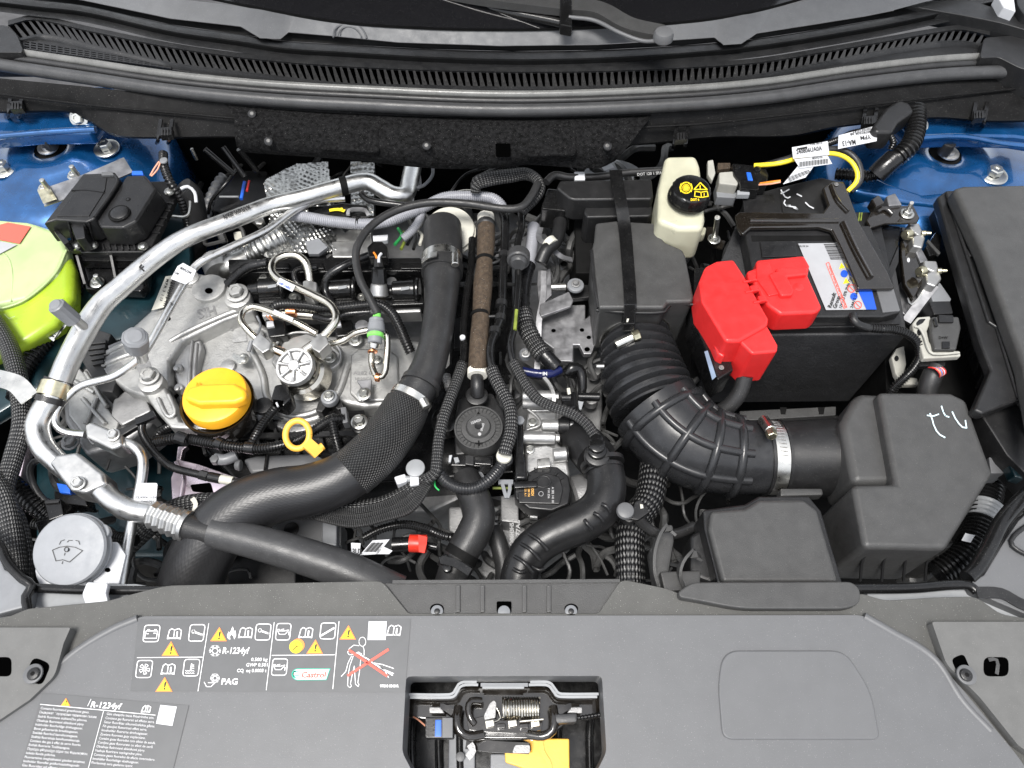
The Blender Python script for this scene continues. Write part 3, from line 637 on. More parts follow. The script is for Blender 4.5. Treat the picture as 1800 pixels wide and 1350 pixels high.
# small grid grilles at both ends, shelf between
LS = [(30, 62), (42, 66), (95, 61), (160, 82), (300, 112), (420, 130)]
prism('cowl_shelf', cowlm, [(28, 72), (90, 60), (170, 80), (300, 109), (455, 133), (455, 144), (250, 115), (60, 86)], .0655, .01, cw, bev=.001)
prism('cowl_shelf', cowlm, [(1360, 130), (1455, 112), (1560, 92), (1640, 80), (1720, 84), (1726, 94), (1600, 108), (1400, 136)], .0655, .01, cw, bev=.001)
for x0, x1, ya, yb, n in ((42, 300, 72, 113, 22), (1470, 1712, 124, 92, 21)):
    sheet('grille_well', gap_dark, [(x0, ya), (x1, yb - 2), (x1, yb + (8 if x0 < 900 else 14)), (x0, ya + 14)], .0662, cw)
    for i in range(n + 1):
        t = i / n; x = x0 + (x1 - x0) * t; y = ya + (yb - ya) * t
        strip('grille_bar', plm, [(x, y - 1, .0672), (x, y + (14 if x0 < 900 else 8) * (1 - .4 * t) + (t * 4 if x0 > 900 else 0), .0672)], 1.5, cw, th=.8)
    for k in (0, .33, .66, 1): strip('grille_rail', plm, [(x0, ya + 13 * k, .0672), (x1, yb + (7 if x0 < 900 else 13) * k, .0672)], 1.4, cw, th=.8)
# corner mouldings
prism('corner_moulding', plm, [(-40, 42), (12, 44), (30, 60), (42, 92), (-40, 92)], .082, .05, cw, r=8, bev=.006, seg=3)
prism('corner_moulding', plm, [(1730, 66, 6), (1778, 62, 6), (1850, 60), (1860, 140), (1790, 118), (1755, 100), (1722, 102)], .084, .05, cw, r=8, bev=.006, seg=3)
prism('corner_moulding', cowlm, [(1570, 5), (1700, -2), (1780, 24), (1850, 40), (1850, 66), (1760, 40), (1700, 28)], .10, .03, cw, r=14, bev=.006, seg=3)
prism('white_corner', wht, [(1752, -10), (1782, -10), (1786, 20), (1764, 12)], .118, .02, cw, bev=.002)
prism('pillar_base', cowlm, [(1786, -30), (1860, -30), (1860, 42), (1800, 26), (1788, 8)], .115, .05, cw, r=6, bev=.004)
# front skirt below the seal
S0 = [(-60, 132, .055), (150, 152, .055), (300, 168, .053), (450, 182, .052), (600, 191, .05), (900, 198, .05), (1200, 190, .05), (1400, 168, .052), (1600, 142, .054), (1860, 112, .055)]
S1 = [(-60, 192, .02), (0, 196, .02), (118, 195, .02), (150, 207, .018), (200, 236, .012), (260, 241, .01), (420, 240, .01), (900, 262, .005), (1130, 252, .005), (1260, 240, .01), (1390, 238, .01), (1470, 222, .015), (1640, 206, .02), (1740, 212, .02), (1860, 210, .02)]
Sm = [(-60, 150, .045), (150, 176, .042), (300, 190, .04), (600, 214, .035), (900, 222, .034), (1200, 212, .036), (1400, 192, .04), (1600, 168, .043), (1860, 140, .045)]
loft('front_skirt', skm, [S0, Sm, S1, [(x, y + 3, z - .012) for x, y, z in S1]], 120, cw, sm=50)
Sr = [(x, y + 8, z + .001) for x, y, z in Sm]; tube('skirt_crease', skm, [(p[0], p[1], p[2] + .0005) for p in Sr], 2.2, cw)
# seals
E1 = [(-60, 72), (0, 86), (150, 109), (300, 131), (450, 146), (600, 155), (900, 166), (1200, 156), (1350, 143), (1500, 121), (1650, 104), (1780, 98), (1860, 100)]
tube('sealing_lip', rubs, [(x, y, .071) for x, y in E1], 6.5, None, lab='flattened rubber lip with painted highlight lying along the rear edge of the bay', cat='seal', seg=18)
tube('sealing_lip', rub, [(x, y + 12, .066) for x, y in E1], 6, None, lab='thin dark rubber lip between the flattened lip and the round seal', cat='seal', seg=18)
tube('bonnet_seal', rubg, [(x, y + 28, .062) for x, y in E1], 11, None, lab='fat round dark grey rubber bonnet seal curving across the whole bay', cat='seal', seg=20)
# wiper
wi = thing('wiper', 'black windscreen wiper arm with round capped pivot at the right', 'wiper', (1168, 52, .12))
strip('wiper_arm', boxm, [(700, -34, .15), (850, -6, .15), (990, 12, .15), (1050, 18, .152), (1105, 46, .15), (1165, 60, .145)], 17, wi, th=.4)
tube('blade_carrier', plg, [(760, -14, .135), (880, 18, .134), (985, 40, .134), (1005, 46, .134)], 8, wi)
tube('arm_edge', pls, [(1000, 30, .158), (1045, 36, .158), (1090, 58, .156), (1130, 72, .152), (1165, 71, .15)], 3.5, wi)
prism('hinge_collar', plg, [(984, -6, 4), (1006, -2, 4), (1006, 46, 4), (984, 42, 4)], .159, .02, wi, bev=.003)
can('pivot_cap', pls, (1168, 53, .168), 18, 26, wi, b=.5)
tube('plug_outline', cowlg, [(586, 66, 0.1095), (588, 52, 0.1140), (600, 44, 0.1165), (618, 42, 0.1165), (634, 48, 0.1155), (642, 60, 0.1120), (644, 68, 0.1090)], 1.5, cw); tube('plug_ring', cowlg, [(594, 64, 0.1100), (598, 53, 0.1135), (610, 47, 0.1155), (624, 50, 0.1150), (633, 60, 0.1120), (635, 67, 0.1095)], 1.1, cw)
# felt insulation
fe = thing('insulation_mat', 'black felt insulation mat with moulded pads hanging under the bonnet seal', 'insulation', (770, 260, .03))
F0 = [(384, 176, .045), (600, 196, .043), (900, 206, .042), (1050, 203, .042), (1146, 199, .043)]
F1 = [(405, 190, .052), (600, 208, .05), (900, 216, .05), (1050, 213, .05), (1138, 214, .05)]
F2 = [(412, 208, .05), (600, 226, .048), (900, 232, .048), (1050, 230, .048), (1126, 228, .05)]
F3 = [(412, 236, .04), (600, 254, .038), (900, 262, .037), (1050, 262, .036), (1110, 250, .038)]
F4 = [(416, 258, .02), (600, 274, .018), (760, 284, .016), (870, 290, .014), (930, 282, .016), (1050, 280, .016), (1092, 272, .02)]
F5 = [(430, 268, .0), (600, 280, .0), (760, 296, -.005), (870, 296, -.005), (930, 290, .0), (1050, 296, .0), (1080, 284, .0)]
loft('felt_sheet', felt, [F0, F1, F2, F3, F4, F5], 70, fe, sm=80)
for pts in ([(926, 222), (1014, 222), (1014, 272), (926, 274)], [(560, 214), (666, 222), (666, 268), (560, 262)]):
    q = rnd(pts, 8); m_ = plane((pts[0][0], pts[0][1], .052), (pts[1][0], pts[1][1], .052), (pts[3][0], pts[3][1], .034))
    T = [P(x, y, m_) for x, y in q]; n_ = len(T); mk('moulded_pad', felt, T + [t - m_[1] * .02 for t in T], [list(range(n_))] + [[i, (i + 1) % n_, n_ + (i + 1) % n_, n_ + i] for i in range(n_)], fe, bev=.004, seg=3)
hp = plane((870, 250, .0415), (898, 250, .0415), (870, 276, .028)); sheet('painted_square_hole', gap_dark, rnd([(871, 252), (897, 252), (898, 276), (872, 276)], 3), (hp[0] + hp[1] * .004, hp[1]), fe)  # black patch paints the dark of the hole on uncut felt
for x, y, z in ((443, 200, .054), (472, 248, .042), (750, 256, .045), (1068, 257, .045)):
    c_ = P(x, y, z); lathe('retaining_clip', plm, c_, (0, -.5, .85), [(.002, .003), (.004, .003), (.007, .001), (.007, -.003)], fe, n=12)
# clips on the skirt edge
def clip(x, y, lab):
    t = thing('edge_clip', lab, 'clip', (x, y, .02), 'black spring clips along the cowl edge')
    for d in (-10, 10): strip('prong', plg, [(x + d + 3, y - 22, .034), (x + d, y - 2, .032), (x + d - 2, y + 12, .026), (x + d - 4, y + 20, .0)], 3, t, th=.6)
    prism('bridge', plg, [(x - 10, y - 8), (x + 12, y - 10), (x + 12, y + 4), (x - 10, y + 6)], .036, .012, t, bev=.001)
    for d in (-5, 0, 5): strip('comb_tooth', plm, [(x + d, y - 6, .038), (x + d, y + 6, .036)], 1.2, t, th=.8)
clip(27, 186, 'black clip at the far left end of the cowl edge'); clip(290, 232, 'black clip on the cowl edge above the black junction box'); clip(1197, 240, 'black clip on the cowl edge behind the brake fluid tank'); clip(1722, 202, 'black clip on the cowl edge over the right blue turret'); clip(1528, 212, 'black clip on the cowl edge beside the cable grommet')
# ---------------------------------------------------------------- blue strut towers
def tower(lab, cx, cy, sgn, name='strut_tower'):
    t = thing(name, lab, 'strut tower', (cx, cy, -.1))
    c = P(cx, cy, -.045)
    s = .00102
    prof = [(150, .028), (160, -.005), (250, -.02), (300, -.05), (340, -.12), (350, -.3)]
    V = []; Fc = []; n = 48
    rings = [(28, -.012), (34, -.006), (64, -.004), (76, -.010), (100, -.016), (150, -.022), (185, -.034), (205, -.07), (215, -.34)]
    for r, z in rings:
        for j in range(n):
            a = 2 * pi * j / n; V.append(c + Vector((cos(a) * r * s, sin(a) * r * s * .95, z)))
    for i in range(len(rings) - 1):
        for j in range(n): Fc.append([i * n + j, i * n + (j + 1) % n, (i + 1) * n + (j + 1) % n, (i + 1) * n + j])
    mk('dome', blue, V, Fc, t, sm=60)
    lathe('well', blk, c + Vector((0, 0, -.012)), (0, 0, 1), [(.027, 0), (.027, -.03)], t)
    k = can('damper_rod_nut', castl, (cx + 1, cy + 1, -.042), 12, 14, t, b=.3); can('collar', castl, (cx + 1, cy + 5, -.048), 18, 6, t, b=.4)
    can('rod_cap', plm, (cx - sgn * 2, cy - 12, -.02), 11.5, 26, t, b=.25, rf=lambda u, i: 1 + .06 * (sin(u * 2 * pi * 12) > 0))
    return t
tl = tower('blue painted left strut tower with black capped damper rod', 82, 252, 1)
for x, y, r in ((188, 262, 11), (8, 298, 11)): bolt(tl, x, y, -.058, r, zinc, washer=2.0, h=1.1)
bolt(tl, 139, 208, .004, 10, zinc, axis=(0, -.7, .6), washer=1.6)
prism('rear_flange', blue, [(-60, 150), (200, 150), (172, 212), (160, 232), (60, 234), (-60, 244)], -.002, .03, tl, bev=.006, seg=3)
tube('flange_bead', blue, [(-60, 246, -.004), (20, 238, -.004), (90, 232, -.004), (168, 228, -.004)], 6, tl)
prism('wing_apron', blue, [(-80, 300), (90, 330), (130, 376), (60, 384), (-80, 388)], -.075, .03, tl, bev=.008, seg=3)
prism('wing_apron', teal, [(-120, 366), (330, 320), (340, 560), (200, 600), (-120, 800)], -.13, .03, tl, bev=.01)
tr = tower('blue painted right strut tower with black capped damper rod', 1668, 262, -1)
bolt(tr, 1744, 308, -.060, 12, zinc, washer=2.1, h=1.1); bolt(tr, 1617, 222, .0, 9, zinc, axis=(0, -.6, .6))
prism('rear_flange', blue, [(1560, 190), (1860, 190), (1860, 252), (1785, 240), (1700, 238), (1600, 240)], -.002, .03, tr, bev=.006, seg=3)
tube('flange_bead', blue, [(1600, 244, -.004), (1690, 240, -.004), (1760, 252, -.004), (1860, 262, -.004)], 5, tr)
prism('wing_apron', blue, [(1500, 290), (1560, 320), (1620, 340), (1840, 320), (1840, 390), (1600, 356), (1500, 335)], -.06, .03, tr, bev=.008, seg=3)

# ---------------------------------------------------------------- the open bonnet standing above the windscreen (its lining is what the glass mirrors)
bo = thing('bonnet', 'open blue bonnet leaning up over the windscreen, out of the picture above', 'bonnet', (900, -100, .3))
bq = [Vector((-.80, 1.48, .30)), Vector((.80, 1.48, .30)), Vector((.74, 1.08, 1.10)), Vector((.5, .96, 1.30)), Vector((-.5, .96, 1.30)), Vector((-.74, 1.08, 1.10))]
mk('lining', blk, bq, [[0, 1, 2, 3, 4, 5]], bo, fix=False)
nn = Vector((0, .88, .47)) * .03; mk('skin', blue, [v + nn for v in bq], [[0, 1, 2, 3, 4, 5]], bo, fix=False)
# ================================================================ LEFT SIDE
tk = thing('coolant_tank', 'translucent coolant tank filled with yellow green fluid at the left edge', 'tank', (40, 560, -.2))
prism('tank_body', coolant, [(-90, 380, 30), (60, 386, 30), (114, 408, 30), (134, 465, 40), (131, 520, 40), (98, 572, 40), (40, 610, 40), (-90, 655)], -.08, .07, tk, taper=-.28, bev=.022, seg=5, n=6)
prism('tank_top', tankw, [(-90, 376, 30), (50, 387, 30), (108, 408, 24), (119, 440, 20), (98, 482, 20), (44, 526, 30), (-90, 556)], -.073, .03, tk, bev=.010, seg=4, n=6)
tube('seam', tankw, [(-60, 552, -.0755), (0, 543, -.0755), (46, 526, -.0755), (97, 481, -.0755), (117, 440, -.0755)], 2, tk)
tube('moulded_line', tankw, [(-10, 440, -.0735), (12, 450, -.0735), (22, 480, -.0735), (20, 530, -.0745)], 1.5, tk)
sheet('orange_sticker', sigr, [(-20, 400), (14, 391), (54, 398), (34, 428), (-20, 418)], -.070, tk); sheet('grey_sticker', silv, [(-20, 420), (30, 430), (0, 446), (-20, 452)], -.0702, tk)
pr = Print(-.0775 + .0)
pr = Print(plane((0, 560, -.078), (30, 560, -.078), (20, 590, -.095), .003))
pr.line([(8, 553), (16, 560), (26, 556)], 1.2); pr.line([(15, 575), (30, 568)], 1.2); pr.line([(18, 590), (34, 584)], 1.2); pr.build('level_mark', tankw, tk)
# junction box
jb = thing('junction_box', 'black plastic junction box with clipped lid and domed cover on the left wing', 'junction box', (200, 430, -.1), None)
prism('flange', pl, [(112, 428, 4), (124, 420), (170, 380), (200, 320), (290, 318), (312, 338, 5), (262, 443, 5), (142, 444, 4), (140, 440), (114, 436, 4)], -.062, .014, jb, bev=.002)
prism('lid', plm, [(146, 305, 5), (198, 303, 6), (211, 314, 6), (166, 384, 5), (152, 390, 4), (98, 386, 4), (76, 393, 5)], -.012, .046, jb, taper=.02, bev=.003, seg=3)
prism('lid_panel', pl, [(150, 312, 3), (188, 311, 3), (184, 336, 3), (156, 380, 3), (98, 380, 3)], -.0105, .004, jb, bev=.0015)
strip('lid_rib', pl, [(126, 334, -.0105), (150, 333, -.0105), (183, 337, -.0105)], 2, jb, th=.6); tube('lid_edge', plm, [(200, 306, -.012), (207, 320, -.012), (166, 382, -.012)], 3, jb)
prism('lid_clip', pls, [(178, 302), (197, 301), (200, 307), (178, 308)], -.008, .008, jb, bev=.001)
prism('domed_cover', pl, [(222, 308, 9), (254, 307, 8), (275, 332, 8), (240, 388, 6), (216, 400, 6), (176, 399, 8), (170, 388, 6)], -.018, .042, jb, taper=.06, bev=.004, seg=3)
can('cap_disc', pl, (209, 372, -.011), 16, 8, jb, b=.4); can('cap_disc', blk, (209, 374, -.0145), 19, 3, jb, b=.4); can('moulded_mark', blk, (225, 350, -.0172), 4, 1, jb); can('moulded_mark', pl, (225, 350, -.0168), 2.6, 1, jb)
prism('lid_latch', pl, [(123, 392), (146, 390), (150, 418), (133, 421)], -.02, .03, jb, bev=.002); prism('lid_latch', plg, [(92, 404, 3), (103, 404, 3), (122, 424), (112, 430)], -.028, .02, jb, bev=.002)
for x in (120, 148, 156): strip('latch_guide', plg, [(x, 390, -.014), (x + 6, 412, -.035), (x + 8, 424, -.045)], 1.8, jb, th=.8)
for k in range(7): strip('flange_rib', plm, [(180 + k * 11, 428, -.0595), (183 + k * 11, 439, -.0595)], 1.2, jb, th=1)
for k in range(6): strip('flange_rib', plm, [(268 + k * 6, 408 - k * 13, -.0595), (282 + k * 6, 410 - k * 13, -.0595)], 1.2, jb, th=1)
for x, y in ((132, 430), (162, 429), (250, 431), (296, 335)): can('screw', zinc, (x, y, -.048), 9, 7, jb, b=.4); can('screw_head', zinc, (x, y, -.044), 6, 5, jb, b=.5)
prism('blue_connector', blu, [(232, 300), (250, 300), (252, 307), (231, 307)], -.022, .012, jb, bev=.001)
tube('wire', brw, [(264, 309, -.03), (272, 295, -.025), (280, 284, -.02)], 1.6, jb); tube('wire', brw, [(266, 310, -.03), (277, 298, -.025), (282, 285, -.02)], 1.4, jb)
for q in ([(136, 449), (258, 449), (262, 458), (136, 458)],): prism('bracket_top', plg, q, -.075, .02, jb, bev=.001)
prism('bracket_tray', plg, [(140, 456), (262, 450), (258, 500, 6), (246, 512, 4), (150, 508, 5)], -.10, .02, jb, bev=.003)
for x, x2 in ((138, 152), (198, 208), (256, 250)): strip('bracket_gusset', plm, [(x, 450, -.07), (x2, 500, -.095)], 2, jb, th=4)
bolt(jb, 171, 497, -.096, 8, zinc); can('stud', zinc, (168, 484, -.07), 4.5, 22, jb)
strip('wing_bracket', galv, [(76, 348, -.035), (150, 322, -.03), (226, 290, -.03)], 22, None, th=.05, lab='flat galvanised bracket strip lying on the left blue turret', cat='bracket')
for x, y in ((78, 330), (130, 306)):
    t = thing('threaded_stud', 'zinc stud and nut %s the flat bracket on the left turret' % ('near the front of' if x < 100 else 'at the middle of'), 'stud', (x, y, -.03), 'studs on the left turret bracket')
    bolt(t, x, y + 3, -.032, 7, zinc); can('stud', zinc, (x - 5, y - 14, .0), 4.5, 22, t)
sheet('yellow_plate', ybr, [(66, 336), (84, 324), (100, 350), (76, 358)], -.026, jb)
# harness rising right of the box
tube('wiring_loom', loom, [(287, 270, -.03), (288, 290, -.03), (298, 318, -.04), (318, 350, -.07), (330, 392, -.12)], 8, None, rib=(6, .22), lab='thin black corrugated loom rising beside the junction box', cat='loom')
can('grommet', mdg, (287, 281, -.015), 7, 4, None, b=.3, lab='small grey ring on top of the thin loom by the junction box', cat='ring')
tube('ring_terminal', wht, [(318, 332, -.05), (330, 328, -.05), (342, 338, -.06), (345, 356, -.07)], 3, None, lab='white curved band round the hose end behind the junction box', cat='band')
tube('heater_hose', rub, [(320, 330, -.06), (336, 345, -.08), (345, 400, -.14), (340, 450, -.2)], 20, None, lab='dark hose dropping behind the white band near the junction box', cat='hose')
strip('wire_bracket', zinc, [(303, 380, -.06), (328, 380, -.06), (334, 366, -.06), (334, 354, -.06)], 1.6, None, th=1, lab='bent zinc wire bracket right of the junction box', cat='bracket')
# looms at the left edge
tube('corrugated_conduit', loom, [(142, 440, -.13), (140, 480, -.13), (125, 530, -.13), (95, 580, -.13), (62, 620, -.12), (38, 655, -.12), (28, 700, -.12)], 16, None, rib=(7.5, .2), lab='black corrugated conduit curving past the coolant tank with a white label', cat='conduit', seg=18)
ct = thing('conduit_label', 'white printed label wrapped on the black conduit beside the coolant tank', 'label', (95, 580, -.1)); q = plane((72, 585, -.105), (112, 600, -.105), (95, 560, -.105))
mk('label_paper', wht, [P(a, b, -.103) for a, b in ((72, 584), (92, 556), (117, 572), (94, 600))], [[0, 1, 2, 3]], ct, fix=False); pr = Print(-.103); pr.text('036UA1A', 104, 560, 11, 118, width=36, bold=.03); pr.line([(108, 578), (96, 596)], 2); pr.line([(111, 575), (107, 582)], 3); pr.build('print', blkp, ct)
tube('braided_harness', brdb, [(-30, 540, -.06), (10, 600, -.06), (28, 650, -.055), (36, 700, -.055), (38, 750, -.055), (22, 810, -.06), (8, 870, -.06), (30, 920, -.07), (42, 980, -.08), (40, 1040, -.09)], 16, None, lab='thick braided harness running down the left edge in front of the tank', cat='harness', seg=20)
tube('braided_harness', brdb, [(-20, 830, -.05), (8, 880, -.05), (20, 930, -.055), (30, 1010, -.07)], 18, None, lab='braided harness bulging over the lower left corner', cat='harness', seg=20)
tube('corrugated_conduit', loom, [(6, 836, -.10), (34, 862, -.10), (64, 890, -.105), (100, 915, -.12), (130, 930, -.13)], 17, None, rib=(8, .2), lab='ribbed conduit leading to the connector left of the washer cap', cat='conduit', seg=18)
strip('clamp_strap', steelw, [(-30, 660, -.035), (8, 668, -.03), (30, 676, -.03), (52, 700, -.03)], 16, None, th=.1, lab='shiny bent metal strap clamping the large aluminium pipe at the left', cat='clamp')
cnn = thing('connector', 'black ribbed connector block left of the washer cap', 'connector', (90, 910, -.12))
prism('housing', plg, [(76, 878, 3), (106, 876, 3), (112, 905, 3), (84, 915, 3)], -.085, .04, cnn, bev=.002); prism('housing', plg, [(60, 918), (100, 905), (116, 932), (70, 945)], -.10, .03, cnn, bev=.002); strip('clip_rib', plm, [(80, 884, -.083), (104, 882, -.083)], 2, cnn, th=.8)
tube('vacuum_hose', rub, [(84, 806, -.085), (60, 812, -.09), (52, 830, -.09), (66, 866, -.10), (92, 892, -.11)], 6, None, lab='thin black hose looping left of the lower aluminium block', cat='hose')
cb = thing('blue_plug', 'small blue connector plug under the aluminium pipe at the lower left', 'connector', (110, 862, -.13)); prism('plug', blu, [(98, 848), (122, 852), (124, 868), (104, 866)], -.12, .02, cb, bev=.002); prism('socket', plg, [(94, 862), (150, 872), (154, 890), (96, 884)], -.125, .03, cb, bev=.002)
prism('side_rail', irid, [(-10, 900), (38, 760), (52, 766), (10, 960)], -.14, .02, None, lab='pinkish zinc rail glimpsed behind the braided harness at far left', cat='rail', bev=.003) 
prism('wheel_arch_panel', teal, [(60, 700), (300, 700), (330, 980), (60, 980)], -.30, .05, None, bev=.01, lab='dark teal painted body panel deep under the aluminium pipes', cat='body panel')
# ---- large AC pipe
ap = thing('air_conditioning_pipe', 'thick bright aluminium air conditioning pipe sweeping round the left of the engine', 'pipe', (200, 700, -.08))
tube('rear_riser', alu, [(735, 230, -.09), (728, 280, -.085), (720, 320, -.08), (712, 342, -.075), (692, 343, -.07), (668, 330, -.065), (645, 319, -.06), (600, 328, -.055), (530, 347, -.05, 14.5), (478, 360, -.05, 15), (440, 374, -.045, 15.5), (380, 397, -.04, 16), (340, 412, -.035, 16), (306, 430, -.035, 16.5), (262, 462, -.035, 17), (212, 505, -.035, 18), (180, 534, -.035, 19), (160, 562, -.036, 20), (138, 600, -.038, 20), (118, 640, -.04, 20), (97, 690, -.045, 20), (76, 722, -.05, 20), (66, 752, -.055, 20), (76, 785, -.06, 20), (104, 815, -.065, 19), (134, 838, -.07, 19)], 15.5, ap, seg=28)
for (a, b_, m_, r_) in (((104, 668), (100, 678), rub, 24), ((100, 676), (90, 700), ybr, 25.5), ((90, 698), (86, 708), rub, 24)):
    tube('clamp_band', m_, [(*a, -.043), (*b_, -.046)], r_, ap, seg=28)
tube('pipe_clip', blk, [(603, 321, -.052), (607, 331, -.052)], 17, ap, seg=24) if 0 else tube('pipe_clip', blk, [(598, 328, -.055), (610, 326, -.056)], 16.6, ap, seg=24)
prism('clamp_block', alus, [(84, 812, 6), (98, 798, 6), (135, 793, 8), (182, 830, 8), (187, 850, 8), (150, 867, 8), (122, 862, 6)], -.048, .045, ap, bev=.006, seg=3)
bolt(ap, 138, 850, -.045, 10, alus, washer=1.3)
tube('lower_elbow', alu, [(150, 846, -.066), (172, 856, -.066), (198, 880, -.066), (228, 896, -.066), (262, 903, -.066), (276, 906, -.066)], 19, ap, seg=28)
cr = [(266, 904, -.064, 22)]
for i in range(5): cr += [(272 + i * 12, 905.5 + i * 4.2, -.064, 26 + i * .6), (278 + i * 12, 907.5 + i * 4.2, -.064, 22.5 + i * .6)]
tube('crimped_ferrule', alus, cr, 24, ap, seg=10, step=.0015, sm=25); tube('ferrule_rim', alus, [(326, 924, -.064), (332, 926, -.064)], 28, ap, seg=28)
tube('rubber_section', rubg if 0 else rub, [(326, 924, -.064), (350, 932, -.064), (384, 940, -.064)], 23, ap, seg=28)
tube('foam_sleeve', rubg, [(374, 934, -.064, 29), (420, 945, -.066, 29), (500, 967, -.07, 31), (600, 1000, -.08, 33), (700, 1045, -.10, 34)], 30, ap, seg=32)
# service port and print
def cyl(name, m_, a, b_, ra, rb, par, n=24, **k):
    A, B = P(*a), P(*b_); s_ = S(*a); ax = (B - A); h = ax.length; e = .12 * ra * s_
    return lathe(name, m_, A, ax.normalized(), [(ra * s_ - e, 0), (ra * s_, e), (rb * s_, h - e), (rb * s_ - e, h)], par, n=n, **k)
cyl('port_stem', alu, (150, 578, -.03), (128, 560, .0), 9, 9, ap); cyl('port_cap', mdg, (131, 564, -.005), (98, 536, .03), 13.5, 14.5, ap, rf=lambda u, i: 1 + .05 * (sin(u * 2 * pi * 14) > .2)); cyl('port_cap_tip', mdg, (98, 536, .031), (96, 534, .034), 11, 10, ap)
pr = Print(-.019); pr.text('F', 252, 478, 17, 222 - 90 - 90 - 90, bold=.04); pr.build('pipe_print', blkp, ap); pr = Print(-.0255); pr.text('MAFLOW SPAIN', 438, 360, 10.5, 158, width=50, bold=.03); pr.text('924402737R', 420, 354, 6, 158, width=36, bold=.02)
for i in range(0): pr.poly([(x, y) for x, y in [(352 + (i * 7) % 16, 392 + (i * 5) % 12), (354 + (i * 7) % 16, 392 + (i * 5) % 12), (354 + (i * 7) % 16, 394 + (i * 5) % 12), (352 + (i * 7) % 16, 394 + (i * 5) % 12)]])
pr.build('pipe_print', blkp, ap)
# ---- thin AC pipe
sp_ = thing('thin_aluminium_pipe', 'thin aluminium line with grey capped valve crossing the engine mount', 'pipe', (245, 640, -.08))
tube('line', alu, [(606, 348, -.075), (560, 352, -.07), (520, 368, -.065), (468, 405, -.06), (400, 437, -.05), (362, 455, -.045), (342, 470, -.045), (321, 503, -.045), (294, 550, -.045), (266, 600, -.045), (247, 628, -.045), (222, 648, -.045), (196, 663, -.045), (145, 677, -.045), (124, 692, -.05), (102, 718, -.055), (97, 742, -.06), (112, 758, -.065), (150, 764, -.065)], 6.8, sp_, seg=18)
tube('lower_line', alu, [(196, 774, -.065), (220, 778, -.065), (240, 788, -.065), (251, 808, -.068), (250, 835, -.07), (243, 870, -.075), (232, 920, -.08), (221, 980, -.085), (210, 1045, -.09)], 9, sp_, seg=18)
prism('block', alus, [(148, 745, 5), (160, 740, 5), (214, 762, 7), (215, 782, 6), (196, 790, 5), (150, 768, 5)], -.048, .035, sp_, bev=.005, seg=3); bolt(sp_, 200, 765, -.046, 9, alus, washer=1.3)
cyl('valve_stem', alu, (250, 632, -.045), (242, 612, -.015), 11, 12, sp_); cyl('valve_cap', mdg, (242, 612, -.018), (237, 592, .012), 19, 21, sp_, rf=lambda u, i: 1 + .04 * (sin(u * 2 * pi * 16) > .2)); cyl('valve_cap_top', mdg, (237.2, 592, .012), (236.5, 590, .016), 17, 14, sp_)
tg = [(312, 468), (322, 462), (345, 475), (338, 492), (326, 500), (300, 490)]
mk('tag', wht, [P(x, y, -.034) for x, y in tg], [list(range(6))], sp_, fix=False); pr = Print(-.034); pr.text('MAFLOW', 316, 472, 6, 28, width=22); pr.text('OK', 306, 480, 6, 28)
random.seed(3)
for i in range(0):
    x, y = 308 + random.random() * 20, 474 + random.random() * 14; pr.poly([(x, y), (x + 1.6, y + .6), (x + 1.2, y + 2), (x - .4, y + 1.4)])
pr.text('F', 300, 531, 9, 118, bold=.03); pr.build('print', blkp, sp_)
tg = mk('tag', wht, [P(x, y, -.06) for x, y in rnd([(240, 849), (277, 849), (274, 886), (235, 884)], 4)], [list(range(20))], sp_, fix=False); pr = Print(-.06); pr.text('TW0702', 247, 884, 6, 0, width=24); pr.text('CLXXX 1121', 238, 876, 5, 0, width=36)
for i in range(0):
    x, y = 250 + random.random() * 18, 852 + random.random() * 15; pr.poly([(x, y), (x + 1.6, y), (x + 1.6, y + 1.6), (x, y + 1.6)])
pr.build('print', blkp, sp_)
# ---- washer cap
wc = thing('washer_filler_cap', 'round grey washer fluid cap embossed with windscreen symbol', 'cap', (120, 975, -.05))
c0 = P(120, 966, -.02); ss = S(120, 966, -.02); ax = Vector((.05, -.28, 1)).normalized()
lathe('cap', capg, c0, ax, [(50 * ss, 0), (60 * ss, -.001), (63 * ss, -.004), (63 * ss, -.012), (58 * ss, -.015)], wc, n=48)
lathe('cap_rim', capg, c0, ax, [(62 * ss, -.012), (65 * ss, -.014), (64 * ss, -.018), (50 * ss, -.03)], wc, n=48)
prism('pull_tab', capg, rnd([(165, 922), (188, 920), (194, 936), (180, 950), (168, 944)], 8), -.024, .010, wc, bev=.003, seg=3)
can('filler_neck', wht, (118, 985, -.04), 56, 60, wc, n=36)
cp_ = (c0 + ax * .0006, ax); pr = Print(cp_, .0003)
pr.line([(92, 967), (104, 962), (118, 960), (132, 962), (145, 968)], 1.3); pr.line([(92, 967), (98, 986)], 1.3); pr.line([(145, 968), (122, 988)], 1.3); pr.line([(98, 986), (110, 984), (122, 988)], 1.3); pr.circle(117, 966, 4, 1.4); pr.line([(113, 976), (114, 972)], 1.3); pr.line([(109, 991), (110, 987)], 1.3)
pr.line([(104, 957), (107, 951), (113, 949)], 1.2); pr.line([(118, 953), (121, 950), (127, 950)], 1.2); pr.line([(133, 950), (138, 951), (140, 957)], 1.2); pr.build('washer_symbol', blkp, wc); can('centre_dot', capg, (117, 966, cp_[0].z + .003), 2.4, 2, wc)
pb = thing('white_bracket', 'white painted steel bracket wrapped over the front rail beside the washer cap', 'bracket', (190, 1020, -.06))
prism('plate', wht, [(178, 952, 4), (205, 952, 5), (221, 975, 4), (209, 1026), (165, 1026), (150, 1000), (172, 978)], -.05, .006, pb, bev=.002); sheet('hole', gap_dark, circ(189, 1002, 5, 4), -.0494, pb)
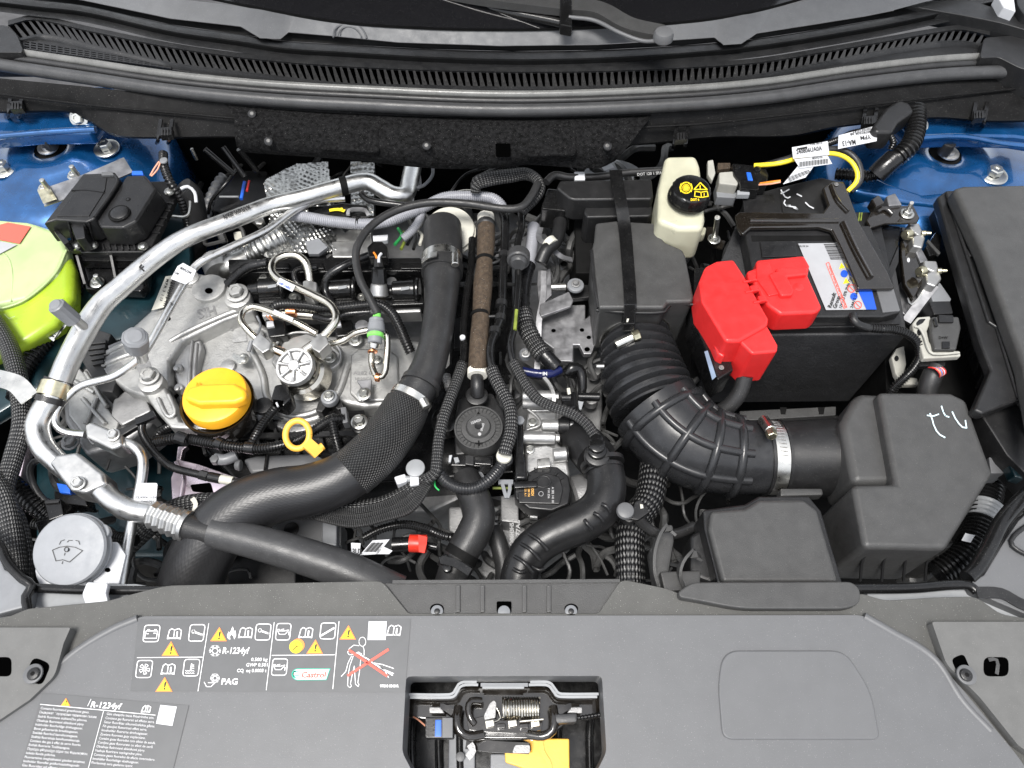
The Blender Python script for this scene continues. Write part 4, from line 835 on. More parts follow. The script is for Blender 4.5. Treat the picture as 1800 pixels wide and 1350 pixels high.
prism('clip_tab', wht, [(152, 1022, 4), (190, 1024, 4), (186, 1042, 3), (192, 1064, 4), (150, 1066, 3), (143, 1044, 3)], -.012, .01, pb, bev=.003)
fr = thing('front_frame_rail', 'glossy dark rail with white painted flange behind the front cover', 'rail', (150, 1050, -.06))
prism('flange', ltg, [(40, 1026), (240, 1026), (300, 1036), (250, 1060), (48, 1070)], -.045, .01, fr, bev=.002); tube('rail', plg, [(50, 1033, -.035), (140, 1037, -.035), (300, 1038, -.035)], 8, fr)
prism('corner_panel', mdg, [(-40, 950, 10), (-8, 962, 12), (8, 1000, 14), (58, 1025, 8), (50, 1066), (-40, 1090)], -.03, .02, fr, bev=.004)
tube('corner_edge', plg, [(-40, 930, -.02), (-4, 955, -.02), (14, 990, -.02), (40, 1018, -.022), (56, 1030, -.024), (46, 1048, -.024), (50, 1075, -.024)], 8, fr)
# lower looms between
tube('corrugated_conduit', loom, [(60, 920, -.14), (130, 935, -.14), (190, 942, -.13), (240, 950, -.12)], 10, None, rib=(5, .22), lab='thin ribbed conduit passing above the washer cap', cat='conduit')
tube('braided_harness', brdb, [(222, 962, -.14), (262, 925, -.13), (300, 898, -.125), (340, 886, -.12), (400, 884, -.12), (470, 892, -.125), (540, 896, -.12), (600, 897, -.11), (665, 892, -.105), (715, 870, -.10), (752, 838, -.09)], 18, None, lab='thick braided harness passing under the large hoses at the front', cat='harness', seg=24)
for dx, dy in ((0, 12), (8, -10), (0, 24)):
    tube('braided_line', brdb, [(560, 900 + dy * .3, -.105), (620, 905 + dy * .6, -.10), (680, 893 + dy * .6, -.095), (722 + dx, 868 + dy, -.09), (756 + dx * .3, 838 + dy * .3, -.085)], 9, None, lab='braided line fanning out %s in the loop under the knitted hose' % {12: 'in the middle', -10: 'innermost', 24: 'outermost'}[dy], cat='line', grp='braided lines looping under the knitted hose')
strip('hose_tie', cream, [(338, 876, -.095), (344, 886, -.094), (340, 902, -.097)], 4, None, lab='pale tie round the braided harness beside the big hose', cat='cable tie')
# ================================================================ ENGINE
em = thing('engine_mount_bracket', 'cast aluminium engine mount bracket with large flanged bolts and raised letters', 'bracket', (330, 560, -.14))
prism('top_plate', cast, [(289, 487, 8), (340, 478, 8), (398, 488, 10), (438, 512, 12), (447, 545, 8), (394, 563, 20), (322, 598, 20), (298, 632, 14), (300, 676, 10), (262, 700, 12), (224, 688), (180, 655, 10), (188, 622, 14), (234, 572, 20), (270, 540, 14)], -.105, .05, em, bev=.006, seg=3)
can('raised_disc', cast, (366, 505, -.098), 29, 8, em, n=40); sheet('disc_hole', gap_dark, circ(367, 511, 7, 5), -.0975, em); sheet('plate_hole', gap_dark, circ(295, 560, 5, 4), -.1045, em)
can('bolt_boss', cast, (417, 522, -.09), 23, 20, em, n=32); bolt(em, 417, 516, -.088, 13, cast, washer=1.5)
can('pivot_boss', cast, (334, 488, -.095), 15, 10, em, n=28)
tube('edge_rib', cast, [(436, 540, -.103), (400, 552, -.103), (330, 583, -.104), (300, 600, -.106)], 5, em)
pr = Print(-.1045, .0008); pr.text('HIS', 378, 537, 22, 166, bold=.03, width=34); pr.build('raised_letters', castd, em)
mk('part_label', cream, [P(x, y, -.098) for x, y in ((291, 486), (305, 484), (288, 540), (266, 546))], [[0, 1, 2, 3]], em, fix=False); pr = Print(-.098); pr.text('12100213 1R', 302, 490, 11, 108, width=50, bold=.02); pr.text('M.P.R. 3  1 13', 293, 490, 6, 108, width=40); pr.build('label_print', blkp, em)
# arm with bolt
prism('arm', cast, [(248, 668, 10), (266, 655, 14), (284, 668, 12), (306, 716, 8), (316, 740, 8), (368, 748, 6), (364, 756, 4), (300, 752, 8), (278, 728, 8), (252, 690, 8)], -.085, .05, em, bev=.005, seg=3)
can('arm_boss', cast, (264, 670, -.075), 22, 26, em, n=32); bolt(em, 263, 662, -.072, 13, cast, washer=1.35)
tube('slot_rim', cast, [(278, 700, -.082), (290, 726, -.082), (298, 733, -.082), (307, 728, -.082), (306, 716, -.082), (296, 694, -.082)], 3.5, em)
for q in ([(190, 608), (218, 596), (222, 602), (192, 618)], [(184, 628), (216, 614), (220, 622), (182, 640)], [(182, 648), (212, 636), (218, 644), (192, 660)], [(236, 640), (262, 634), (268, 648), (246, 660)]): prism('pocket_shade', castd, [(x, y, 3) for x, y in q], -.1042, .001, em, bev=0)  # thin darker sheets paint the shade of recesses between the ribs
for pts in ([(184, 623, -.108), (214, 607, -.105), (238, 598, -.104)], [(180, 643, -.108), (212, 629, -.105), (238, 620, -.104)], [(190, 663, -.108), (214, 650, -.105), (238, 644, -.104)]): tube('web_rib', cast, pts, 5, em)
# rubber mount and lower casting
mo = thing('engine_mount', 'grey cast engine mount body with black foam rubber buffer under the aluminium pipes', 'engine mount', (180, 680, -.2))
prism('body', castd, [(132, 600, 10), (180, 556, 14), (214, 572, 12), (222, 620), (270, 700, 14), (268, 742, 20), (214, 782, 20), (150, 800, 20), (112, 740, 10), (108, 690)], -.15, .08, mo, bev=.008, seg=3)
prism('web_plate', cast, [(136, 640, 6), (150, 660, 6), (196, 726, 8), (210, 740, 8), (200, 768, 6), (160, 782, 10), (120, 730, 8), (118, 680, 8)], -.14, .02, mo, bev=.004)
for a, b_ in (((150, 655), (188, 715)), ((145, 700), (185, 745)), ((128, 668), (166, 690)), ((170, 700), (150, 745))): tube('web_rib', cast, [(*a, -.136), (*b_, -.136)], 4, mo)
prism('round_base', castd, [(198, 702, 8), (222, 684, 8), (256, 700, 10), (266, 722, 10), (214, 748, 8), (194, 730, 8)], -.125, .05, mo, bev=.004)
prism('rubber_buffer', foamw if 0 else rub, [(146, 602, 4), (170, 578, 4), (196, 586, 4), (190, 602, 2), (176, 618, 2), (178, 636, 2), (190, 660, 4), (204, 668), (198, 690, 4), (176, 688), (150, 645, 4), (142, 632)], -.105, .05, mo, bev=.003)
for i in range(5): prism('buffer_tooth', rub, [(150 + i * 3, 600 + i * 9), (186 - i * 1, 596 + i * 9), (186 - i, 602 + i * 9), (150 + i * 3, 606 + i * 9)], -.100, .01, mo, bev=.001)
bolt(mo, 125, 778, -.14, 12, castd, washer=1.3)
# valve cover
vc = thing('valve_cover', 'light cast aluminium engine cover with raised pads round the fuel pump', 'engine cover', (540, 650, -.2))
prism('cover', cast, [(318, 602, 8), (396, 566, 14), (448, 560, 10), (480, 580, 10), (520, 584, 10), (600, 590, 20), (700, 592, 10), (745, 600, 8), (738, 655, 10), (706, 712, 10), (640, 716, 10), (588, 706, 16), (560, 738, 20), (520, 748, 20), (462, 724, 16), (440, 708), (360, 740, 20), (312, 718, 10), (300, 660, 10)], -.135, .07, vc, bev=.008, seg=3)
prism('raised_pad', cast, [(616, 624, 12), (630, 612, 10), (682, 612, 10), (700, 626, 10), (702, 680, 14), (684, 704, 10), (630, 706, 14), (614, 690, 10)], -.130, .02, vc, bev=.004, seg=3)
prism('raised_pad', cast, [(628, 632, 8), (676, 628, 8), (686, 660, 10), (676, 694, 10), (634, 698, 8)], -.1275, .02, vc, bev=.003) if 0 else None
pr = Print(-.1298); pr.text('A282 010', 621, 659, 9, -1, width=44, bold=.02); pr.text('10 2BC4', 623, 668, 6.5, -1, width=30, bold=.02); pr.build('stamped_number', castd, vc)
prism('pump_flange', cast, [(476, 636, 30), (500, 596, 20), (540, 584, 24), (580, 602, 20), (600, 620, 14), (596, 640, 14), (560, 664, 20), (510, 680, 20)], -.124, .02, vc, bev=.004, seg=3, n=6)
tube('flange_rim', castl, [(474, 628, -.122), (486, 604, -.122), (506, 588, -.122), (530, 584, -.122), (560, 590, -.122), (592, 608, -.122), (600, 624, -.122), (592, 642, -.122), (560, 656, -.122)], 2.5, vc)
tube('crease', cast, [(440, 612, -.133), (462, 660, -.132), (470, 700, -.132), (500, 728, -.132), (550, 726, -.132), (590, 696, -.132), (612, 640, -.132)], 6, vc)
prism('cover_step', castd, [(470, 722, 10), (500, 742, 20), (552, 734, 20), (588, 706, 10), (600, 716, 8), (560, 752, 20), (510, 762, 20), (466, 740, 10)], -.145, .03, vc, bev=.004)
prism('painted_gap', gap_dark, [(284, 640, 6), (296, 620, 6), (322, 598), (318, 610), (308, 622), (308, 660), (316, 690), (308, 702, 6), (292, 690, 6)], -.1335, .002, vc, bev=0)  # flat black sheet painting a dark gap on the uncut cover
prism('front_cover', castl, [(304, 620, 8), (318, 608, 6), (352, 596, 6), (356, 612, 4), (346, 650, 4), (346, 690, 8), (314, 686, 8), (306, 660, 6)], -.12, .05, vc, bev=.004, seg=3)
for x, y in ((314, 606), (312, 645), (313, 680)): can('cover_boss', castl, (x, y, -.112), 8, 18, vc, b=.3); can('cover_bolt', castl, (x - 3, y + 2, -.108), 5, 6, vc, n=6)
for pts in ([(338, 600, -.118), (334, 640, -.118), (332, 690, -.118)], [(346, 604, -.118), (342, 650, -.118), (341, 690, -.118)]): tube('cover_rib', castl, pts, 3, vc)
mk('code_plate', castl, [P(x, y, -.1335) for x, y in ((410, 582), (432, 580), (434, 600), (409, 602))], [[0, 1, 2, 3]], vc, fix=False); pr = Print(-.1332)
for i in range(0):
    x, y = 411 + random.random() * 18, 583 + random.random() * 15; pr.poly([(x, y), (x + 1.8, y), (x + 1.8, y + 1.8), (x, y + 1.8)])
pr.text('G', 403, 580, 9); pr.build('stamped_code', castd, vc)
for x, y, r in ((625, 598, 8), (578, 628, 9), (427, 631, 7), (663, 632, 5)): bolt(vc, x, y, -.122, r, zinc)
can('round_pad', castl, (400, 642, -.128), 13, 8, vc); can('round_pad', cast, (452, 588, -.126), 12, 8, vc)
for x, y, n_ in ((452, 720, 0), (578, 697, 0)):
    can('sleeve', mdg, (x, y, -.10), 15, 16, vc, b=.2); bolt(vc, x, y - 1, -.098, 7, zinc, washer=1.4)
# ground strap
gs = thing('earth_terminal', 'zinc ring terminal bolted to the engine cover beside the oil cap', 'terminal', (425, 632, -.12)); prism('lug', zinc, [(409, 620), (424, 626), (430, 636), (420, 640), (408, 628)], -.112, .003, gs, bev=.0005); tube('sleeve', mdg, [(437, 618, -.115), (442, 600, -.11)], 4, gs); tube('wire', mdg, [(442, 602, -.11), (458, 575, -.105), (452, 556, -.105)], 2, gs); can('nut', zinc, (428, 632, -.104), 6, 6, gs, n=6)
# oil cap
oc = thing('oil_filler', 'round yellow oil filler cap with finger grip sitting in its black drip bowl', 'oil filler', (376, 700, -.1))
can('cap', yel, (376, 692, -.04), 57, 34, oc, b=.22, n=64)
prism('grip', yel, [(330, 680, 10), (352, 674, 12), (412, 672, 16), (432, 684, 12), (432, 700, 12), (412, 708, 14), (348, 710, 12), (322, 700, 8)], -.024, .02, oc, bev=.006, seg=4, n=6)
for k in (0, 1): tube('grip_line', yel, [(346 + k * 5, 673, -.036), (344 + k * 5, 692, -.029), (347 + k * 5, 711, -.036)], 1.3, oc)
nk = oc
c_ = P(382, 706, -.066); s_ = S(382, 706, -.066)
lathe('bowl', brk, c_, (0, 0, 1), [(54 * s_, -.02), (60 * s_, 0), (64 * s_, .002), (65 * s_, .0), (60 * s_, -.04)], nk, n=48); prism('spout', brk, [(352, 752, 4), (384, 756, 4), (382, 766, 4), (348, 760, 4)], -.08, .015, nk, bev=.003)
# dipstick
ds = thing('dipstick', 'yellow ring handled oil dipstick in front of the harness', 'dipstick', (560, 790, -.1))
cc = P(523, 764, -.045); ss = S(523, 764, -.045)
ring = [[cc.x + cos(2 * pi * i / 32) * 21 * ss, cc.y + sin(2 * pi * i / 32) * 22.5 * ss, cc.z + sin(2 * pi * i / 32) * .008, 5.6 * ss] for i in range(33)]
sweep('ring', ylo, ring, ds, seg=14, step=.002, cap=False); strip('stem', ylo, [(538, 778, -.048), (552, 790, -.055), (560, 798, -.06)], 10, ds, th=.6); tube('stopper', ylo, [(548, 798, -.058), (568, 784, -.058)], 7, ds); tube('tube', plm, [(562, 795, -.065), (585, 808, -.09)], 8, ds)
# fuel pump
fp = thing('fuel_pump', 'polished high pressure fuel pump with spoked round top', 'pump', (517, 650, -.12))
c_ = P(517, 643, -.055); s_ = S(517, 643, -.055); ax = Vector((-.12, -.22, 1)).normalized()
lathe('body', steel, c_, ax, [(33 * s_, -.006), (36 * s_, -.010), (36 * s_, -.026), (42 * s_, -.030), (44 * s_, -.06)], fp, n=40)
lathe('rim', castl, c_, ax, [(27 * s_, -.004), (29 * s_, .0), (33 * s_, .0), (35 * s_, -.004), (35 * s_, -.012)], fp, n=40); lathe('dish', steel, c_, ax, [(28 * s_, -.008), (10 * s_, -.003), (2 * s_, -.002)][::-1], fp, n=32)
x_, y_, a_ = frame(ax)
for i in range(7):
    q = 2 * pi * i / 7 + .2; d_ = x_ * cos(q) + y_ * sin(q); sweep('spoke', castl, [[*(c_ + d_ * 8 * s_ + ax * .000), 3 * s_], [*(c_ + d_ * 20 * s_ - ax * .001), 2.6 * s_], [*(c_ + d_ * 30 * s_ - ax * .001), 4 * s_]], fp, seg=8)
lathe('hub', castl, c_, ax, [(9 * s_, .003), (11 * s_, .001), (11 * s_, -.006)], fp, n=24)
cyl('inlet', steel, (500, 622, -.07), (478, 612, -.065), 9, 8, fp); cyl('inlet_collar', steelw, (482, 614, -.065), (476, 611, -.065), 11, 11, fp); cyl('outlet', steel, (535, 618, -.07), (552, 606, -.065), 9, 9, fp); can('side_canister', steel, (548, 628, -.075), 20, 24, fp, b=.4)
# hex unions and steel lines
fl = thing('fuel_line', 'bent stainless fuel pipe looping from the pump towards the left and back', 'fuel line', (460, 600, -.1))
tube('pipe', steel, [(452, 596, -.06), (438, 583, -.055), (427, 570, -.05), (423, 557, -.05), (429, 545, -.05), (444, 539, -.05), (464, 543, -.05), (486, 551, -.05), (520, 566, -.052), (556, 586, -.06)], 6, fl, seg=18)
for (cx, cy, an) in ((462, 604, .7), (563, 600, -.75)):
    q = [(cx + x * cos(an) - y * sin(an), cy + x * sin(an) + y * cos(an)) for x, y in ((-15, -12), (10, -12), (15, 0), (10, 13), (-15, 13), (-19, 0))]; prism('hex_union', alus, q, -.048, .024, fl, bev=.002)
q = plane((480, 544, -.043), (516, 560, -.043), (500, 545, -.047)); mk('label', wht, [P(x, y, -.0435) for x, y in ((482, 544), (516, 559), (513, 566), (479, 551))], [[0, 1, 2, 3]], fl, fix=False)
f2 = thing('fuel_line', 'bent stainless fuel pipe in a tall loop over the ignition coils with white label', 'fuel line', (545, 510, -.1))
tube('pipe', steel, [(566, 594, -.055), (576, 583, -.05), (589, 566, -.046), (590, 550, -.045), (580, 535, -.045), (556, 521, -.045), (520, 504, -.045), (492, 492, -.045), (480, 480, -.045), (478, 468, -.045), (485, 456, -.045), (502, 449, -.045), (522, 449, -.045), (536, 460, -.048), (542, 476, -.055), (545, 500, -.065)], 7, f2, seg=18)
prism('hex_union', alus, [(532, 494), (541, 491), (557, 496), (557, 516), (548, 521), (533, 517)], -.055, .03, f2, bev=.002); tube('union_neck', steel, [(545, 516, -.08), (546, 535, -.10)], 9, f2)
mk('label', wht, [P(x, y, -.037) for x, y in ((492, 488), (519, 502), (514, 513), (486, 499))], [[0, 1, 2, 3]], f2, fix=False); pr = Print(-.037); pr.text('HP 1682', 490, 499, 6, 27, width=22); pr.build('label_print', sigb, f2)
f3 = thing('fuel_line', 'steel return pipe bending down from a grey quick connector with green ring', 'fuel line', (660, 640, -.11))
tube('pipe', steel, [(570, 606, -.07), (588, 603, -.065), (604, 598, -.06), (622, 586, -.06), (646, 580, -.06), (666, 578, -.06), (678, 586, -.06), (681, 604, -.065), (679, 636, -.075), (676, 656, -.08), (666, 664, -.08), (657, 652, -.08), (653, 636, -.08), (654, 618, -.07), (658, 604, -.06)], 5.6, f3, seg=16)
cyl('connector', mdg, (659, 604, -.055), (662, 560, -.045), 13, 13, f3); cyl('green_ring', lgrn, (660, 594, -.0525), (660.5, 586, -.051), 15, 15, f3); cyl('grip', mdg, (661, 584, -.05), (662, 566, -.046), 16, 14, f3); cyl('neck', steelw, (657, 612, -.06), (659, 602, -.055), 9, 10, f3); cyl('copper_ring', copper, (655, 620, -.067), (655, 616, -.066), 9, 9, f3); cyl('cap', lgrn, (662, 560, -.045), (664, 550, -.042), 8, 6, f3)
cyl('copper_ring', copper, (660, 663, -.078), (668, 664, -.078), 8, 8, f3)
br_ = thing('pipe_bracket', 'small zinc bracket bolted over the engine cover below the steel return pipe', 'bracket', (640, 690, -.12)); prism('tab', galv, [(626, 668, 3), (654, 666, 3), (652, 684, 4), (652, 700, 8), (636, 706, 8), (628, 694, 6), (634, 680)], -.108, .006, br_, bev=.002); bolt(br_, 640, 693, -.106, 8, zinc)
# vent hose over the top
tube('breather_hose', rub, [(664, 552, -.04), (650, 524, -.035), (634, 494, -.03), (626, 462, -.025), (627, 436, -.02), (645, 405, -.02), (676, 380, -.02), (714, 364, -.02), (760, 356, -.02), (820, 358, -.02), (885, 367, -.02), (916, 364, -.02), (934, 345, -.02), (946, 322, -.02)], 7, None, seg=18, lab='long thin black breather hose arching over the engine to the grey connector', cat='hose')
pr = Print(-.0125); pr.text('CONTITECH DIN 73379  01 24  CF', 646, 395, 6, -32, width=60, bold=.02)
o = pr.build('hose_print', gryp, None, lab='grey printing along the thin breather hose', cat='print') if 0 else None
# cam cover, coils
cc_ = thing('cam_cover', 'black plastic cam cover rail behind the ignition coils', 'engine cover', (590, 470, -.18))
prism('rail', plg, [(400, 455, 4), (740, 452, 4), (742, 476, 3), (402, 480, 3)], -.085, .05, cc_, bev=.003)
for x in (420, 470, 530, 590, 650, 705): prism('rail_step', plg, [(x, 460, 2), (x + 36, 460, 2), (x + 40, 472, 2), (x - 2, 472, 2)], -.080, .008, cc_, bev=.002)
prism('lower_rail', plg, [(400, 482), (745, 478), (745, 540), (400, 545)], -.135, .04, cc_, bev=.004)
prism('ledge', castl, [(460, 527, 3), (740, 527, 3), (740, 548, 3), (460, 556, 3)], -.115, .03, cc_, bev=.003)
pr = Print(-.115); pr.text('R780  5J2P1', 704, 541, 7, 0, width=30, bold=.02); pr.build('casting_print', blkp, cc_)
def coil(x, y, lab):
    t = thing('ignition_coil', lab, 'ignition coil', (x, y, -.14), 'black ignition coils along the cam cover')
    cyl('barrel', plg, (x - 22, y, -.095), (x + 18, y - 2, -.095), 18, 19, t); cyl('collar', plg, (x + 18, y - 2, -.095), (x + 26, y - 2, -.095), 23, 23, t); cyl('nose', plg, (x - 42, y + 2, -.095), (x - 22, y, -.095), 10, 12, t)
    prism('base', plg, [(x - 26, y + 6, 3), (x + 30, y + 4, 3), (x + 34, y + 22, 3), (x - 24, y + 24, 3)], -.10, .03, t, bev=.003)
    pr = Print(-.0785 + .003); pr.line([(x - 6, y - 4), (x + 6, y - 6)], 5); pr.build('paint_dab', ltg, t)
    return t
coil(478, 508, 'black ignition coil left of the tall fuel pipe loop'); coil(602, 510, 'black ignition coil between the fuel pipe loop and the breather hose'); coil(712, 512, 'black ignition coil tucked beside the large rubber hose')
for x, y in ((517, 525), (636, 526), (465, 492)): bolt(cc_, x, y, -.105, 8, zinc)
can('recessed_screw', castd, (688, 494, -.098), 9, 3, cc_)
# pressure sensor
sn = thing('pressure_sensor', 'brass and black pressure sensor with orange and white wires', 'sensor', (664, 520, -.12))
cyl('hex_base', steel, (667, 540, -.10), (666, 520, -.085), 11, 12, sn, n=6); cyl('body', castl, (666, 520, -.085), (666, 498, -.07), 17, 14, sn); cyl('socket', plg, (666, 498, -.07), (666, 470, -.05), 15, 12, sn, n=8); cyl('boot', plm, (666, 472, -.05), (665, 456, -.045), 9, 7, sn); cyl('flange', steelw, (666, 512, -.082), (666, 508, -.079), 18, 18, sn)
tube('orange_wire', org, [(663, 458, -.043), (661, 450, -.043), (657, 444, -.045)], 1.8, sn); tube('white_wire', wht, [(666, 462, -.041), (666, 452, -.041), (670, 446, -.044)], 2.6, sn)
prism('black_lug', plg, [(645, 434, 6), (655, 424, 5), (672, 424, 5), (681, 434, 4), (680, 452), (648, 452)], -.045, .02, sn, bev=.002)
# black taped looms over coils
tube('taped_harness', tape, [(400, 500, -.10), (420, 480, -.085), (440, 468, -.075), (470, 462, -.07)], 8, None, lab='taped black harness left of the fuel pipe loop', cat='harness')
tube('taped_harness', tape, [(556, 470, -.075), (520, 476, -.07), (520, 495, -.075), (535, 505, -.08)], 5, None, lab='short taped lead between fuel pipe loop and coil', cat='harness')
tube('taped_harness', tape, [(656, 446, -.06), (630, 456, -.06), (600, 470, -.06), (575, 488, -.07), (572, 512, -.085), (585, 535, -.09)], 7, None, lab='shiny taped lead running from the pressure sensor to the middle coil', cat='harness')
tube('wiring_loom', loom, [(478, 546, -.10), (490, 536, -.09), (530, 536, -.085), (580, 542, -.085), (640, 537, -.08), (668, 536, -.075), (688, 550, -.075), (702, 574, -.08), (714, 602, -.09), (722, 620, -.10)], 9.5, None, rib=(5, .12), lab='black spiral loom crossing behind the steel pipes to the big hose', cat='loom')
tube('taped_harness', tape, [(552, 556, -.095), (580, 562, -.09), (610, 552, -.09), (650, 548, -.09)], 6, None, lab='taped lead lying under the spiral loom', cat='harness')
cyl('fuel_rail', steel, (490, 550, -.105), (560, 556, -.105), 8, 8, None, lab='polished fuel rail tube behind the steel pipes', cat='fuel rail')
cyl('fuel_rail', copper, (504, 548, -.098), (522, 549, -.098), 9, 9, None, lab='copper coloured sleeve on the polished fuel rail', cat='sleeve')
for x, y, m_ in ((478, 575, 'left of the fuel pump'), (596, 574, 'right of the fuel pump')):
    t = thing('injector_plug', 'black injector plug with white clip ' + m_, 'connector', (x, y, -.13)); prism('plug', plg, [(x - 14, y - 14, 4), (x + 22, y - 14, 6), (x + 26, y + 14, 6), (x - 6, y + 18, 4)], -.105, .03, t, bev=.004); prism('clip', wht, [(x - 10, y - 10), (x + 2, y - 12), (x + 4, y - 2), (x - 9, y)], -.10, .006, t, bev=.001); tube('wire', org, [(x + 2, y - 12, -.098), (x - 4, y - 20, -.098)], 1.6, t); tube('wire', brw, [(x - 2, y - 12, -.098), (x - 10, y - 20, -.098)], 1.4, t)
can('ring_lug', galv, (636, 572, -.10), 12, 3, cc_)
# ================================================================ CENTRE
bh = thing('charge_air_hose', 'large curved black rubber hose running from the back over the engine to the front left', 'hose', (680, 780, -.2))
tube('upper_hose', rub, [(778, 398, -.055, 33), (779, 430, -.05, 34), (778, 470, -.045, 33.5), (776, 520, -.042, 29), (769, 580, -.042, 28), (758, 630, -.045, 29), (742, 670, -.05, 32), (722, 702, -.055, 35), (708, 722, -.055, 37)], 30, bh, seg=40)
tube('hose_lip', rub, [(778, 468, -.045), (777, 482, -.045)], 36.5, bh, seg=40); tube('hose_lip', rub, [(742, 672, -.05), (738, 680, -.05)], 36, bh, seg=40)
tube('knitted_sleeve', knit, [(716, 712, -.055, 40), (700, 742, -.056, 43), (672, 782, -.058, 44), (642, 812, -.06, 45), (616, 834, -.062, 45)], 43, bh, seg=48)
tube('lower_hose', chev, [(625, 826, -.062, 44), (590, 846, -.065, 45), (540, 862, -.068, 46), (490, 870, -.07, 48), (440, 888, -.075, 51), (396, 918, -.085, 53), (362, 962, -.10, 54), (340, 1010, -.12, 55), (328, 1070, -.15, 56)], 48, bh, seg=44)
def hclamp(name, a, b_, r, par, boss, m_=steelw, w=.3):
    tube(name, m_, [a, b_], r, par, seg=40)
    if boss: cyl('clamp_lug', m_, boss[0], boss[1], boss[2], boss[2], par, n=16)
hclamp('hose_clamp', (777, 452, -.046), (777, 463, -.046), 35.5, bh, ((800, 447, -.015), (800, 466, -.015), 7)); strip('clamp_tail', steelw, [(742, 458, -.02), (752, 450, -.008), (768, 446, -.002)], 6, bh)
hclamp('hose_clamp', (726, 696, -.054), (720, 706, -.055), 38, bh, ((742, 702, -.018), (750, 716, -.02), 8))
tt = thing('turbo_outlet', 'cream coated metal outlet ring behind the top of the large rubber hose', 'outlet', (785, 400, -.12))
c_ = P(786, 402, -.075); s_ = S(786, 402, -.075)
for rr, hh in ((43, 0), (46, -.008)): lathe('flange_ring', cream, c_ + Vector((.004, 0, hh)), (0, -.25, 1), [((rr - 4) * s_, 0), (rr * s_, -.001), (rr * s_, -.005), ((rr - 6) * s_, -.006)], tt, n=48)
prism('lug', cream, rnd([(775, 368), (787, 366), (790, 376), (772, 378)], 5), -.07, .008, tt, bev=.001)
# foam wrapped pipe
fo = thing('foam_wrapped_pipe', 'brown foam sleeved pipe standing upright beside the large rubber hose', 'pipe', (845, 540, -.1))
tube('foam_sleeve', foam, [(855, 392, -.06, 15), (854, 430, -.055, 16), (852, 460, -.052, 14.5), (849, 500, -.052, 17), (846, 548, -.052, 15.5), (842, 600, -.055, 16.5), (839, 655, -.06, 16.5)], 16, fo, seg=28, step=.003)
tube('cut_end', foamw, [(839, 650, -.061), (839, 661, -.061)], 17.6, fo, seg=28); tube('cut_end', foamw, [(854, 380, -.06), (855, 396, -.06)], 15, fo, seg=28)
tube('zip_tie', blk, [(852, 455, -.052), (852, 460, -.052)], 15.8, fo, seg=24); tube('zip_tie', blk, [(844, 552, -.052), (844, 557, -.052)], 16.8, fo, seg=24)
tube('rubber_elbow', plm, [(838, 655, -.062, 10), (839, 680, -.065, 12), (839, 694, -.075, 12)], 11, fo); can('elbow_flange', plm, (838, 694, -.075), 20, 8, fo, b=.3)
cyl('black_band', rub, (854, 400, -.058), (855, 392, -.06), 16.4, 16.4, fo)
# crankcase valve disc
dv = thing('pressure_valve', 'round ribbed black valve disc in the middle of the engine', 'valve', (841, 752, -.12))
prism('housing', plm, [(806, 700, 6), (826, 692, 6), (866, 690, 8), (884, 720, 8), (900, 790, 8), (800, 800, 8), (798, 740, 8)], -.10, .08, dv, bev=.004)
c_ = P(841, 751, -.07); s_ = S(841, 751, -.07)
lathe('disc', boxm, c_, (0, 0, 1), [(20 * s_, .004), (22 * s_, .0005), (30 * s_, .0), (31 * s_, -.003), (39 * s_, -.003), (40 * s_, 0), (42.5 * s_, 0), (43 * s_, -.004), (43 * s_, -.03)], dv, n=56)
lathe('raised_centre', boxm, c_, (0, 0, 1), [(16 * s_, .0035), (18 * s_, .003), (20 * s_, .0045), (22 * s_, .002), (22.5 * s_, 0)], dv, n=40); lathe('hub', plm, c_, (0, 0, 1), [(3 * s_, .005), (6.5 * s_, .0055), (7 * s_, .003)], dv, n=24)
for i in range(32):
    a = 2 * pi * i / 32; d_ = Vector((cos(a), sin(a), 0)); sweep('rim_rib', boxm, [[*(c_ + d_ * 30.5 * s_ - Vector((0, 0, .0012))), .6 * s_], [*(c_ + d_ * 40 * s_ - Vector((0, 0, .0012))), .6 * s_]], dv, seg=4)
pr = Print(-.0665); pr.text('12/04/24', 828, 746, 6, -20, width=19, bold=.03); pr.text('090005', 848, 758, 6, -75, width=14, bold=.03); pr.poly(circ(843, 763, 3, n=12)); pr.build('white_print', gryp, dv); pr = Print(-.070 + .0002); pr.line([(836, 779), (847, 779)], 2.4); pr.line([(841.5, 775), (841.5, 783)], 2.4); pr.poly([(838, 728), (844, 728), (841, 723)]); pr.build('moulded_cross', blk, dv)
ce = thing('valve_connector', 'flat black electrical connector in front of the round valve disc', 'connector', (830, 805, -.12)); prism('socket', plg, [(790, 797, 3), (868, 800, 3), (867, 820, 3), (792, 818, 3)], -.095, .03, ce, bev=.002); prism('plug', dblu if 0 else plm, [(818, 799, 2), (833, 800, 2), (833, 818, 2), (817, 816, 2)], -.088, .012, ce, bev=.0015); prism('latch', plg, [(834, 801, 3), (864, 803, 3), (864, 817, 3), (834, 815, 3)], -.089, .01, ce, bev=.0015)
prism('white_clip', wht, [(789, 800, 2), (795, 799, 2), (792, 812, 2), (788, 812, 2)], -.086, .006, ce, bev=.001); prism('white_clip', ltg, [(797, 804), (805, 803), (808, 811), (800, 814)], -.088, .006, ce, bev=.001)
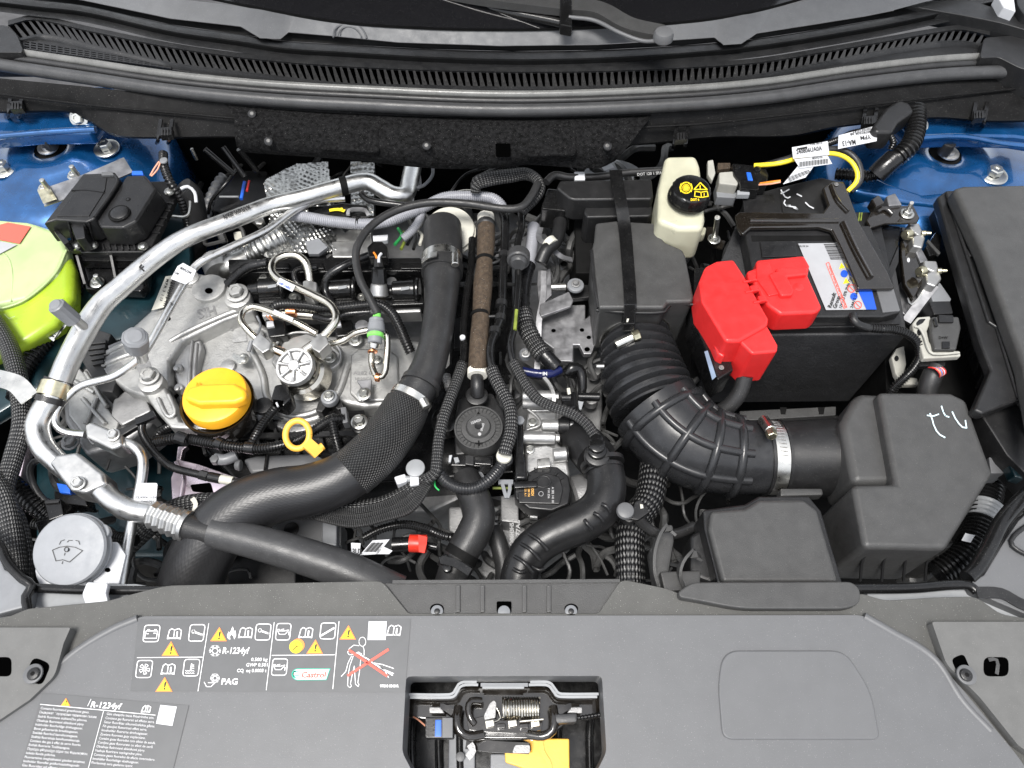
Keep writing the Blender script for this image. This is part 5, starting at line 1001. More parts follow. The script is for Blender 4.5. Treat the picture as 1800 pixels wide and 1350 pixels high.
# vacuum lines
V1 = thing('vacuum_line', 'black hose with clips right beside the foam pipe, braided at its lower end', 'vacuum line', (875, 560, -.1))
tube('upper_hose', plg, [(884, 372, -.06), (888, 390, -.055), (887, 440, -.05), (884, 490, -.05), (883, 530, -.05), (881, 556, -.05), (871, 583, -.05), (862, 608, -.05), (862, 636, -.052), (869, 658, -.055)], 7.5, V1); tube('braided_sleeve', brd, [(864, 648, -.054), (872, 668, -.055), (884, 690, -.055), (895, 712, -.055), (899, 736, -.055), (897, 764, -.058), (889, 790, -.06), (887, 799, -.062)], 11.5, V1, seg=22)
for x, y, r in ((887, 450, 10), (882, 535, 10.5), (880, 560, 10), (870, 583, 10.5)): tube('ring_clip', plm, [(x, y - 5, -.05), (x - 1, y + 4, -.05)], r, V1)
can('white_collar', cream, (886, 800, -.075), 14, 10, V1, b=.3); can('black_collar', plg, (887, 806, -.085), 16, 12, V1, b=.3); tube('clip_arm', plm, [(845, 556, -.05), (870, 556, -.05), (880, 553, -.05)], 3, V1); tube('clip_arm', plm, [(860, 464, -.05), (874, 460, -.05), (884, 452, -.05)], 3, V1)
V2 = thing('vacuum_line', 'black hose with round grommet, yellow green stripe and long braided end', 'vacuum line', (920, 560, -.1))
tube('upper_hose', plg, [(916, 374, -.065), (917, 400, -.06), (910, 430, -.055), (911, 470, -.052), (911, 500, -.05), (908, 540, -.05), (904, 575, -.05), (897, 605, -.052), (900, 630, -.055), (906, 648, -.058)], 6.5, V2)
tube('braided_sleeve', brd, [(902, 636, -.055), (914, 658, -.058), (928, 682, -.06), (946, 702, -.062), (975, 716, -.062), (1006, 727, -.062), (1030, 744, -.064), (1047, 768, -.07)], 9.5, V2, seg=22)
cyl('grommet', rubg, (912, 446, -.045), (911, 460, -.04), 20, 20, V2); cyl('grommet', rubg, (912, 460, -.04), (911, 466, -.038), 16, 14, V2); tube('painted_stripe', ylg, [(908, 545, -.0448), (905, 580, -.0448)], 3.2, V2)
V3 = thing('vacuum_line', 'black hose left of the foam pipe ending in a braided sleeve beside the valve disc', 'vacuum line', (800, 650, -.1))
tube('upper_hose', plg, [(830, 420, -.075), (828, 470, -.07), (820, 525, -.065), (815, 580, -.062), (816, 620, -.06), (812, 645, -.058)], 6.5, V3); tube('braided_sleeve', brd, [(813, 640, -.058), (802, 672, -.055), (790, 704, -.052), (778, 740, -.052), (771, 775, -.055), (768, 808, -.06), (764, 832, -.065), (748, 843, -.07)], 10, V3, seg=22)
can('white_ring', wht, (813, 592, -.052), 5, 6, V3)
V4 = thing('ribbed_vent_hose', 'short ribbed hose curving under the round valve disc', 'hose', (830, 860, -.1)); tube('hose', ductm, [(772, 832, -.08), (786, 848, -.08), (808, 858, -.08), (834, 858, -.08), (858, 845, -.08), (876, 826, -.085), (886, 810, -.09)], 11, V4, rib=(5, .14))
cv = thing('check_valve', 'light grey check valve with flat round plate left of the valve disc', 'valve', (728, 830, -.1)); can('plate', ltg, (730, 822, -.075), 17, 5, cv, b=.4); prism('body', wht, [(721, 826, 2), (736, 826, 2), (737, 852, 2), (720, 854, 2)], -.078, .02, cv, bev=.002); prism('end', wht, [(692, 838, 3), (712, 832, 3), (716, 846, 3), (698, 852, 3)], -.08, .02, cv, bev=.002); tube('nozzle', ltg, [(712, 842, -.085), (722, 842, -.085)], 6, cv)
tube('green_wire', grn, [(764, 842, -.085), (765, 855, -.085), (772, 862, -.085)], 1.6, None, lab='thin green wire curled beside the braided lines', cat='wire')
# white label strip pieces, disc behind
bd = thing('bearing_housing', 'black housing with three arms behind the braided line left of the valve disc', 'housing', (785, 740, -.14)); can('disc', plg, (784, 736, -.105), 26, 30, bd, b=.1)
for a, b_ in (((770, 684), (776, 700)), ((762, 708), (772, 706)), ((778, 690), (770, 706))): strip('arm', plm, [(*a, -.10), (*b_, -.10)], 3, bd, th=1)
can('bolt_head', castd, (776, 732, -.10), 8, 8, bd); sp2 = thing('spring_fitting', 'small ribbed metal fitting between the large hose and braided line', 'fitting', (790, 670, -.12)); tube('spring', castl, [(784, 660, -.09), (790, 684, -.09)], 8, sp2, rib=(5, .25))
# inlet manifold, oil separator and rest of the block behind
mfd = thing('intake_manifold', 'black plastic intake manifold with ribs under the hoses and harness', 'manifold', (600, 770, -.2))
prism('deck', plg, [(330, 760, 6), (440, 730, 8), (700, 716, 8), (790, 640), (790, 450), (900, 450), (905, 720), (905, 830, 8), (640, 850, 6), (420, 850, 6)], -.165, .10, mfd, bev=.004)
for x in (352, 380, 412, 448, 482, 515, 560, 590): strip('deck_rib', plm, [(x, 742 if x > 420 else 762, -.150), (x + 10, 800, -.150)], 2.5, mfd, th=2)
strip('deck_rail', plg, [(380, 742, -.14), (500, 733, -.14), (640, 728, -.14)], 6, mfd, th=.6); strip('deck_rail', pl, [(400, 768, -.14), (640, 762, -.14)], 5, mfd, th=.6); prism('round_runner', pls, [(426, 806, 6), (450, 800, 6), (600, 794, 6), (600, 822, 6), (440, 832, 6)], -.125, .05, mfd, bev=.006, seg=3)
cyl('end_boss', pls, (424, 818, -.11), (414, 818, -.11), 10, 8, mfd); tube('runner_band', plg, [(470, 800, -.122), (466, 826, -.122)], 3, mfd)
for x in (640, 668): prism('plate_step', pl, [(x, 752, 3), (x + 24, 750, 3), (x + 26, 776, 3), (x, 778, 3)], -.135, .03, mfd, bev=.002)
can('bolt_sleeve', rub, (632, 748, -.112), 15, 24, mfd, b=.3); bolt(mfd, 632, 742, -.105, 10, zinc, washer=1.5, h=1)
for x, y in ((452, 718), (578, 696)):
    prism('cover_ear', plm, [(x - 24, y + 26, 4), (x - 14, y - 4, 8), (x + 14, y - 6, 8), (x + 26, y + 20, 4), (x + 16, y + 24, 3), (x, y + 12, 6), (x - 12, y + 28, 3)], -.118, .03, mfd, bev=.002)
# harness below oil cap
hn = thing('wiring_harness', 'black corrugated harness with branches running under the oil cap past the dipstick', 'harness', (440, 780, -.12))
tube('main_loom', loom, [(262, 780, -.10), (290, 774, -.09), (320, 770, -.085), (350, 775, -.08), (390, 782, -.075), (440, 788, -.075), (480, 786, -.07), (520, 775, -.07), (555, 755, -.07), (582, 738, -.07), (605, 736, -.075)], 9.5, hn, rib=(5, .2), seg=16)
tube('branch_loom', loom, [(438, 786, -.075), (448, 768, -.075), (462, 745, -.08), (480, 722, -.085), (490, 712, -.09)], 8, hn, rib=(5, .2)); tube('branch_loom', loom, [(584, 742, -.07), (590, 770, -.075), (598, 800, -.085)], 8.5, hn, rib=(5, .2)); tube('branch_loom', loom, [(272, 778, -.095), (282, 760, -.10), (296, 752, -.11)], 8, hn, rib=(5, .2))
for a, b_ in (((382, 778), (392, 782)), ((432, 786), (448, 788)), ((576, 742), (592, 736)), ((312, 768), (330, 774))): tube('tape_wrap', tape, [(*a, -.076), (*b_, -.076)], 11.5, hn)
can('zip_head', plg, (320, 764, -.07), 6, 8, hn, n=6); prism('clip_block', pls, [(598, 716, 2), (608, 714, 2), (612, 742, 2), (602, 744, 2)], -.07, .02, hn, bev=.002)
ps = thing('cam_sensor', 'black sensor plug with white wire below the fuel pump', 'sensor', (490, 695, -.12)); prism('plug', plg, [(482, 676, 5), (506, 672, 5), (512, 700, 4), (498, 714, 4), (474, 706, 4), (478, 690, 4)], -.075, .035, ps, bev=.004); prism('opening', gap_dark, [(480, 702), (498, 704), (496, 714), (480, 712)], -.074, .003, ps, bev=0); tube('white_wire', wht, [(486, 708, -.072), (489, 715, -.072)], 1.8, ps); can('mounting_ear', plm, (462, 712, -.09), 16, 10, ps)
# front left lower items
pv = thing('pearl_bracket', 'pinkish pearl zinc bracket with slots below the harness', 'bracket', (350, 850, -.16)); prism('plate', irid, [(312, 784, 3), (330, 784, 3), (322, 790), (318, 808), (350, 816), (420, 840), (440, 860), (400, 880), (345, 884), (302, 880, 4), (300, 840, 6), (308, 820, 4)], -.14, .012, pv, bev=.002); sheet('slot', gap_dark, rnd([(334, 852), (370, 848), (376, 868), (338, 864)], 4), -.1394, pv); tube('edge_bead', irid, [(310, 812, -.138), (322, 838, -.138), (318, 876, -.138)], 4, pv)
lh = thing('coolant_vent_line', 'shiny black hose curving below the engine mount to a white connector', 'hose', (340, 810, -.1)); tube('hose', plg, [(268, 728, -.075), (252, 740, -.08), (250, 760, -.085), (262, 782, -.09), (276, 800, -.09), (300, 820, -.09), (340, 832, -.09), (372, 838, -.09)], 7, lh); strip('hose_end', plg, [(240, 742, -.075), (258, 735, -.072), (272, 728, -.072)], 7, lh, th=.5); tube('nut', plm, [(352, 834, -.088), (366, 838, -.088)], 9, lh, seg=6); tube('coupling', plg, [(368, 838, -.088), (388, 842, -.088)], 9, lh); tube('white_connector', cream, [(388, 842, -.088), (410, 846, -.088)], 8.5, lh, seg=8); tube('tail', plm, [(408, 846, -.088), (440, 848, -.09)], 6, lh)
prism('lever', plm, [(205, 755, 3), (245, 740, 3), (247, 746, 3), (210, 768, 3)], -.08, .01, None, bev=.002, lab='short dark lever left of the black hose end', cat='lever')
wb = thing('water_pump_housing', 'black housing with moulded cover under the foam covered pipe', 'housing', (560, 940, -.25)); prism('body', pls, [(470, 920, 8), (500, 905, 6), (560, 905, 4), (600, 915, 4), (600, 960), (520, 950)], -.175, .05, wb, bev=.004); prism('side', mdg, [(566, 916, 3), (592, 918, 3), (592, 960), (566, 956)], -.16, .04, wb, bev=.003); can('cap', pl, (512, 930, -.172), 13, 3, wb); prism('lower', plm, [(400, 975), (520, 990), (520, 1030), (400, 1030)], -.22, .05, wb, bev=.004)
can('hex_plug', pls, (376, 806, -.12), 8, 14, None, n=6, lab='small dark hex plug below the main harness', cat='plug')
tube('oil_pipe_fitting', mdg, [(378, 806, -.13), (396, 808, -.13), (416, 800, -.13)], 10, None, lab='dark grey pipe fitting beside the small hex plug', cat='fitting')
# red taped cable
rc = thing('taped_cable', 'black cable end with bright red tape and folded white tags', 'cable', (700, 955, -.15)); tube('cable', plg, [(690, 958, -.115), (724, 956, -.115)], 13, rc, seg=20); tube('red_tape', redt, [(720, 955, -.115), (750, 956, -.115)], 15.5, rc, seg=20); prism('red_flag', redt, [(735, 940), (751, 944), (750, 956), (746, 972), (736, 970)], -.098, .002, rc, bev=0); tube('lug', plg, [(750, 958, -.12), (768, 962, -.12)], 6, rc)
for q in ([(655, 950), (685, 948), (664, 974), (632, 976)], [(617, 954), (634, 955), (632, 974), (618, 976)], [(668, 958), (690, 968), (684, 974), (660, 974)]): mk('paper_tag', wht, [P(x, y, -.098 - .001 * len(q)) for x, y in q], [[0, 1, 2, 3]], rc, fix=False)
pr = Print(-.1015); pr.text('3U2', 619, 974, 14, 0, width=17, bold=.02)
for k in range(9): pr.line([(654 + k * 2.4, 954), (640 + k * 2.4, 970)], .8 + (k % 3) * .4)
pr.build('tag_print', blkp, rc)
tube('wiring_loom', loom, [(640, 945, -.15), (670, 930, -.145), (710, 922, -.14), (745, 928, -.13), (780, 942, -.12), (808, 946, -.13)], 8, None, rib=(5, .2), lab='corrugated loom passing behind the red taped cable', cat='loom')
# lower radiator hose
rh = thing('radiator_hose', 'black rubber hose curving down in front of the valve disc with spring clamp', 'hose', (830, 920, -.2)); tube('hose', rub, [(818, 838, -.11, 24), (826, 858, -.105, 27), (838, 884, -.105, 28), (842, 910, -.105, 29), (832, 938, -.11, 30), (816, 966, -.115, 29), (802, 994, -.125, 28), (790, 1030, -.14, 28)], 28, rh, seg=36)
tube('clamp_band', blk, [(816, 968, -.115), (808, 982, -.118)], 30.5, rh, seg=36); tube('clamp_band', plm, [(803, 990, -.122), (797, 1004, -.126)], 31, rh, seg=36); prism('clamp_ear', plg, [(770, 978, 3), (786, 972, 3), (790, 986, 3), (774, 992, 3)], -.09, .01, rh, bev=.002); can('clamp_stud', plg, (786, 998, -.085), 7, 12, rh); strip('clamp_link', plg, [(776, 984, -.085), (800, 990, -.085), (826, 1006, -.09)], 7, rh)
tube('inlet_collar', mdg, [(826, 832, -.118), (829, 838, -.118)], 27, rh, seg=36) if 0 else None
c_ = P(825, 846, -.115); s_ = S(825, 846, -.115); lathe('inlet_collar', mdg, c_, (0, .35, 1), [(23 * s_, .004), (27 * s_, .004), (27 * s_, -.004), (24 * s_, -.004)], rh, n=36)
tube('coolant_hose', rub, [(866, 930, -.16), (878, 960, -.16), (886, 1000, -.17), (884, 1040, -.18)], 16, None, lab='short dark hose between radiator hose and moulded pipe', cat='hose')
gc = thing('grey_clip', 'pale grey spring clip standing left of the throttle body', 'clip', (884, 850, -.12)); strip('clip_leg', mdg, [(882, 846, -.10), (886, 862, -.10), (890, 876, -.10)], 3, gc, th=1); strip('clip_leg', mdg, [(896, 846, -.10), (896, 862, -.10), (892, 876, -.10)], 3, gc, th=1); strip('clip_head', mdg, [(876, 848, -.10), (902, 848, -.10)], 4, gc, th=.8); tube('green_wire', ylg, [(866, 858, -.11), (900, 858, -.11)], 2.4, gc)
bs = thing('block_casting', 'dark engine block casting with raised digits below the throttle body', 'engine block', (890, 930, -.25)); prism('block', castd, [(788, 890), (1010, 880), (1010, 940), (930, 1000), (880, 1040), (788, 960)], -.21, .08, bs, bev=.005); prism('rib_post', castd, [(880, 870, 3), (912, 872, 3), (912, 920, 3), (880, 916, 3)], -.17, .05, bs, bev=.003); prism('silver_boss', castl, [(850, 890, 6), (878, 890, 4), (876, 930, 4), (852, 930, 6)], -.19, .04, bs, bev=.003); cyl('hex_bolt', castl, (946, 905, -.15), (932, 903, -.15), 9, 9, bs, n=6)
pr = Print(-.168, .0); pr = Print(-.169, .0); pr.text('◇06H3H5A', 903, 960, 10, -90, width=48, bold=.03); pr.text('◇77A6', 914, 956, 10, -90, width=42, bold=.03); pr.build('raised_digits', gryp, bs)
# black metal/steel block behind crossing: gearbox bracket
gb = thing('gearbox_bracket', 'galvanised grey lever bracket with holes left of the black resonator box', 'bracket', (990, 590, -.18))
prism('plate', galv, [(944, 566, 4), (1004, 536, 3), (1029, 535, 3), (1029, 560, 3), (1040, 551, 4), (1047, 566, 6), (1048, 600, 8), (1040, 622, 10), (1026, 622, 8), (1018, 606, 6), (1008, 606, 3), (1008, 636, 4), (976, 637, 4), (972, 612, 4), (945, 592, 4)], -.135, .012, gb, bev=.002)
prism('bent_lip', cream if 0 else galv, [(974, 612), (1007, 612), (1006, 635), (978, 634)], -.131, .004, gb, bev=.001)
for x, y, r in ((973, 581, 4), (1023, 580, 4), (1035, 593, 4), (1032, 614, 5)): sheet('hole', gap_dark, circ(x, y, r, r * .8), -.1345, gb)
strip('upright_lever', galv, [(955, 478, -.10), (955, 520, -.105), (948, 560, -.11), (946, 600, -.12), (944, 650, -.13)], 5, gb, th=.8); prism('rounded_plate', galv, [(946, 474, 8), (968, 472, 10), (970, 518, 3), (948, 540, 3), (944, 500)], -.105, .005, gb, bev=.0015)
prism('tilted_arm', galv, [(950, 534, 4), (1000, 512, 8), (1008, 528, 5), (1004, 538, 5), (952, 556, 3), (948, 548)], -.10, .006, gb, bev=.0015); tube('ball_end', steelw, [(966, 505, -.115), (994, 504, -.115)], 7, gb)
can('round_mount', mdg, (1012, 500, -.095), 15, 8, gb, b=.3); bolt(gb, 1012, 499, -.094, 5, castd); prism('mount_plate', plm, [(990, 500), (1036, 500, 4), (1038, 522, 4), (1006, 526)], -.12, .01, gb, bev=.002)
can('screw_boss', mdg, (923, 620, -.10), 11, 14, gb, b=.3); bolt(gb, 924, 622, -.096, 5, castl)
# harness right
hr = thing('wrapped_harness', 'thick black wrapped harness with ribbed section and blue taped end', 'harness', (945, 580, -.13)); tube('lilac_section', lil, [(938, 398, -.10), (936, 420, -.095), (930, 470, -.09)], 11, hr, rib=(4, .08)); tube('black_section', tape, [(928, 466, -.085), (920, 500, -.085), (918, 540, -.085), (922, 560, -.085)], 14, hr); tube('cloth_section', brdb, [(919, 548, -.085), (926, 576, -.085), (940, 604, -.088), (956, 626, -.09)], 16.5, hr, rib=(8, .08), seg=22); tube('taped_end', tape, [(952, 618, -.09), (966, 634, -.095), (978, 646, -.10)], 14, hr); tube('blue_tape', dblu, [(984, 650, -.105), (966, 657, -.10), (940, 656, -.10), (918, 652, -.10)], 8, hr)
pr = Print(-.0915); pr.text('NI', 962, 654, 8, 180, bold=.04); pr.build('tape_print', wht, hr) 
tube('plastic_wrap', plg, [(1012, 660, -.11, 6), (1000, 652, -.10, 12), (1018, 650, -.10, 10), (1024, 676, -.11, 8), (1022, 696, -.12, 7)], 8, None, lab='crumpled glossy black sleeve next to the blue tape', cat='sleeve')
# solenoid
so = thing('solenoid_valve', 'small black solenoid valve with brass ports beside the ribbed duct', 'valve', (1010, 700, -.13)); cyl('body', plg, (986, 700, -.10), (1004, 700, -.10), 11, 11, so); cyl('port', plg, (1016, 697, -.10), (1054, 698, -.10), 7, 8, so); prism('connector', plg, [(990, 690, 2), (1012, 688, 2), (1012, 716, 3), (1000, 718, 3), (990, 712, 3)], -.095, .03, so, bev=.002); prism('terminal', cream, [(996, 682), (1002, 681), (1004, 692), (998, 694)], -.09, .006, so, bev=.001); prism('white_rib', ltg, [(1016, 704), (1026, 706), (1022, 720), (1018, 718)], -.10, .005, so, bev=.001); cyl('barrel', castl, (918, 697, -.115), (972, 697, -.115), 11, 11, so); cyl('barrel_cap', castl, (972, 697, -.115), (982, 697, -.115), 6, 6, so, n=6); cyl('lower_barrel', castd, (918, 710, -.12), (970, 710, -.12), 9, 9, so); strip('stay', castl, [(956, 664, -.10), (968, 680, -.10), (974, 700, -.10), (972, 716, -.11)], 3, so, th=1)
# throttle body
tb = thing('throttle_body', 'aluminium throttle body with round black motor cover and gold printed label', 'throttle body', (955, 830, -.2))
prism('casting', castl, [(930, 714, 3), (980, 720, 4), (980, 736), (1000, 740, 4), (1002, 758, 4), (982, 762), (982, 782), (994, 786, 4), (994, 806, 4), (922, 812), (920, 760)], -.13, .06, tb, bev=.004, seg=3)
cyl('cylinder', castl, (952, 748, -.11), (982, 748, -.11), 11, 11, tb); cyl('upper_port', castl, (972, 800, -.105), (996, 798, -.105), 13, 13, tb); cyl('port_ring', plm, (996, 798, -.105), (1000, 798, -.105), 14, 14, tb); tube('casting_rib', castl, [(924, 716, -.127), (950, 744, -.124), (926, 756, -.124)], 3, tb); tube('casting_rib', castl, [(932, 722, -.127), (978, 724, -.127), (980, 736, -.126)], 2.5, tb); bolt(tb, 936, 742, -.124, 5, zinc); bolt(tb, 932, 790, -.112, 5, zinc)
cyl('black_sleeve', plm, (981, 748, -.108), (1001, 748, -.108), 13, 13, tb); cyl('hex_bolt', castl, (1001, 748, -.108), (1010, 748, -.108), 7, 7, tb, n=6); cyl('cylinder', castl, (918, 769, -.11), (976, 770, -.11), 12, 11, tb); cyl('hex_bolt', castl, (976, 770, -.11), (984, 770, -.11), 7, 7, tb, n=6)
prism('body', castl, [(924, 800, 8), (934, 784, 8), (960, 780, 8), (994, 790, 6), (1002, 830, 10), (1000, 860), (920, 860)], -.115, .06, tb, bev=.005, seg=3)
prism('motor_cover', pl, [(928, 830, 14), (950, 818, 14), (980, 820, 14), (1000, 836, 12), (1004, 862, 4), (1000, 886, 12), (970, 898, 14), (930, 894, 14), (906, 876, 10), (904, 858, 3), (924, 856, 3)], -.098, .03, tb, bev=.003, seg=3)
prism('cover_plate', dblu if 0 else pl, [(936, 842, 14), (960, 830, 14), (984, 838, 14), (990, 860, 10), (984, 886, 10), (912, 884, 10), (910, 864, 4), (930, 862, 4)], -.094, .01, tb, bev=.002)
for k in range(7): a = radians(30 + k * 20); strip('cover_rib', pl, [(954 + 34 * cos(a), 858 - 30 * sin(a), -.0955), (954 + 42 * cos(a), 858 - 38 * sin(a), -.0955)], 1.2, tb, th=1)
c_ = P(955, 846, -.093); tube('cover_ring', pl, [(942, 848, -.0935), (948, 838, -.0935), (962, 838, -.0935), (968, 848, -.0935), (960, 856, -.0935), (946, 855, -.0935), (942, 848, -.0935)], 1.5, tb); prism('steel_clip', steelw, [(944, 806, 2), (966, 804, 2), (968, 820, 2), (946, 822, 2)], -.090, .008, tb, bev=.0015)
pr = Print(-.0936); pr.text('BOSCH', 934, 856, 6.5, 90, bold=.04, width=15); pr.text('0 280 750', 928, 856, 5, 90, width=17); pr.text('151 A 1', 922, 858, 5, 90, width=14)
for i in range(0):
    x, y = 924 + random.random() * 15, 879 + random.random() * 6; pr.poly([(x, y), (x + 1.5, y), (x + 1.5, y + 1.5), (x, y + 1.5)])
pr.build('amber_print', gldp, tb); pr = Print(-.0936); pr.text('A 282 141 00', 970, 856, 5.5, 90, width=28); pr.text('F10 256', 963, 858, 5, 90, width=18); pr.circle(951, 868, 4, .8); pr.build('grey_lettering', gryp, tb)
co_ = thing('cable_duct', 'upright glossy black cable duct between valve disc and throttle body', 'duct', (915, 790, -.14)); prism('duct', plg, [(907, 738, 5), (920, 734, 5), (921, 800, 3), (925, 812, 4), (926, 842, 4), (905, 842, 4)], -.085, .05, co_, bev=.004, seg=3); can('top_cap', mdg, (914, 738, -.082), 8, 6, co_); cyl('pin', castl, (902, 769, -.09), (910, 769, -.09), 4, 4, co_)
prism('connector_comb', plg, [(904, 846), (944, 844), (945, 856), (904, 858)], -.088, .02, tb, bev=.002)
# moulded intake pipe
mp = thing('intake_pipe', 'satin black moulded pipe bending from the throttle side to the front radiator', 'pipe', (1010, 930, -.2))
tube('pipe', pl, [(1062, 822, -.085, 33), (1066, 845, -.085, 34), (1064, 872, -.085, 35), (1050, 898, -.087, 36), (1022, 918, -.09, 36), (990, 932, -.093, 35), (958, 948, -.097, 34), (932, 970, -.102, 34), (916, 1000, -.11, 33), (908, 1040, -.12, 33)], 34, mp, seg=40)
tube('collar', plm, [(1058, 812, -.085), (1060, 819, -.085)], 39, mp, seg=40); tube('collar', pl, [(1061, 826, -.085), (1062, 830, -.085)], 36, mp, seg=40)
tube('upper_elbow', plm, [(1000, 742, -.14, 22), (1012, 762, -.13, 30), (1030, 784, -.115, 36), (1048, 806, -.10, 37)], 34, mp, seg=36)
for a, b_, c2 in (((1058, 886), (1066, 890), (1072, 900)), ((1044, 902), (1052, 906), (1060, 916)), ((1028, 914), (1032, 920), (1040, 930))): tube('rib', pl, [(*a, -.05), (*b_, -.048), (*c2, -.055)], 3.5, mp)
for (x, y) in ((940, 945), (926, 962), (914, 984)): tube('rib', pl, [(x - 10, y - 6, -.07), (x + 6, y + 4, -.062), (x + 22, y + 22, -.07)], 3.5, mp)
for (x, y) in ((910, 1000), (944, 996)): tube('rib', pl, [(x - 8, y, -.08), (x + 4, y + 6, -.078), (x + 12, y + 4, -.08)], 3.5, mp)
gr = thing('hose_grommet', 'ribbed grommet plugging the braided line into the moulded pipe, with yellow mark', 'grommet', (1050, 792, -.1)); can('base', plm, (1050, 798, -.055), 23, 16, gr, b=.3); can('ring', plg, (1050, 790, -.048), 17, 10, gr, b=.3); can('ring', plg, (1050, 782, -.042), 14, 8, gr, b=.3); strip('yellow_mark', ylg, [(1037, 792, -.05), (1046, 804, -.05)], 2.5, gr); can('collar', plg, (1049, 772, -.05), 12, 10, gr, b=.3)
cyl('metal_drum', castd, (1006, 880, -.16), (1046, 870, -.16), 42, 42, None, lab='dark metal drum glimpsed behind the moulded pipe', cat='drum')
# ---------------------------------------------------------------- back of the bay: foil shields, looms
fs = thing('heat_shield', 'embossed aluminium foil heat shield behind the aluminium pipe', 'heat shield', (500, 330, -.2))
def inside(x, y, q):
    c = False; j = len(q) - 1
    for i in range(len(q)):
        if (q[i][1] > y) != (q[j][1] > y) and x < (q[j][0] - q[i][0]) * (y - q[i][1]) / (q[j][1] - q[i][1]) + q[i][0]: c = not c
        j = i
    return c
def foilsheet(name, q, zf, pitch=8.5, amp=.0028, ang=.5):
    x0, x1, y0, y1 = min(p[0] for p in q), max(p[0] for p in q), min(p[1] for p in q), max(p[1] for p in q); st = 1.7
    nx, ny = int((x1 - x0) / st) + 1, int((y1 - y0) / st) + 1; V = []; Fc = []; ca, sa = cos(ang), sin(ang)
    for j in range(ny + 1):
        for i in range(nx + 1):
            x, y = x0 + i * st, y0 + j * st; w1, w2 = noise.noise(Vector((x, y, 3)) * .03) * 9, noise.noise(Vector((x, y, 9)) * .03) * 9; u, v = ((x + w1) * ca + (y + w2) * sa) / pitch, (-(x + w1) * sa + (y + w2) * ca) / (pitch * .85); r = math.floor(v); u2 = u + (.5 if r % 2 else 0)
            du_, dv = (u2 - math.floor(u2) - .5) * 2, (v - r - .5) * 2; h = max(0, 1 - (du_ * du_ + dv * dv) * .9)
            V.append(P(x, y, zf(x, y) + amp * h + .007 * noise.noise(Vector((x, y, 0)) * .035)))
    for j in range(ny):
        for i in range(nx):
            if inside(x0 + (i + .5) * st, y0 + (j + .5) * st, q): Fc.append([j * (nx + 1) + i, j * (nx + 1) + i + 1, (j + 1) * (nx + 1) + i + 1, (j + 1) * (nx + 1) + i])
    used = sorted({i for f in Fc for i in f}); m = {o: k for k, o in enumerate(used)}
    mk(name, foil, [V[i] for i in used], [[m[i] for i in f] for f in Fc], fs, fix=False, sm=80)
foilsheet('upper_panel', [(463, 322), (470, 314), (500, 298), (522, 288), (576, 284), (584, 345), (472, 360)], lambda x, y: -.10 - (345 - y) * .0004)
foilsheet('lower_panel', [(476, 372), (586, 346), (592, 400), (590, 440), (560, 448), (520, 442), (490, 452), (470, 454), (446, 438), (450, 425), (470, 405)], lambda x, y: -.125 + (y - 345) * .0001, ang=.9)
foilsheet('back_strip', [(616, 284), (658, 286), (656, 380), (618, 380)], lambda x, y: -.13, ang=0)
tube('fluted_collar', foil, [(404, 458, -.13, 20), (440, 448, -.13, 18), (470, 432, -.12, 24), (500, 418, -.12, 26)], 22, fs, rib=(9, .1), seg=24)
tube('foil_wing', foil, [(395, 482, -.14, 14), (404, 470, -.13, 20), (432, 456, -.13, 20)], 18, fs, seg=20)
tube('round_joint', cast, [(375, 456, -.13, 22), (386, 480, -.13, 24)], 22, fs, seg=28)
prism('back_strip', foil, [(616, 286), (658, 288), (658, 380), (616, 380)], -.145, .02, fs, bev=.003); pr = Print(-.105); pr.text('GUU', 505, 304, 20, 78, bold=.02, width=26); pr.build('embossed_letters', alus, fs)
br2 = thing('steel_bracket', 'bright stepped steel bracket under the lilac loom', 'bracket', (620, 420, -.16)); prism('plate', alus, [(582, 400, 4), (600, 400), (606, 408), (616, 400), (652, 398, 4), (654, 440, 3), (586, 444, 4), (578, 420, 6)], -.12, .02, br2, bev=.003); prism('step', alus, [(582, 424, 3), (654, 420, 3), (656, 452, 3), (584, 452, 3)], -.11, .02, br2, bev=.003)
prism('grey_plate', mdg, [(536, 424, 4), (560, 418, 4), (576, 434, 4), (560, 446, 4), (542, 446)], -.10, .008, None, bev=.001, lab='small pale grey plastic plate left of the bright bracket', cat='plate')
ll = thing('lilac_loom', 'pale lilac corrugated loom crossing the back of the engine with a branch', 'loom', (620, 400, -.12))
tube('main', lil, [(510, 378, -.085), (545, 383, -.08), (590, 390, -.078), (640, 394, -.075), (680, 390, -.07), (712, 378, -.068), (735, 368, -.066)], 10, ll, rib=(3.6, .12), seg=18); tube('upper', lil, [(735, 370, -.07), (780, 348, -.065), (820, 345, -.065), (862, 348, -.066), (878, 358, -.07), (890, 378, -.08)], 10, ll, rib=(3.6, .12), seg=18); tube('branch', lil, [(742, 368, -.075), (736, 390, -.08), (722, 408, -.085), (708, 420, -.09)], 8, ll, rib=(3.6, .12)); tube('zip_tie', blk, [(627, 392, -.076), (631, 392, -.076)], 11, ll); can('tie_head', plg, (629, 380, -.065), 4, 8, ll)
c4 = thing('sensor_connector', 'black connector with yellow lock tab above the lilac loom', 'connector', (600, 370, -.12)); prism('body', plg, [(540, 362, 3), (578, 360, 3), (600, 356, 4), (646, 360, 5), (650, 382, 4), (580, 382, 3), (542, 378, 3)], -.085, .03, c4, bev=.003); strip('yellow_tab', ylw, [(579, 370, -.082), (594, 368, -.082), (606, 371, -.082)], 3, c4); strip('metal_loop', galv, [(612, 378, -.078), (614, 370, -.076), (626, 368, -.076), (642, 370, -.076), (648, 380, -.078)], 3, c4, th=.8)
ym = can('yellow_mark', ylw, (600, 367, -.079), 3, 2, c4)
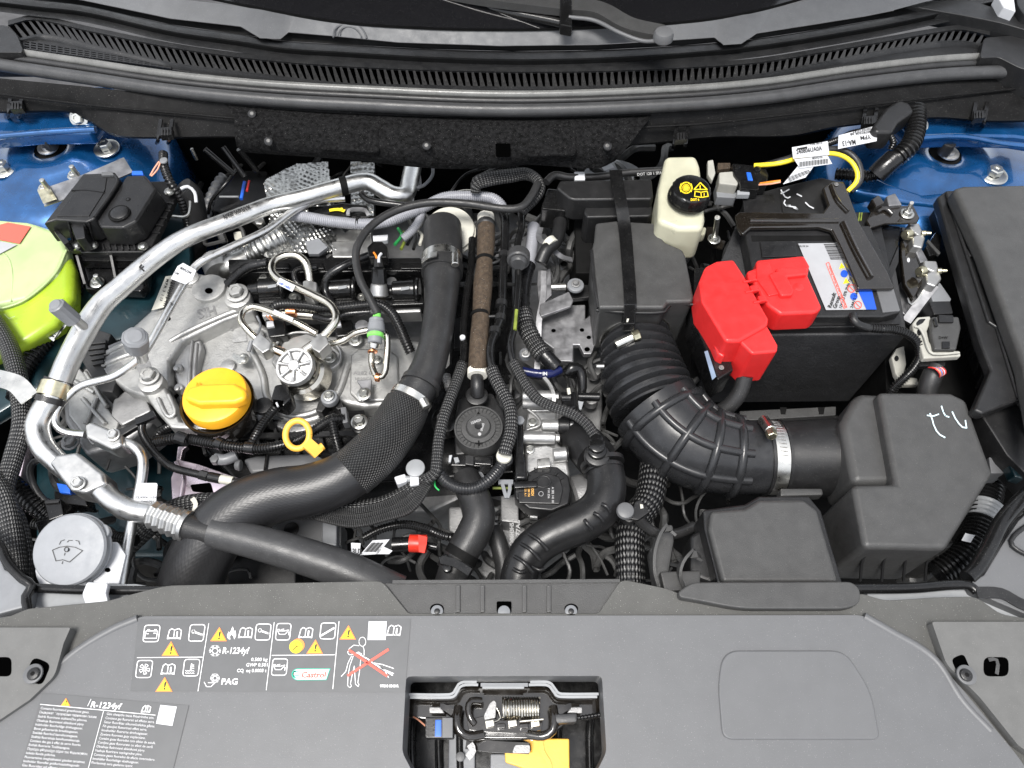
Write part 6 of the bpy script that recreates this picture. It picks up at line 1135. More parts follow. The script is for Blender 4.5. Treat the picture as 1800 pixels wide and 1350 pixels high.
st = thing('steering_motor', 'dark ribbed motor unit deep behind the aluminium pipe', 'motor', (410, 340, -.25)); prism('body', pl, [(380, 320, 10), (420, 298, 6), (470, 300, 6), (470, 350), (400, 380), (372, 370, 8)], -.18, .08, st, bev=.004); tube('ribbed_hose', castd, [(362, 400, -.16), (366, 360, -.15), (380, 326, -.15), (392, 310, -.15)], 9, st, rib=(12, .2)); tube('rod', plg, [(418, 296, -.10), (398, 322, -.10), (372, 352, -.12), (366, 376, -.14)], 3, st); tube('link', ltg, [(386, 346, -.15), (420, 346, -.15)], 2, st); tube('blue_wire', blu, [(430, 320, -.14), (424, 350, -.14)], 3, st); tube('red_wire', rdw, [(438, 318, -.14), (434, 336, -.14)], 2, st)
can('foil_bolt', steelw, (456, 388, -.11), 9, 8, fs, n=6); prism('tab', cream, [(410, 408, 5), (424, 406, 5), (444, 428, 6), (440, 440, 6), (424, 440, 5), (428, 428), (412, 420)], -.15, .006, None, bev=.001, lab='cream metal tab behind the thin aluminium pipe', cat='tab')
for i, (a, b_) in enumerate((((360, 262), (410, 305)), ((392, 258), (430, 310)), ((420, 262), (452, 300)))): tube('black_rod', plg, [(*a, -.04), (*b_, -.09)], 5, None, lab=('left', 'middle', 'right')[i] + ' one of three dark struts slanting down under the cowl skirt', cat='strut', grp='dark struts under the cowl skirt')
can('threaded_pin', steelw, (337, 262, -.03), 3, 24, None, lab='small threaded pin hanging below the cowl skirt', cat='pin')
ri = thing('pipe_stay', 'grey steel stay holding the aluminium pipe riser', 'stay', (730, 300, -.12)); prism('plate', galv, [(716, 290), (738, 290, 3), (741, 322, 3), (736, 332, 3), (722, 330)], -.10, .006, ri, bev=.001); tube('rod', castl, [(728, 310, -.095), (724, 358, -.095)], 3.5, ri)
tube('blue_hose', mdg, [(760, 286, -.08), (760, 308, -.08), (745, 326, -.08), (732, 330, -.08)], 3, None, lab='thin blue grey hose hanging under the felt mat', cat='hose')
tube('fine_cable', plg, [(905, 292, -.04), (860, 296, -.045), (820, 306, -.05), (790, 340, -.06), (780, 352, -.07)], 2.4, None, lab='thin cable dropping from below the felt mat behind the outlet', cat='cable')
tube('heater_pipe', steel, [(795, 352, -.075), (802, 342, -.07), (815, 338, -.068), (832, 338, -.068)], 5, None, lab='short bright steel pipe above the lilac loom', cat='pipe')
tube('small_black_hose', plg, [(635, 340, -.065), (650, 352, -.065), (700, 360, -.066), (716, 362, -.066)], 6, None, lab='dark hose passing behind the start of the arched breather hose', cat='hose')
for k, (dz, dy) in enumerate(((0, 0), (.004, -8), (.002, 9))):
    tube('braided_loop', brd, [(836, 338 + dy, -.05), (838, 326 + dy, -.04 + dz), (862, 318 + dy, -.035 + dz), (900, 312 + dy * .8, -.035 + dz), (925, 308 + dy * .5, -.035 + dz), (944, 316, -.035 + dz), (950, 332, -.035), (938, 352, -.04), (916, 372, -.05)] if k < 2 else [(836, 332, -.05), (850, 312, -.045), (880, 298, -.04), (910, 292, -.04)], 9 if k < 2 else 8, None, seg=18, lab=('front braided line of the coil under the felt mat', 'rear braided line of the coil under the felt mat', 'braided line going up under the felt mat')[k], cat='line', grp='braided lines coiled under the felt mat')
tube('wrapped_hose', plm, [(985, 372, -.08), (984, 400, -.075), (976, 425, -.07), (960, 440, -.07), (950, 462, -.08)], 12, None, lab='printed black hose with a cream clip left of the resonator box', cat='hose')
pr = Print(-.057); pr.text('CTZL ZEMNK', 982, 386, 7, 108, width=50, bold=.02)
tube('hose_clip', cream, [(964, 425, -.068), (972, 433, -.068)], 14, None, lab='cream spring clip on the printed black hose', cat='clip'); strip('clip_strap', galv, [(950, 400, -.09), (948, 420, -.085), (965, 432, -.085), (985, 450, -.09), (1006, 457, -.10)], 5, None, lab='grey metal strap loop beside the cream clip', cat='strap')
for k in range(8):
    x = 700 + k * 9; tube('engine_lead', (grn, ylg, plg, plg, cream, plg, ylw, plm)[k], [(x, 402 + (k % 3) * 6, -.11), (x + 6, 414, -.105), (x - 6 + k * 2, 430 + (k % 2) * 8, -.10)], 3, None, lab=('green', 'olive', 'black', 'second black', 'cream', 'third black', 'yellow', 'matt black')[k] + ' lead in the tangle left of the large hose top', cat='lead', grp='leads tangled left of the large hose top')
prism('white_connector', wht, [(655, 414, 2), (682, 412, 2), (681, 422, 2), (656, 424, 2)], -.10, .01, None, bev=.001, lab='white connector block left of the lead tangle', cat='connector')
mb = thing('cylinder_block', 'dark engine casting seen in gaps behind the hoses', 'engine block', (800, 560, -.35)); prism('casting', castd, [(560, 380, 8), (900, 370, 8), (1060, 460, 8), (1060, 760, 8), (760, 900, 8), (600, 900), (560, 700)], -.24, .2, mb, bev=.008)
for x, y in ((826, 452), (880, 640), (905, 690), (1045, 650), (1040, 700), (790, 540)): can('boss', castd, (x, y, -.2), 12, 20, mb); 
prism('print_plate', pl, [(800, 560), (812, 556), (812, 610), (798, 612)], -.13, .01, mb, bev=.001)
# stuff: unreadable small wires and clips deep between the parts
random.seed(11); V = []; Fc = []; uvv = []
def raw(pts, r, n=6):
    Q = spl(WP(pts, r), .01); b = Vector((0, 0, 1)); o0 = len(V)
    for i, q in enumerate(Q):
        p = Vector(q[:3]); t = (Vector(Q[min(i + 1, len(Q) - 1)][:3]) - Vector(Q[max(i - 1, 0)][:3])).normalized(); b = (b - t * b.dot(t)); b.normalize(); a = t.cross(b)
        for j in range(n): V.append(p + (a * cos(2 * pi * j / n) + b * sin(2 * pi * j / n)) * q[3])
        if i:
            o = o0 + (i - 1) * n
            for j in range(n): Fc.append([o + j, o + (j + 1) % n, o + n + (j + 1) % n, o + n + j])
for (x0, y0, x1, y1, n, z) in ((740, 380, 1040, 480, 34, -.13), (620, 900, 1120, 1020, 46, -.19), (900, 640, 1060, 760, 22, -.16), (1080, 640, 1260, 1000, 34, -.18), (300, 280, 700, 420, 20, -.2), (230, 880, 420, 1020, 16, -.2), (1560, 560, 1800, 1000, 26, -.17), (1180, 380, 1300, 560, 16, -.16), (380, 420, 560, 480, 10, -.13), (1000, 280, 1160, 320, 10, -.08), (40, 560, 260, 1000, 26, -.2), (60, 880, 260, 1010, 14, -.16)):
    for i in range(n):
        x, y = random.uniform(x0, x1), random.uniform(y0, y1); a = random.uniform(0, 2 * pi); pts = []
        for k in range(5):
            pts.append((min(max(x, x0 - 20), x1 + 20), min(max(y, y0 - 20), y1 + 20), z + random.uniform(-.03, .015))); x += cos(a) * 28; y += sin(a) * 28; a += random.uniform(-.8, .8)
        raw(pts, random.choice((2.5, 3.5, 5, 7)))
mk('deep_wiring', boxm, V, Fc, None, fix=False, kind='stuff', lab='tangle of small dark wires and hoses deep between the parts', cat='wiring')
# ================================================================ RIGHT SIDE
rs = thing('resonator_box', 'black plastic resonator box with a broad strap buckled over it', 'intake box', (1120, 480, -.15))
prism('box', boxm, [(1047, 391, 6), (1082, 387, 6), (1150, 391, 6), (1158, 402, 6), (1168, 424, 8), (1200, 438, 10), (1206, 450, 8), (1220, 522, 6), (1218, 530, 4), (1174, 531, 4), (1168, 541, 4), (1052, 541, 6), (1040, 440, 8), (1045, 418, 3)], -.02, .12, rs, taper=-.04, bev=.005, seg=4)
tube('box_seam', pl, [(1048, 545, -.032), (1100, 549, -.032), (1168, 548, -.032), (1176, 537, -.032), (1222, 535, -.03)], 3, rs); tube('corner_edge', plm, [(1040, 440, -.022), (1045, 500, -.022), (1052, 541, -.024)], 3, rs)
tube('top_crease', plm, [(1100, 398, -.0195), (1104, 460, -.0195), (1112, 536, -.0195)], 1.6, rs)
strip('strap', brk if 0 else plg, [(1082, 300, .0), (1086, 330, .005), (1092, 360, .0), (1098, 400, -.013), (1104, 470, -.013), (1108, 535, -.013), (1106, 552, -.03), (1103, 566, -.05)], 11, rs, th=.14); prism('buckle', plg, [(1098, 536, 2), (1118, 535, 2), (1117, 569, 3), (1096, 570, 3)], -.011, .02, rs, bev=.002); prism('buckle_slot', cream, [(1102, 560), (1106, 560), (1104, 566), (1101, 566)], -.0105, .001, rs, bev=0)
rb = thing('vacuum_reservoir', 'pair of stacked black boxes behind the resonator box', 'reservoir', (1070, 350, -.12))
prism('rear_box', plm, [(984, 317, 5), (1146, 314, 5), (1149, 345, 4), (1146, 350, 4), (1010, 351, 6), (1000, 348, 5), (978, 330, 5)], -.015, .05, rb, bev=.004, seg=3); prism('front_box', plm, [(1030, 358, 5), (1146, 357, 5), (1147, 376, 5), (1142, 380, 4), (1032, 382, 5), (1026, 372, 4)], -.035, .08, rb, bev=.004, seg=3)
prism('side_arm', plg, [(962, 330, 4), (1000, 334, 4), (1004, 372, 4), (950, 366, 4)], -.05, .05, rb, bev=.004); prism('lower_tower', blk, [(1010, 385), (1042, 385), (1044, 480), (1012, 480)], -.10, .15, rb, bev=.003)
# brake fluid tank
bf = thing('brake_fluid_tank', 'cream brake fluid reservoir with black screw cap', 'reservoir', (1205, 400, -.1))
prism('tank', fox, [(1170, 273, 8), (1224, 272, 8), (1231, 290, 8), (1236, 330, 12), (1240, 384, 12), (1236, 402, 10), (1192, 402, 12), (1156, 388, 12), (1158, 330, 12)], .015, .075, bf, taper=.03, bev=.009, seg=4)
prism('lower_hem', fox, [(1152, 382, 6), (1200, 398, 8), (1243, 398, 6), (1240, 412, 6), (1190, 418, 8), (1150, 396, 6)], -.045, .02, bf, bev=.004); prism('side_bulge', fox, [(1154, 380, 8), (1180, 400, 8), (1182, 430, 8), (1174, 436, 8), (1166, 420, 8), (1150, 400, 6)], -.07, .05, bf, bev=.005)
can('cap', plg, (1216, 330, .052), 34, 26, bf, b=.18, n=60, rf=lambda u, i: 1 + (.035 * (sin(u * 2 * pi * 20) > 0) if i > 1 else 0)); can('cap_skirt', plg, (1212, 340, .032), 37, 18, bf, b=.3, n=60)
pr = Print(.0522); 
for r_ in (9.5, 6): pr.circle(1206, 330, r_, 2.2 if r_ > 8 else 1.2)
pr.poly(circ(1206, 330, 4.5, n=16)); pr.line([(1197, 323), (1195, 330), (1197, 337)], 1.4); pr.line([(1215, 323), (1217, 330), (1215, 337)], 1.4)
pr.line([(1231, 321), (1243, 333), (1220, 333)], 1.8, True); pr.text('!', 1229.5, 332, 9, bold=.05)
pr.line([(1222, 336), (1232, 338), (1243, 336), (1245, 345), (1233, 347), (1221, 345)], 1.6, True); pr.line([(1232, 338), (1233, 347)], 1.4); pr.text('i', 1237, 344, 7, bold=.05); pr.text('DOT 4', 1214, 353, 6, width=15, bold=.04)
pr.build('yellow_symbols', sigy, bf)
mc = thing('clutch_reservoir_hose', 'printed black brake hose running behind the reservoir boxes', 'hose', (1120, 300, -.1)); tube('hose', plm, [(960, 320, -.02), (975, 308, -.02), (1000, 312, -.025), (1060, 310, -.03), (1100, 304, -.03), (1170, 300, -.03)], 7, mc); pr = Print(-.021); pr.text('DOT 120 1 SPAC', 1120, 309, 7, -4, width=48, bold=.02); pr.build('hose_print', gryp, mc)
bc = thing('brake_booster', 'pale cream brake booster body partly hidden behind the vacuum reservoir', 'booster', (1080, 295, -.15)); can('drum', ltg, (1080, 322, -.09), 62, 60, bc, b=.1, n=40); prism('white_block', wht, [(1009, 301, 2), (1028, 301, 2), (1029, 316), (1010, 316)], -.02, .02, bc, bev=.002); mk('barcode', wht, [P(x, y, -.055) for x, y in ((1056, 292), (1074, 287), (1080, 294), (1062, 300))], [[0, 1, 2, 3]], bc, fix=False)
strip('stud_bracket', brk, [(1252, 400, -.055), (1254, 424, -.06), (1272, 432, -.06)], 10, None, lab='small black steel plate with a tall stud left of the battery', cat='bracket')
sb = thing('battery_clamp_rod', 'upright threaded battery clamp rod with nut beside the brake fluid tank', 'rod', (1256, 420, -.1)); cyl('rod', zinc, (1256, 424, -.06), (1261, 382, .015), 4.5, 4.5, sb); bolt(sb, 1255, 421, -.05, 7, zinc, washer=1.6); tube('lower_rod', plm, [(1256, 430, -.07), (1250, 480, -.15)], 5, sb)
# battery
ba = thing('battery', 'black car battery with grey lid label inside a textured insulating jacket', 'battery', (1440, 620, -.3))
prism('jacket', felt if 0 else mat('battery_jacket', (.022, .0225, .024), .6, bump=1.0, bs=330, speck=.25), [(1262, 470, 3), (1300, 380), (1560, 380), (1596, 588, 4), (1350, 590, 4), (1262, 590)], -.045, .22, ba, taper=-.02, bev=.004)
prism('case', pl, [(1300, 372), (1545, 372), (1587, 574, 3), (1330, 577, 3)], -.03, .03, ba, bev=.003)
prism('lid', plm, [(1308, 402, 6), (1470, 402, 4), (1490, 396), (1530, 396), (1562, 470), (1584, 548, 3), (1552, 557, 3), (1360, 557, 5), (1322, 470)], -.012, .03, ba, bev=.003, seg=3)
prism('lid_corner', pls, [(1540, 506), (1571, 506, 3), (1583, 546, 3), (1552, 549, 2)], -.010, .01, ba, bev=.0015); prism('lid_recess', blk, [(1320, 414, 5), (1462, 414, 5), (1466, 423, 3), (1400, 423), (1322, 424)], -.0115, .004, ba, bev=0)
prism('cell_cover', pl, [(1336, 424, 4), (1398, 423, 4), (1402, 450), (1340, 452)], -.009, .006, ba, bev=.0015); strip('lid_rib', pl, [(1370, 572, -.029), (1580, 568, -.029)], 3, ba, th=.6)
lb = [(1403, 428), (1474, 427), (1541, 544), (1452, 545)]
lab_ = mk('label', silv, [P(x, y, -.0105) for x, y in lb], [[0, 1, 2, 3]], ba, fix=False)
pb_ = Print(-.0105); pb_.poly([(1507, 508), (1532, 508), (1541, 544), (1523, 544)]); pb_.build('blue_print', sigb, lab_)
A_ = -71
pk = Print(-.0105); pk.text('Renault', 1461, 542, 10, A_, bold=.03, width=28); pk.text('Group', 1470, 543, 10, A_, bold=.03, width=23); pk.text('12V - L3 EFB 70Ah 720A (EN) MF', 1479, 543, 7, A_, bold=.02, width=85); pk.text('24410 5441R', 1499, 542, 7, A_, bold=.025, width=40); pk.text('SLI B 24', 1405, 434, 4, 0, width=16)
bars = [1.2, .6, 1.8, .8, .6, 1.4, .9, 2, .7, 1.1, .6, 1.6, .8]
t = 0
for b_ in bars: pk.poly([(1448 + t * .45, 429 + t), (1470 + t * .6, 428.5 + t), (1470 + (t + b_) * .6, 428.5 + t + b_), (1448 + (t + b_) * .45, 429 + t + b_)]); t += b_ + 1.1
pk.build('black_print', blkp, lab_)
pR = Print(-.0105); pR.line([(1483.5, 542), (1452, 463), (1457, 461), (1489, 540)], 1.1, True); pR.text('Plomb Blei Lead Pb Plomo Piombo', 1488, 539, 5, -112, width=78, bold=.03); pR.build('red_bar', sigr, lab_); pR = Print(-.0105, .001); pR.text('Plomb  Blei  Lead  Pb  Plomo  Piombo', 1489, 540, 5.5, -112.5 + 0, width=78, bold=.02, dy=1) if 0 else None
pY = Print(-.0105); pY.poly([(1475, 473), (1485, 470), (1479, 462)]); pY.poly([(1482, 499), (1493, 497), (1487, 488)]); pY.build('yellow_print', sigy, lab_)
pB = Print(-.0105); 
for x, y in ((1484, 481), (1501, 521)): pB = Print(-.0105); pB.poly(circ(x, y, 6.5, n=18)); pB.build('blue_circle', sigb, lab_)
pB; pC = Print(-.0105, .001)
for x, y in ((1497, 507), (1508, 536)): pC.circle(x, y, 6.5, 1.3); pC.line([(x - 4, y - 4), (x + 4, y + 4)], 1.2)
pC.build('red_circles', sigr, lab_)
# handwriting patch + covers behind the battery
bt = thing('battery_tray_cover', 'flat black cover behind the battery with chalk letters', 'cover', (1400, 340, -.06)); prism('cover', plm, [(1310, 345), (1366, 330, 2), (1444, 312, 3), (1470, 318), (1475, 376), (1310, 378)], -.02, .06, bt, bev=.002); prism('left_part', pl, [(1306, 344), (1358, 341), (1374, 374), (1308, 375)], -.016, .006, bt, bev=.001); strip('fold', plm, [(1372, 330, -.018), (1378, 374, -.018)], 2, bt)
pr = Print(-.018); 
pr.line([(1387, 333), (1380, 337), (1373, 340)], 2.2); pr.line([(1373, 334), (1376, 340), (1380, 346), (1385, 348), (1389, 346)], 2.2); pr.line([(1401, 341), (1409, 345)], 2.2); pr.line([(1380, 352), (1378, 357), (1382, 362), (1389, 361)], 2.2); pr.line([(1384, 362), (1398, 364), (1402, 368), (1395, 365)], 2.2); pr.line([(1416, 356), (1422, 362), (1430, 366)], 2.2); pr.build('chalk_writing', wht, bt)
hb = thing('battery_hold_down', 'glossy black pressed steel hold down bracket across the battery', 'bracket', (1480, 400, -.05))
prism('cross_arm', brk, [(1292, 378, 4), (1300, 372, 4), (1446, 374, 3), (1456, 360, 3), (1446, 330, 4), (1462, 318, 4), (1484, 318, 4), (1496, 350, 6), (1512, 392, 6), (1530, 424, 6), (1560, 476, 6), (1573, 506, 3), (1508, 507, 3), (1496, 478, 6), (1478, 436, 6), (1462, 404, 6), (1440, 398, 6), (1320, 400, 6), (1306, 412, 3), (1297, 400, 3)], .0, .008, hb, bev=.0025, seg=3)
tube('pressed_rib', brk, [(1318, 388, .001), (1400, 388, .001), (1474, 388, .001)], 4, hb); tube('pressed_rib', brk, [(1482, 392, .001), (1504, 440, .001), (1530, 488, .001)], 6, hb); tube('pressed_rib', brk, [(1461, 326, .001), (1472, 352, .001), (1490, 372, .001)], 4, hb)
bolt(hb, 1470, 324, .001, 2.5, castd)
# red terminal cover
rt = thing('terminal_cover', 'bright red hinged plastic cover over the battery terminal fuses', 'cover', (1330, 550, -.06))
prism('left_body', red, [(1260, 458, 7), (1290, 455, 7), (1309, 484, 6), (1352, 560, 6), (1350, 572, 4), (1300, 600, 4), (1276, 600, 6), (1234, 530, 6), (1229, 495, 6), (1240, 468, 6)], .018, .06, rt, taper=.02, bev=.005, seg=4)
prism('front_body', red, [(1304, 578, 6), (1348, 570, 6), (1368, 606, 6), (1367, 618, 4), (1322, 622, 4), (1300, 600, 4)], .012, .085, rt, taper=-.04, bev=.004, seg=3)
prism('left_lip', red, [(1229, 512, 4), (1236, 505), (1276, 600), (1274, 628, 4), (1262, 622, 4), (1229, 540, 4)], -.015, .03, rt, bev=.003)
prism('right_body', red, [(1330, 456, 6), (1414, 448, 7), (1424, 466, 5), (1421, 484, 5), (1446, 540, 6), (1436, 549, 6), (1372, 552, 6), (1350, 536, 5), (1312, 476, 5), (1330, 470, 4)], .016, .045, rt, taper=.01, bev=.005, seg=4)
prism('raised_tee', red, [(1352, 480, 4), (1366, 476, 3), (1364, 470, 3), (1420, 470, 3), (1420, 482, 3), (1384, 486, 3), (1396, 510, 3), (1394, 518, 3), (1374, 520, 3)], .024, .012, rt, bev=.003, seg=3)
prism('raised_step', red, [(1330, 462, 3), (1352, 460, 3), (1362, 484, 3), (1372, 516, 3), (1352, 520, 3), (1330, 490, 3)], .019, .006, rt, bev=.002)
can('moulded_ring', red, (1404, 504, .0165), 9, 2, rt, b=.3) 
for x, y in ((1318, 490), (1336, 526), (1322, 508)):
    prism('hinge_tab', red, [(x - 4, y - 6, 2), (x + 8, y - 8, 2), (x + 12, y + 2, 2), (x, y + 4, 2)], .021, .008, rt, bev=.0015); tube('hinge_pin', red, [(x - 12, y + 6, .018), (x + 12, y + 2, .018)], 2.5, rt)
strip('edge_line', red, [(1238, 500, .0), (1256, 545, -.0), (1284, 600, -.0)], 1.5, rt) 
# fuse block under the cover
fb = thing('fuse_block', 'black fuse block with blue grey data label under the red cover', 'fuse block', (1240, 620, -.1)); prism('block', plg, [(1220, 470, 4), (1240, 470), (1290, 650, 4), (1262, 668, 4), (1218, 560, 4)], -.035, .06, fb, bev=.003); mk('data_label', mat('blue_grey_label', (.16, .22, .3), .4), [P(x, y, -.0335) for x, y in ((1238, 618), (1244, 616), (1259, 662), (1252, 668))], [[0, 1, 2, 3]], fb, fix=False); bolt(fb, 1268, 646, -.034, 3, castd)
tube('cable', rub, [(1310, 660, -.06), (1300, 690, -.08), (1280, 715, -.10), (1250, 730, -.12), (1236, 728, -.13)], 14, None, lab='thick black cable dropping from the red cover towards the ribbed duct', cat='cable', seg=20)
tube('battery_vent_hose', loom, [(1524, 576, -.015), (1548, 578, -.015), (1568, 579, -.018), (1596, 587, -.022), (1613, 603, -.03), (1617, 626, -.04), (1607, 646, -.05), (1590, 664, -.06), (1572, 682, -.075), (1562, 700, -.09)], 8, None, rib=(4.5, .2), lab='thin corrugated vent hose curling off the battery front', cat='hose'); tube('vent_elbow', plm, [(1499, 553, -.006), (1501, 563, -.006), (1510, 571, -.01), (1530, 577, -.015)], 7, None, lab='black elbow plug on the battery front edge', cat='plug')
sh_ = thing('battery_tray', 'dark grey battery tray lip with notches in front of the jacket', 'tray', (1400, 730, -.3)); prism('lip', boxm, [(1300, 722), (1470, 714), (1470, 730), (1300, 740)], -.20, .02, sh_, bev=.002)
for x in (1377, 1444): prism('notch', blk, [(x - 6, 716), (x + 6, 716), (x + 4, 728), (x - 4, 728)], -.199, .002, sh_, bev=0)
prism('lower_tray', plm, [(1330, 735), (1480, 730), (1480, 770), (1330, 770)], -.23, .03, sh_, bev=.002)
# relays, sensor, tagged harness
rl = thing('current_sensor', 'grey and black relay cluster with blue clip at the back left of the battery', 'relay', (1290, 320, -.06)); prism('relay', beige, [(1264, 302, 4), (1292, 300, 4), (1300, 312, 3), (1297, 326, 3), (1264, 322, 3)], .0, .025, rl, bev=.003); prism('relay_base', mdg, [(1258, 324), (1297, 328), (1294, 348, 3), (1260, 346, 3)], -.02, .02, rl, bev=.002); prism('clip_leg', beige, [(1244, 282, 3), (1254, 280, 3), (1258, 304, 4), (1252, 318, 4), (1244, 306, 3)], .0, .01, rl, bev=.002); prism('body', plg, [(1287, 286, 3), (1345, 292, 3), (1352, 306, 3), (1348, 326), (1302, 322), (1290, 306)], .005, .03, rl, bev=.003); prism('blue_clip', blu, [(1312, 302), (1320, 303), (1324, 317), (1315, 316)], .007, .006, rl, bev=.001); can('knob', plg, (1332, 296, .009), 6, 5, rl); can('knob', plg, (1297, 292, .009), 5, 8, rl); prism('lower_plug', plg, [(1300, 316, 2), (1334, 318, 2), (1334, 334, 2), (1302, 332, 2)], .006, .02, rl, bev=.002); prism('grey_clip', ltg, [(1296, 334), (1318, 336), (1318, 342), (1296, 342)], .0, .01, rl, bev=.001); prism('brown_tab', foam, [(1262, 286), (1284, 286), (1284, 296), (1262, 298)], -.01, .01, rl, bev=.001)
th = thing('tagged_cable', 'black and yellow striped cable loop with folded white barcode tags behind the battery', 'cable', (1420, 290, -.02))
tube('black_cable', rub, [(1340, 292, .0), (1370, 284, .015), (1410, 272, .02), (1450, 264, .02), (1480, 264, .02), (1502, 278, .015), (1512, 300, .008), (1510, 320, .0), (1495, 336, -.01)], 6, th); tube('yellow_stripe', ylw, [(1326, 291, .005), (1370, 287, .02), (1410, 276, .026), (1450, 270, .026), (1475, 272, .026), (1496, 284, .021), (1507, 304, .014), (1505, 320, .006), (1490, 336, -.005)], 4, th)
tube('thin_loom', loom, [(1440, 258, .02), (1462, 250, .02), (1478, 244, .02), (1500, 234, .02), (1545, 228, .02), (1560, 234, .02), (1570, 250, .01), (1566, 262, .0)], 6, th, rib=(4, .2)); tube('orange_wire', org, [(1336, 323, .01), (1356, 320, .02), (1372, 318, .024)], 2.2, th); tube('salmon_wire', brw, [(1334, 325, .01), (1356, 323, .02), (1372, 320, .024)], 1.6, th)
def tag(name, q, z, par, lines):
    o = mk(name, wht, [P(x, y, z_) for (x, y), z_ in zip(q, z)], [[0, 1, 2, 3]], par, fix=False); return o
T1 = [(1392, 259), (1455, 248), (1458, 272), (1394, 279)]; tag('paper_tag', T1, (.033, .033, .033, .033), th, 0); pr = Print(.033); pr.text('240806UA0A', 1400, 271, 11, -9, width=46, bold=.02); pr.text('YPR 0013', 1424, 256, 5, -9, width=22); pr.line([(1402, 262), (1418, 259)], 3); pr.build('tag_print', blkp, th)
T2 = [(1396, 280), (1454, 272), (1463, 288), (1406, 296)]; tag('paper_tag', T2, (.031,) * 4, th, 0); pr = Print(.031)
for k in range(30): pr.line([(1405 + k * 1.7, 285 - k * .2), (1405 + k * 1.7, 293 - k * .2)], .5 + (k * 7 % 3) * .4)
pr.text('8EWDT0', 1428, 280, 5, -6, width=18); pr.build('tag_print', blkp, th)
T3 = [(1404, 290), (1434, 288), (1416, 312), (1376, 324)]; tag('paper_tag', T3, (.029,) * 4, th, 0); pr = Print(.029)
for k in range(20): pr.line([(1384 + k * 1.9, 312 - k * .7), (1388 + k * 1.9, 320 - k * .9)], .5 + (k * 5 % 3) * .4)
pr.build('tag_print', blkp, th)
T4 = [(1474, 238), (1543, 220), (1541, 248), (1473, 262)]; tag('paper_tag', T4, (.033,) * 4, th, 0); pr = Print(.033); pr.text('MA-13', 1504, 245, 13, 172, width=24, bold=.02); pr.text('YPM', 1530, 237, 10, 172, width=18, bold=.02); pr.text('294078250R 08', 1538, 228, 6, 172, width=44); pr.text('ID 250704 UGAT', 1538, 223, 5, 170, width=40); pr.build('tag_print', blkp, th)
tube('main_conduit', loom, [(1606, 178, .02), (1610, 205, .02), (1608, 235, .015), (1596, 260, .01), (1576, 278, .0), (1560, 292, -.01), (1545, 306, -.02)], 17, None, rib=(7.5, .22), seg=22, lab='thick corrugated conduit coming out of the cowl grommet beside the right turret', cat='conduit')
tube('taped_joint', tape, [(1572, 278, .004), (1554, 294, -.006), (1540, 308, -.018)], 17.5, None, seg=20, lab='black taped joint at the foot of the thick conduit', cat='harness'); tube('corrugated_conduit', loom, [(1546, 306, -.02), (1525, 310, -.03), (1500, 308, -.04), (1470, 306, -.05)], 11, None, rib=(6, .22), lab='corrugated conduit running left from the taped joint to the battery', cat='conduit')
gm = thing('cable_grommet', 'pointed black rubber grommet where the thick conduit leaves the cowl', 'grommet', (1580, 200, .02)); prism('boot', plm, [(1533, 222, 4), (1558, 188, 6), (1580, 174, 8), (1600, 180, 8), (1608, 194, 6), (1580, 214, 4), (1570, 232, 4), (1540, 232, 4)], .045, .04, gm, bev=.006, seg=3)
# ECU side hardware
fm = thing('control_unit_bracket', 'black and zinc bracket stack with pale cast blocks and yellow studs right of the battery', 'bracket', (1580, 440, -.15))
prism('top_plate', brk, [(1538, 361, 5), (1606, 361, 6), (1617, 382, 5), (1613, 391, 3), (1556, 392, 6), (1530, 400, 4), (1523, 388, 4)], -.018, .006, fm, bev=.002, seg=3); prism('folded_tab', brk, [(1531, 350, 3), (1545, 341, 4), (1556, 356, 3), (1540, 364, 3)], -.004, .02, fm, bev=.003); tube('pressed_rim', brk, [(1542, 372, -.016), (1556, 366, -.014), (1568, 376, -.016)], 4, fm)
prism('round_nosed_block', galv, [(1558, 344, 6), (1574, 338, 6), (1587, 360, 3), (1562, 362, 3)], -.012, .03, fm, bev=.003)
prism('vertical_plate', plg, [(1528, 402, 3), (1556, 394), (1584, 398, 3), (1580, 430), (1557, 488, 3), (1532, 440, 6)], -.04, .12, fm, bev=.002); prism('inner_plate', plm, [(1556, 486), (1580, 430), (1580, 460, 8), (1566, 494)], -.036, .01, fm, bev=.001)
prism('long_plate', brk, [(1584, 398, 3), (1598, 400, 4), (1606, 436), (1626, 490, 4), (1606, 526, 4), (1590, 500, 4), (1584, 450)], -.045, .01, fm, bev=.002, seg=3); sheet('hole', wht, circ(1597, 457, 2.6, 4, n=12), -.0445, fm)
prism('lower_plate', galv, [(1574, 506, 4), (1600, 478, 4), (1622, 508, 4), (1594, 556, 4), (1576, 540, 4)], -.07, .01, fm, bev=.002)
for pts in ([(1597, 391, 3), (1616, 391, 4), (1627, 418, 4), (1622, 436, 4), (1605, 432, 4), (1604, 416, 2), (1612, 412, 2), (1602, 404, 2)], [(1624, 457, 4), (1647, 458, 4), (1656, 490, 4), (1645, 504, 4), (1629, 498, 3), (1628, 480, 2), (1638, 476, 2), (1624, 470, 2)]):
    prism('cast_block', castl, pts, -.03, .035, fm, bev=.003, seg=3)
prism('joining_web', galv, [(1606, 434), (1620, 436), (1632, 458), (1618, 462)], -.042, .02, fm, bev=.002)
for x, y in ((1620, 410), (1648, 476)): cyl('stud', ybr, (x, y, -.03), (x + 8, y, -.028), 5, 5, fm); cyl('stud_tip', ybr, (x + 8, y, -.028), (x + 17, y, -.026), 3.5, 2.8, fm)
for x, y in ((1594, 412), (1619, 477)): cyl('green_nut', ybr, (x + 4, y, -.032), (x - 4, y + 1, -.028), 10, 8, fm, n=12)
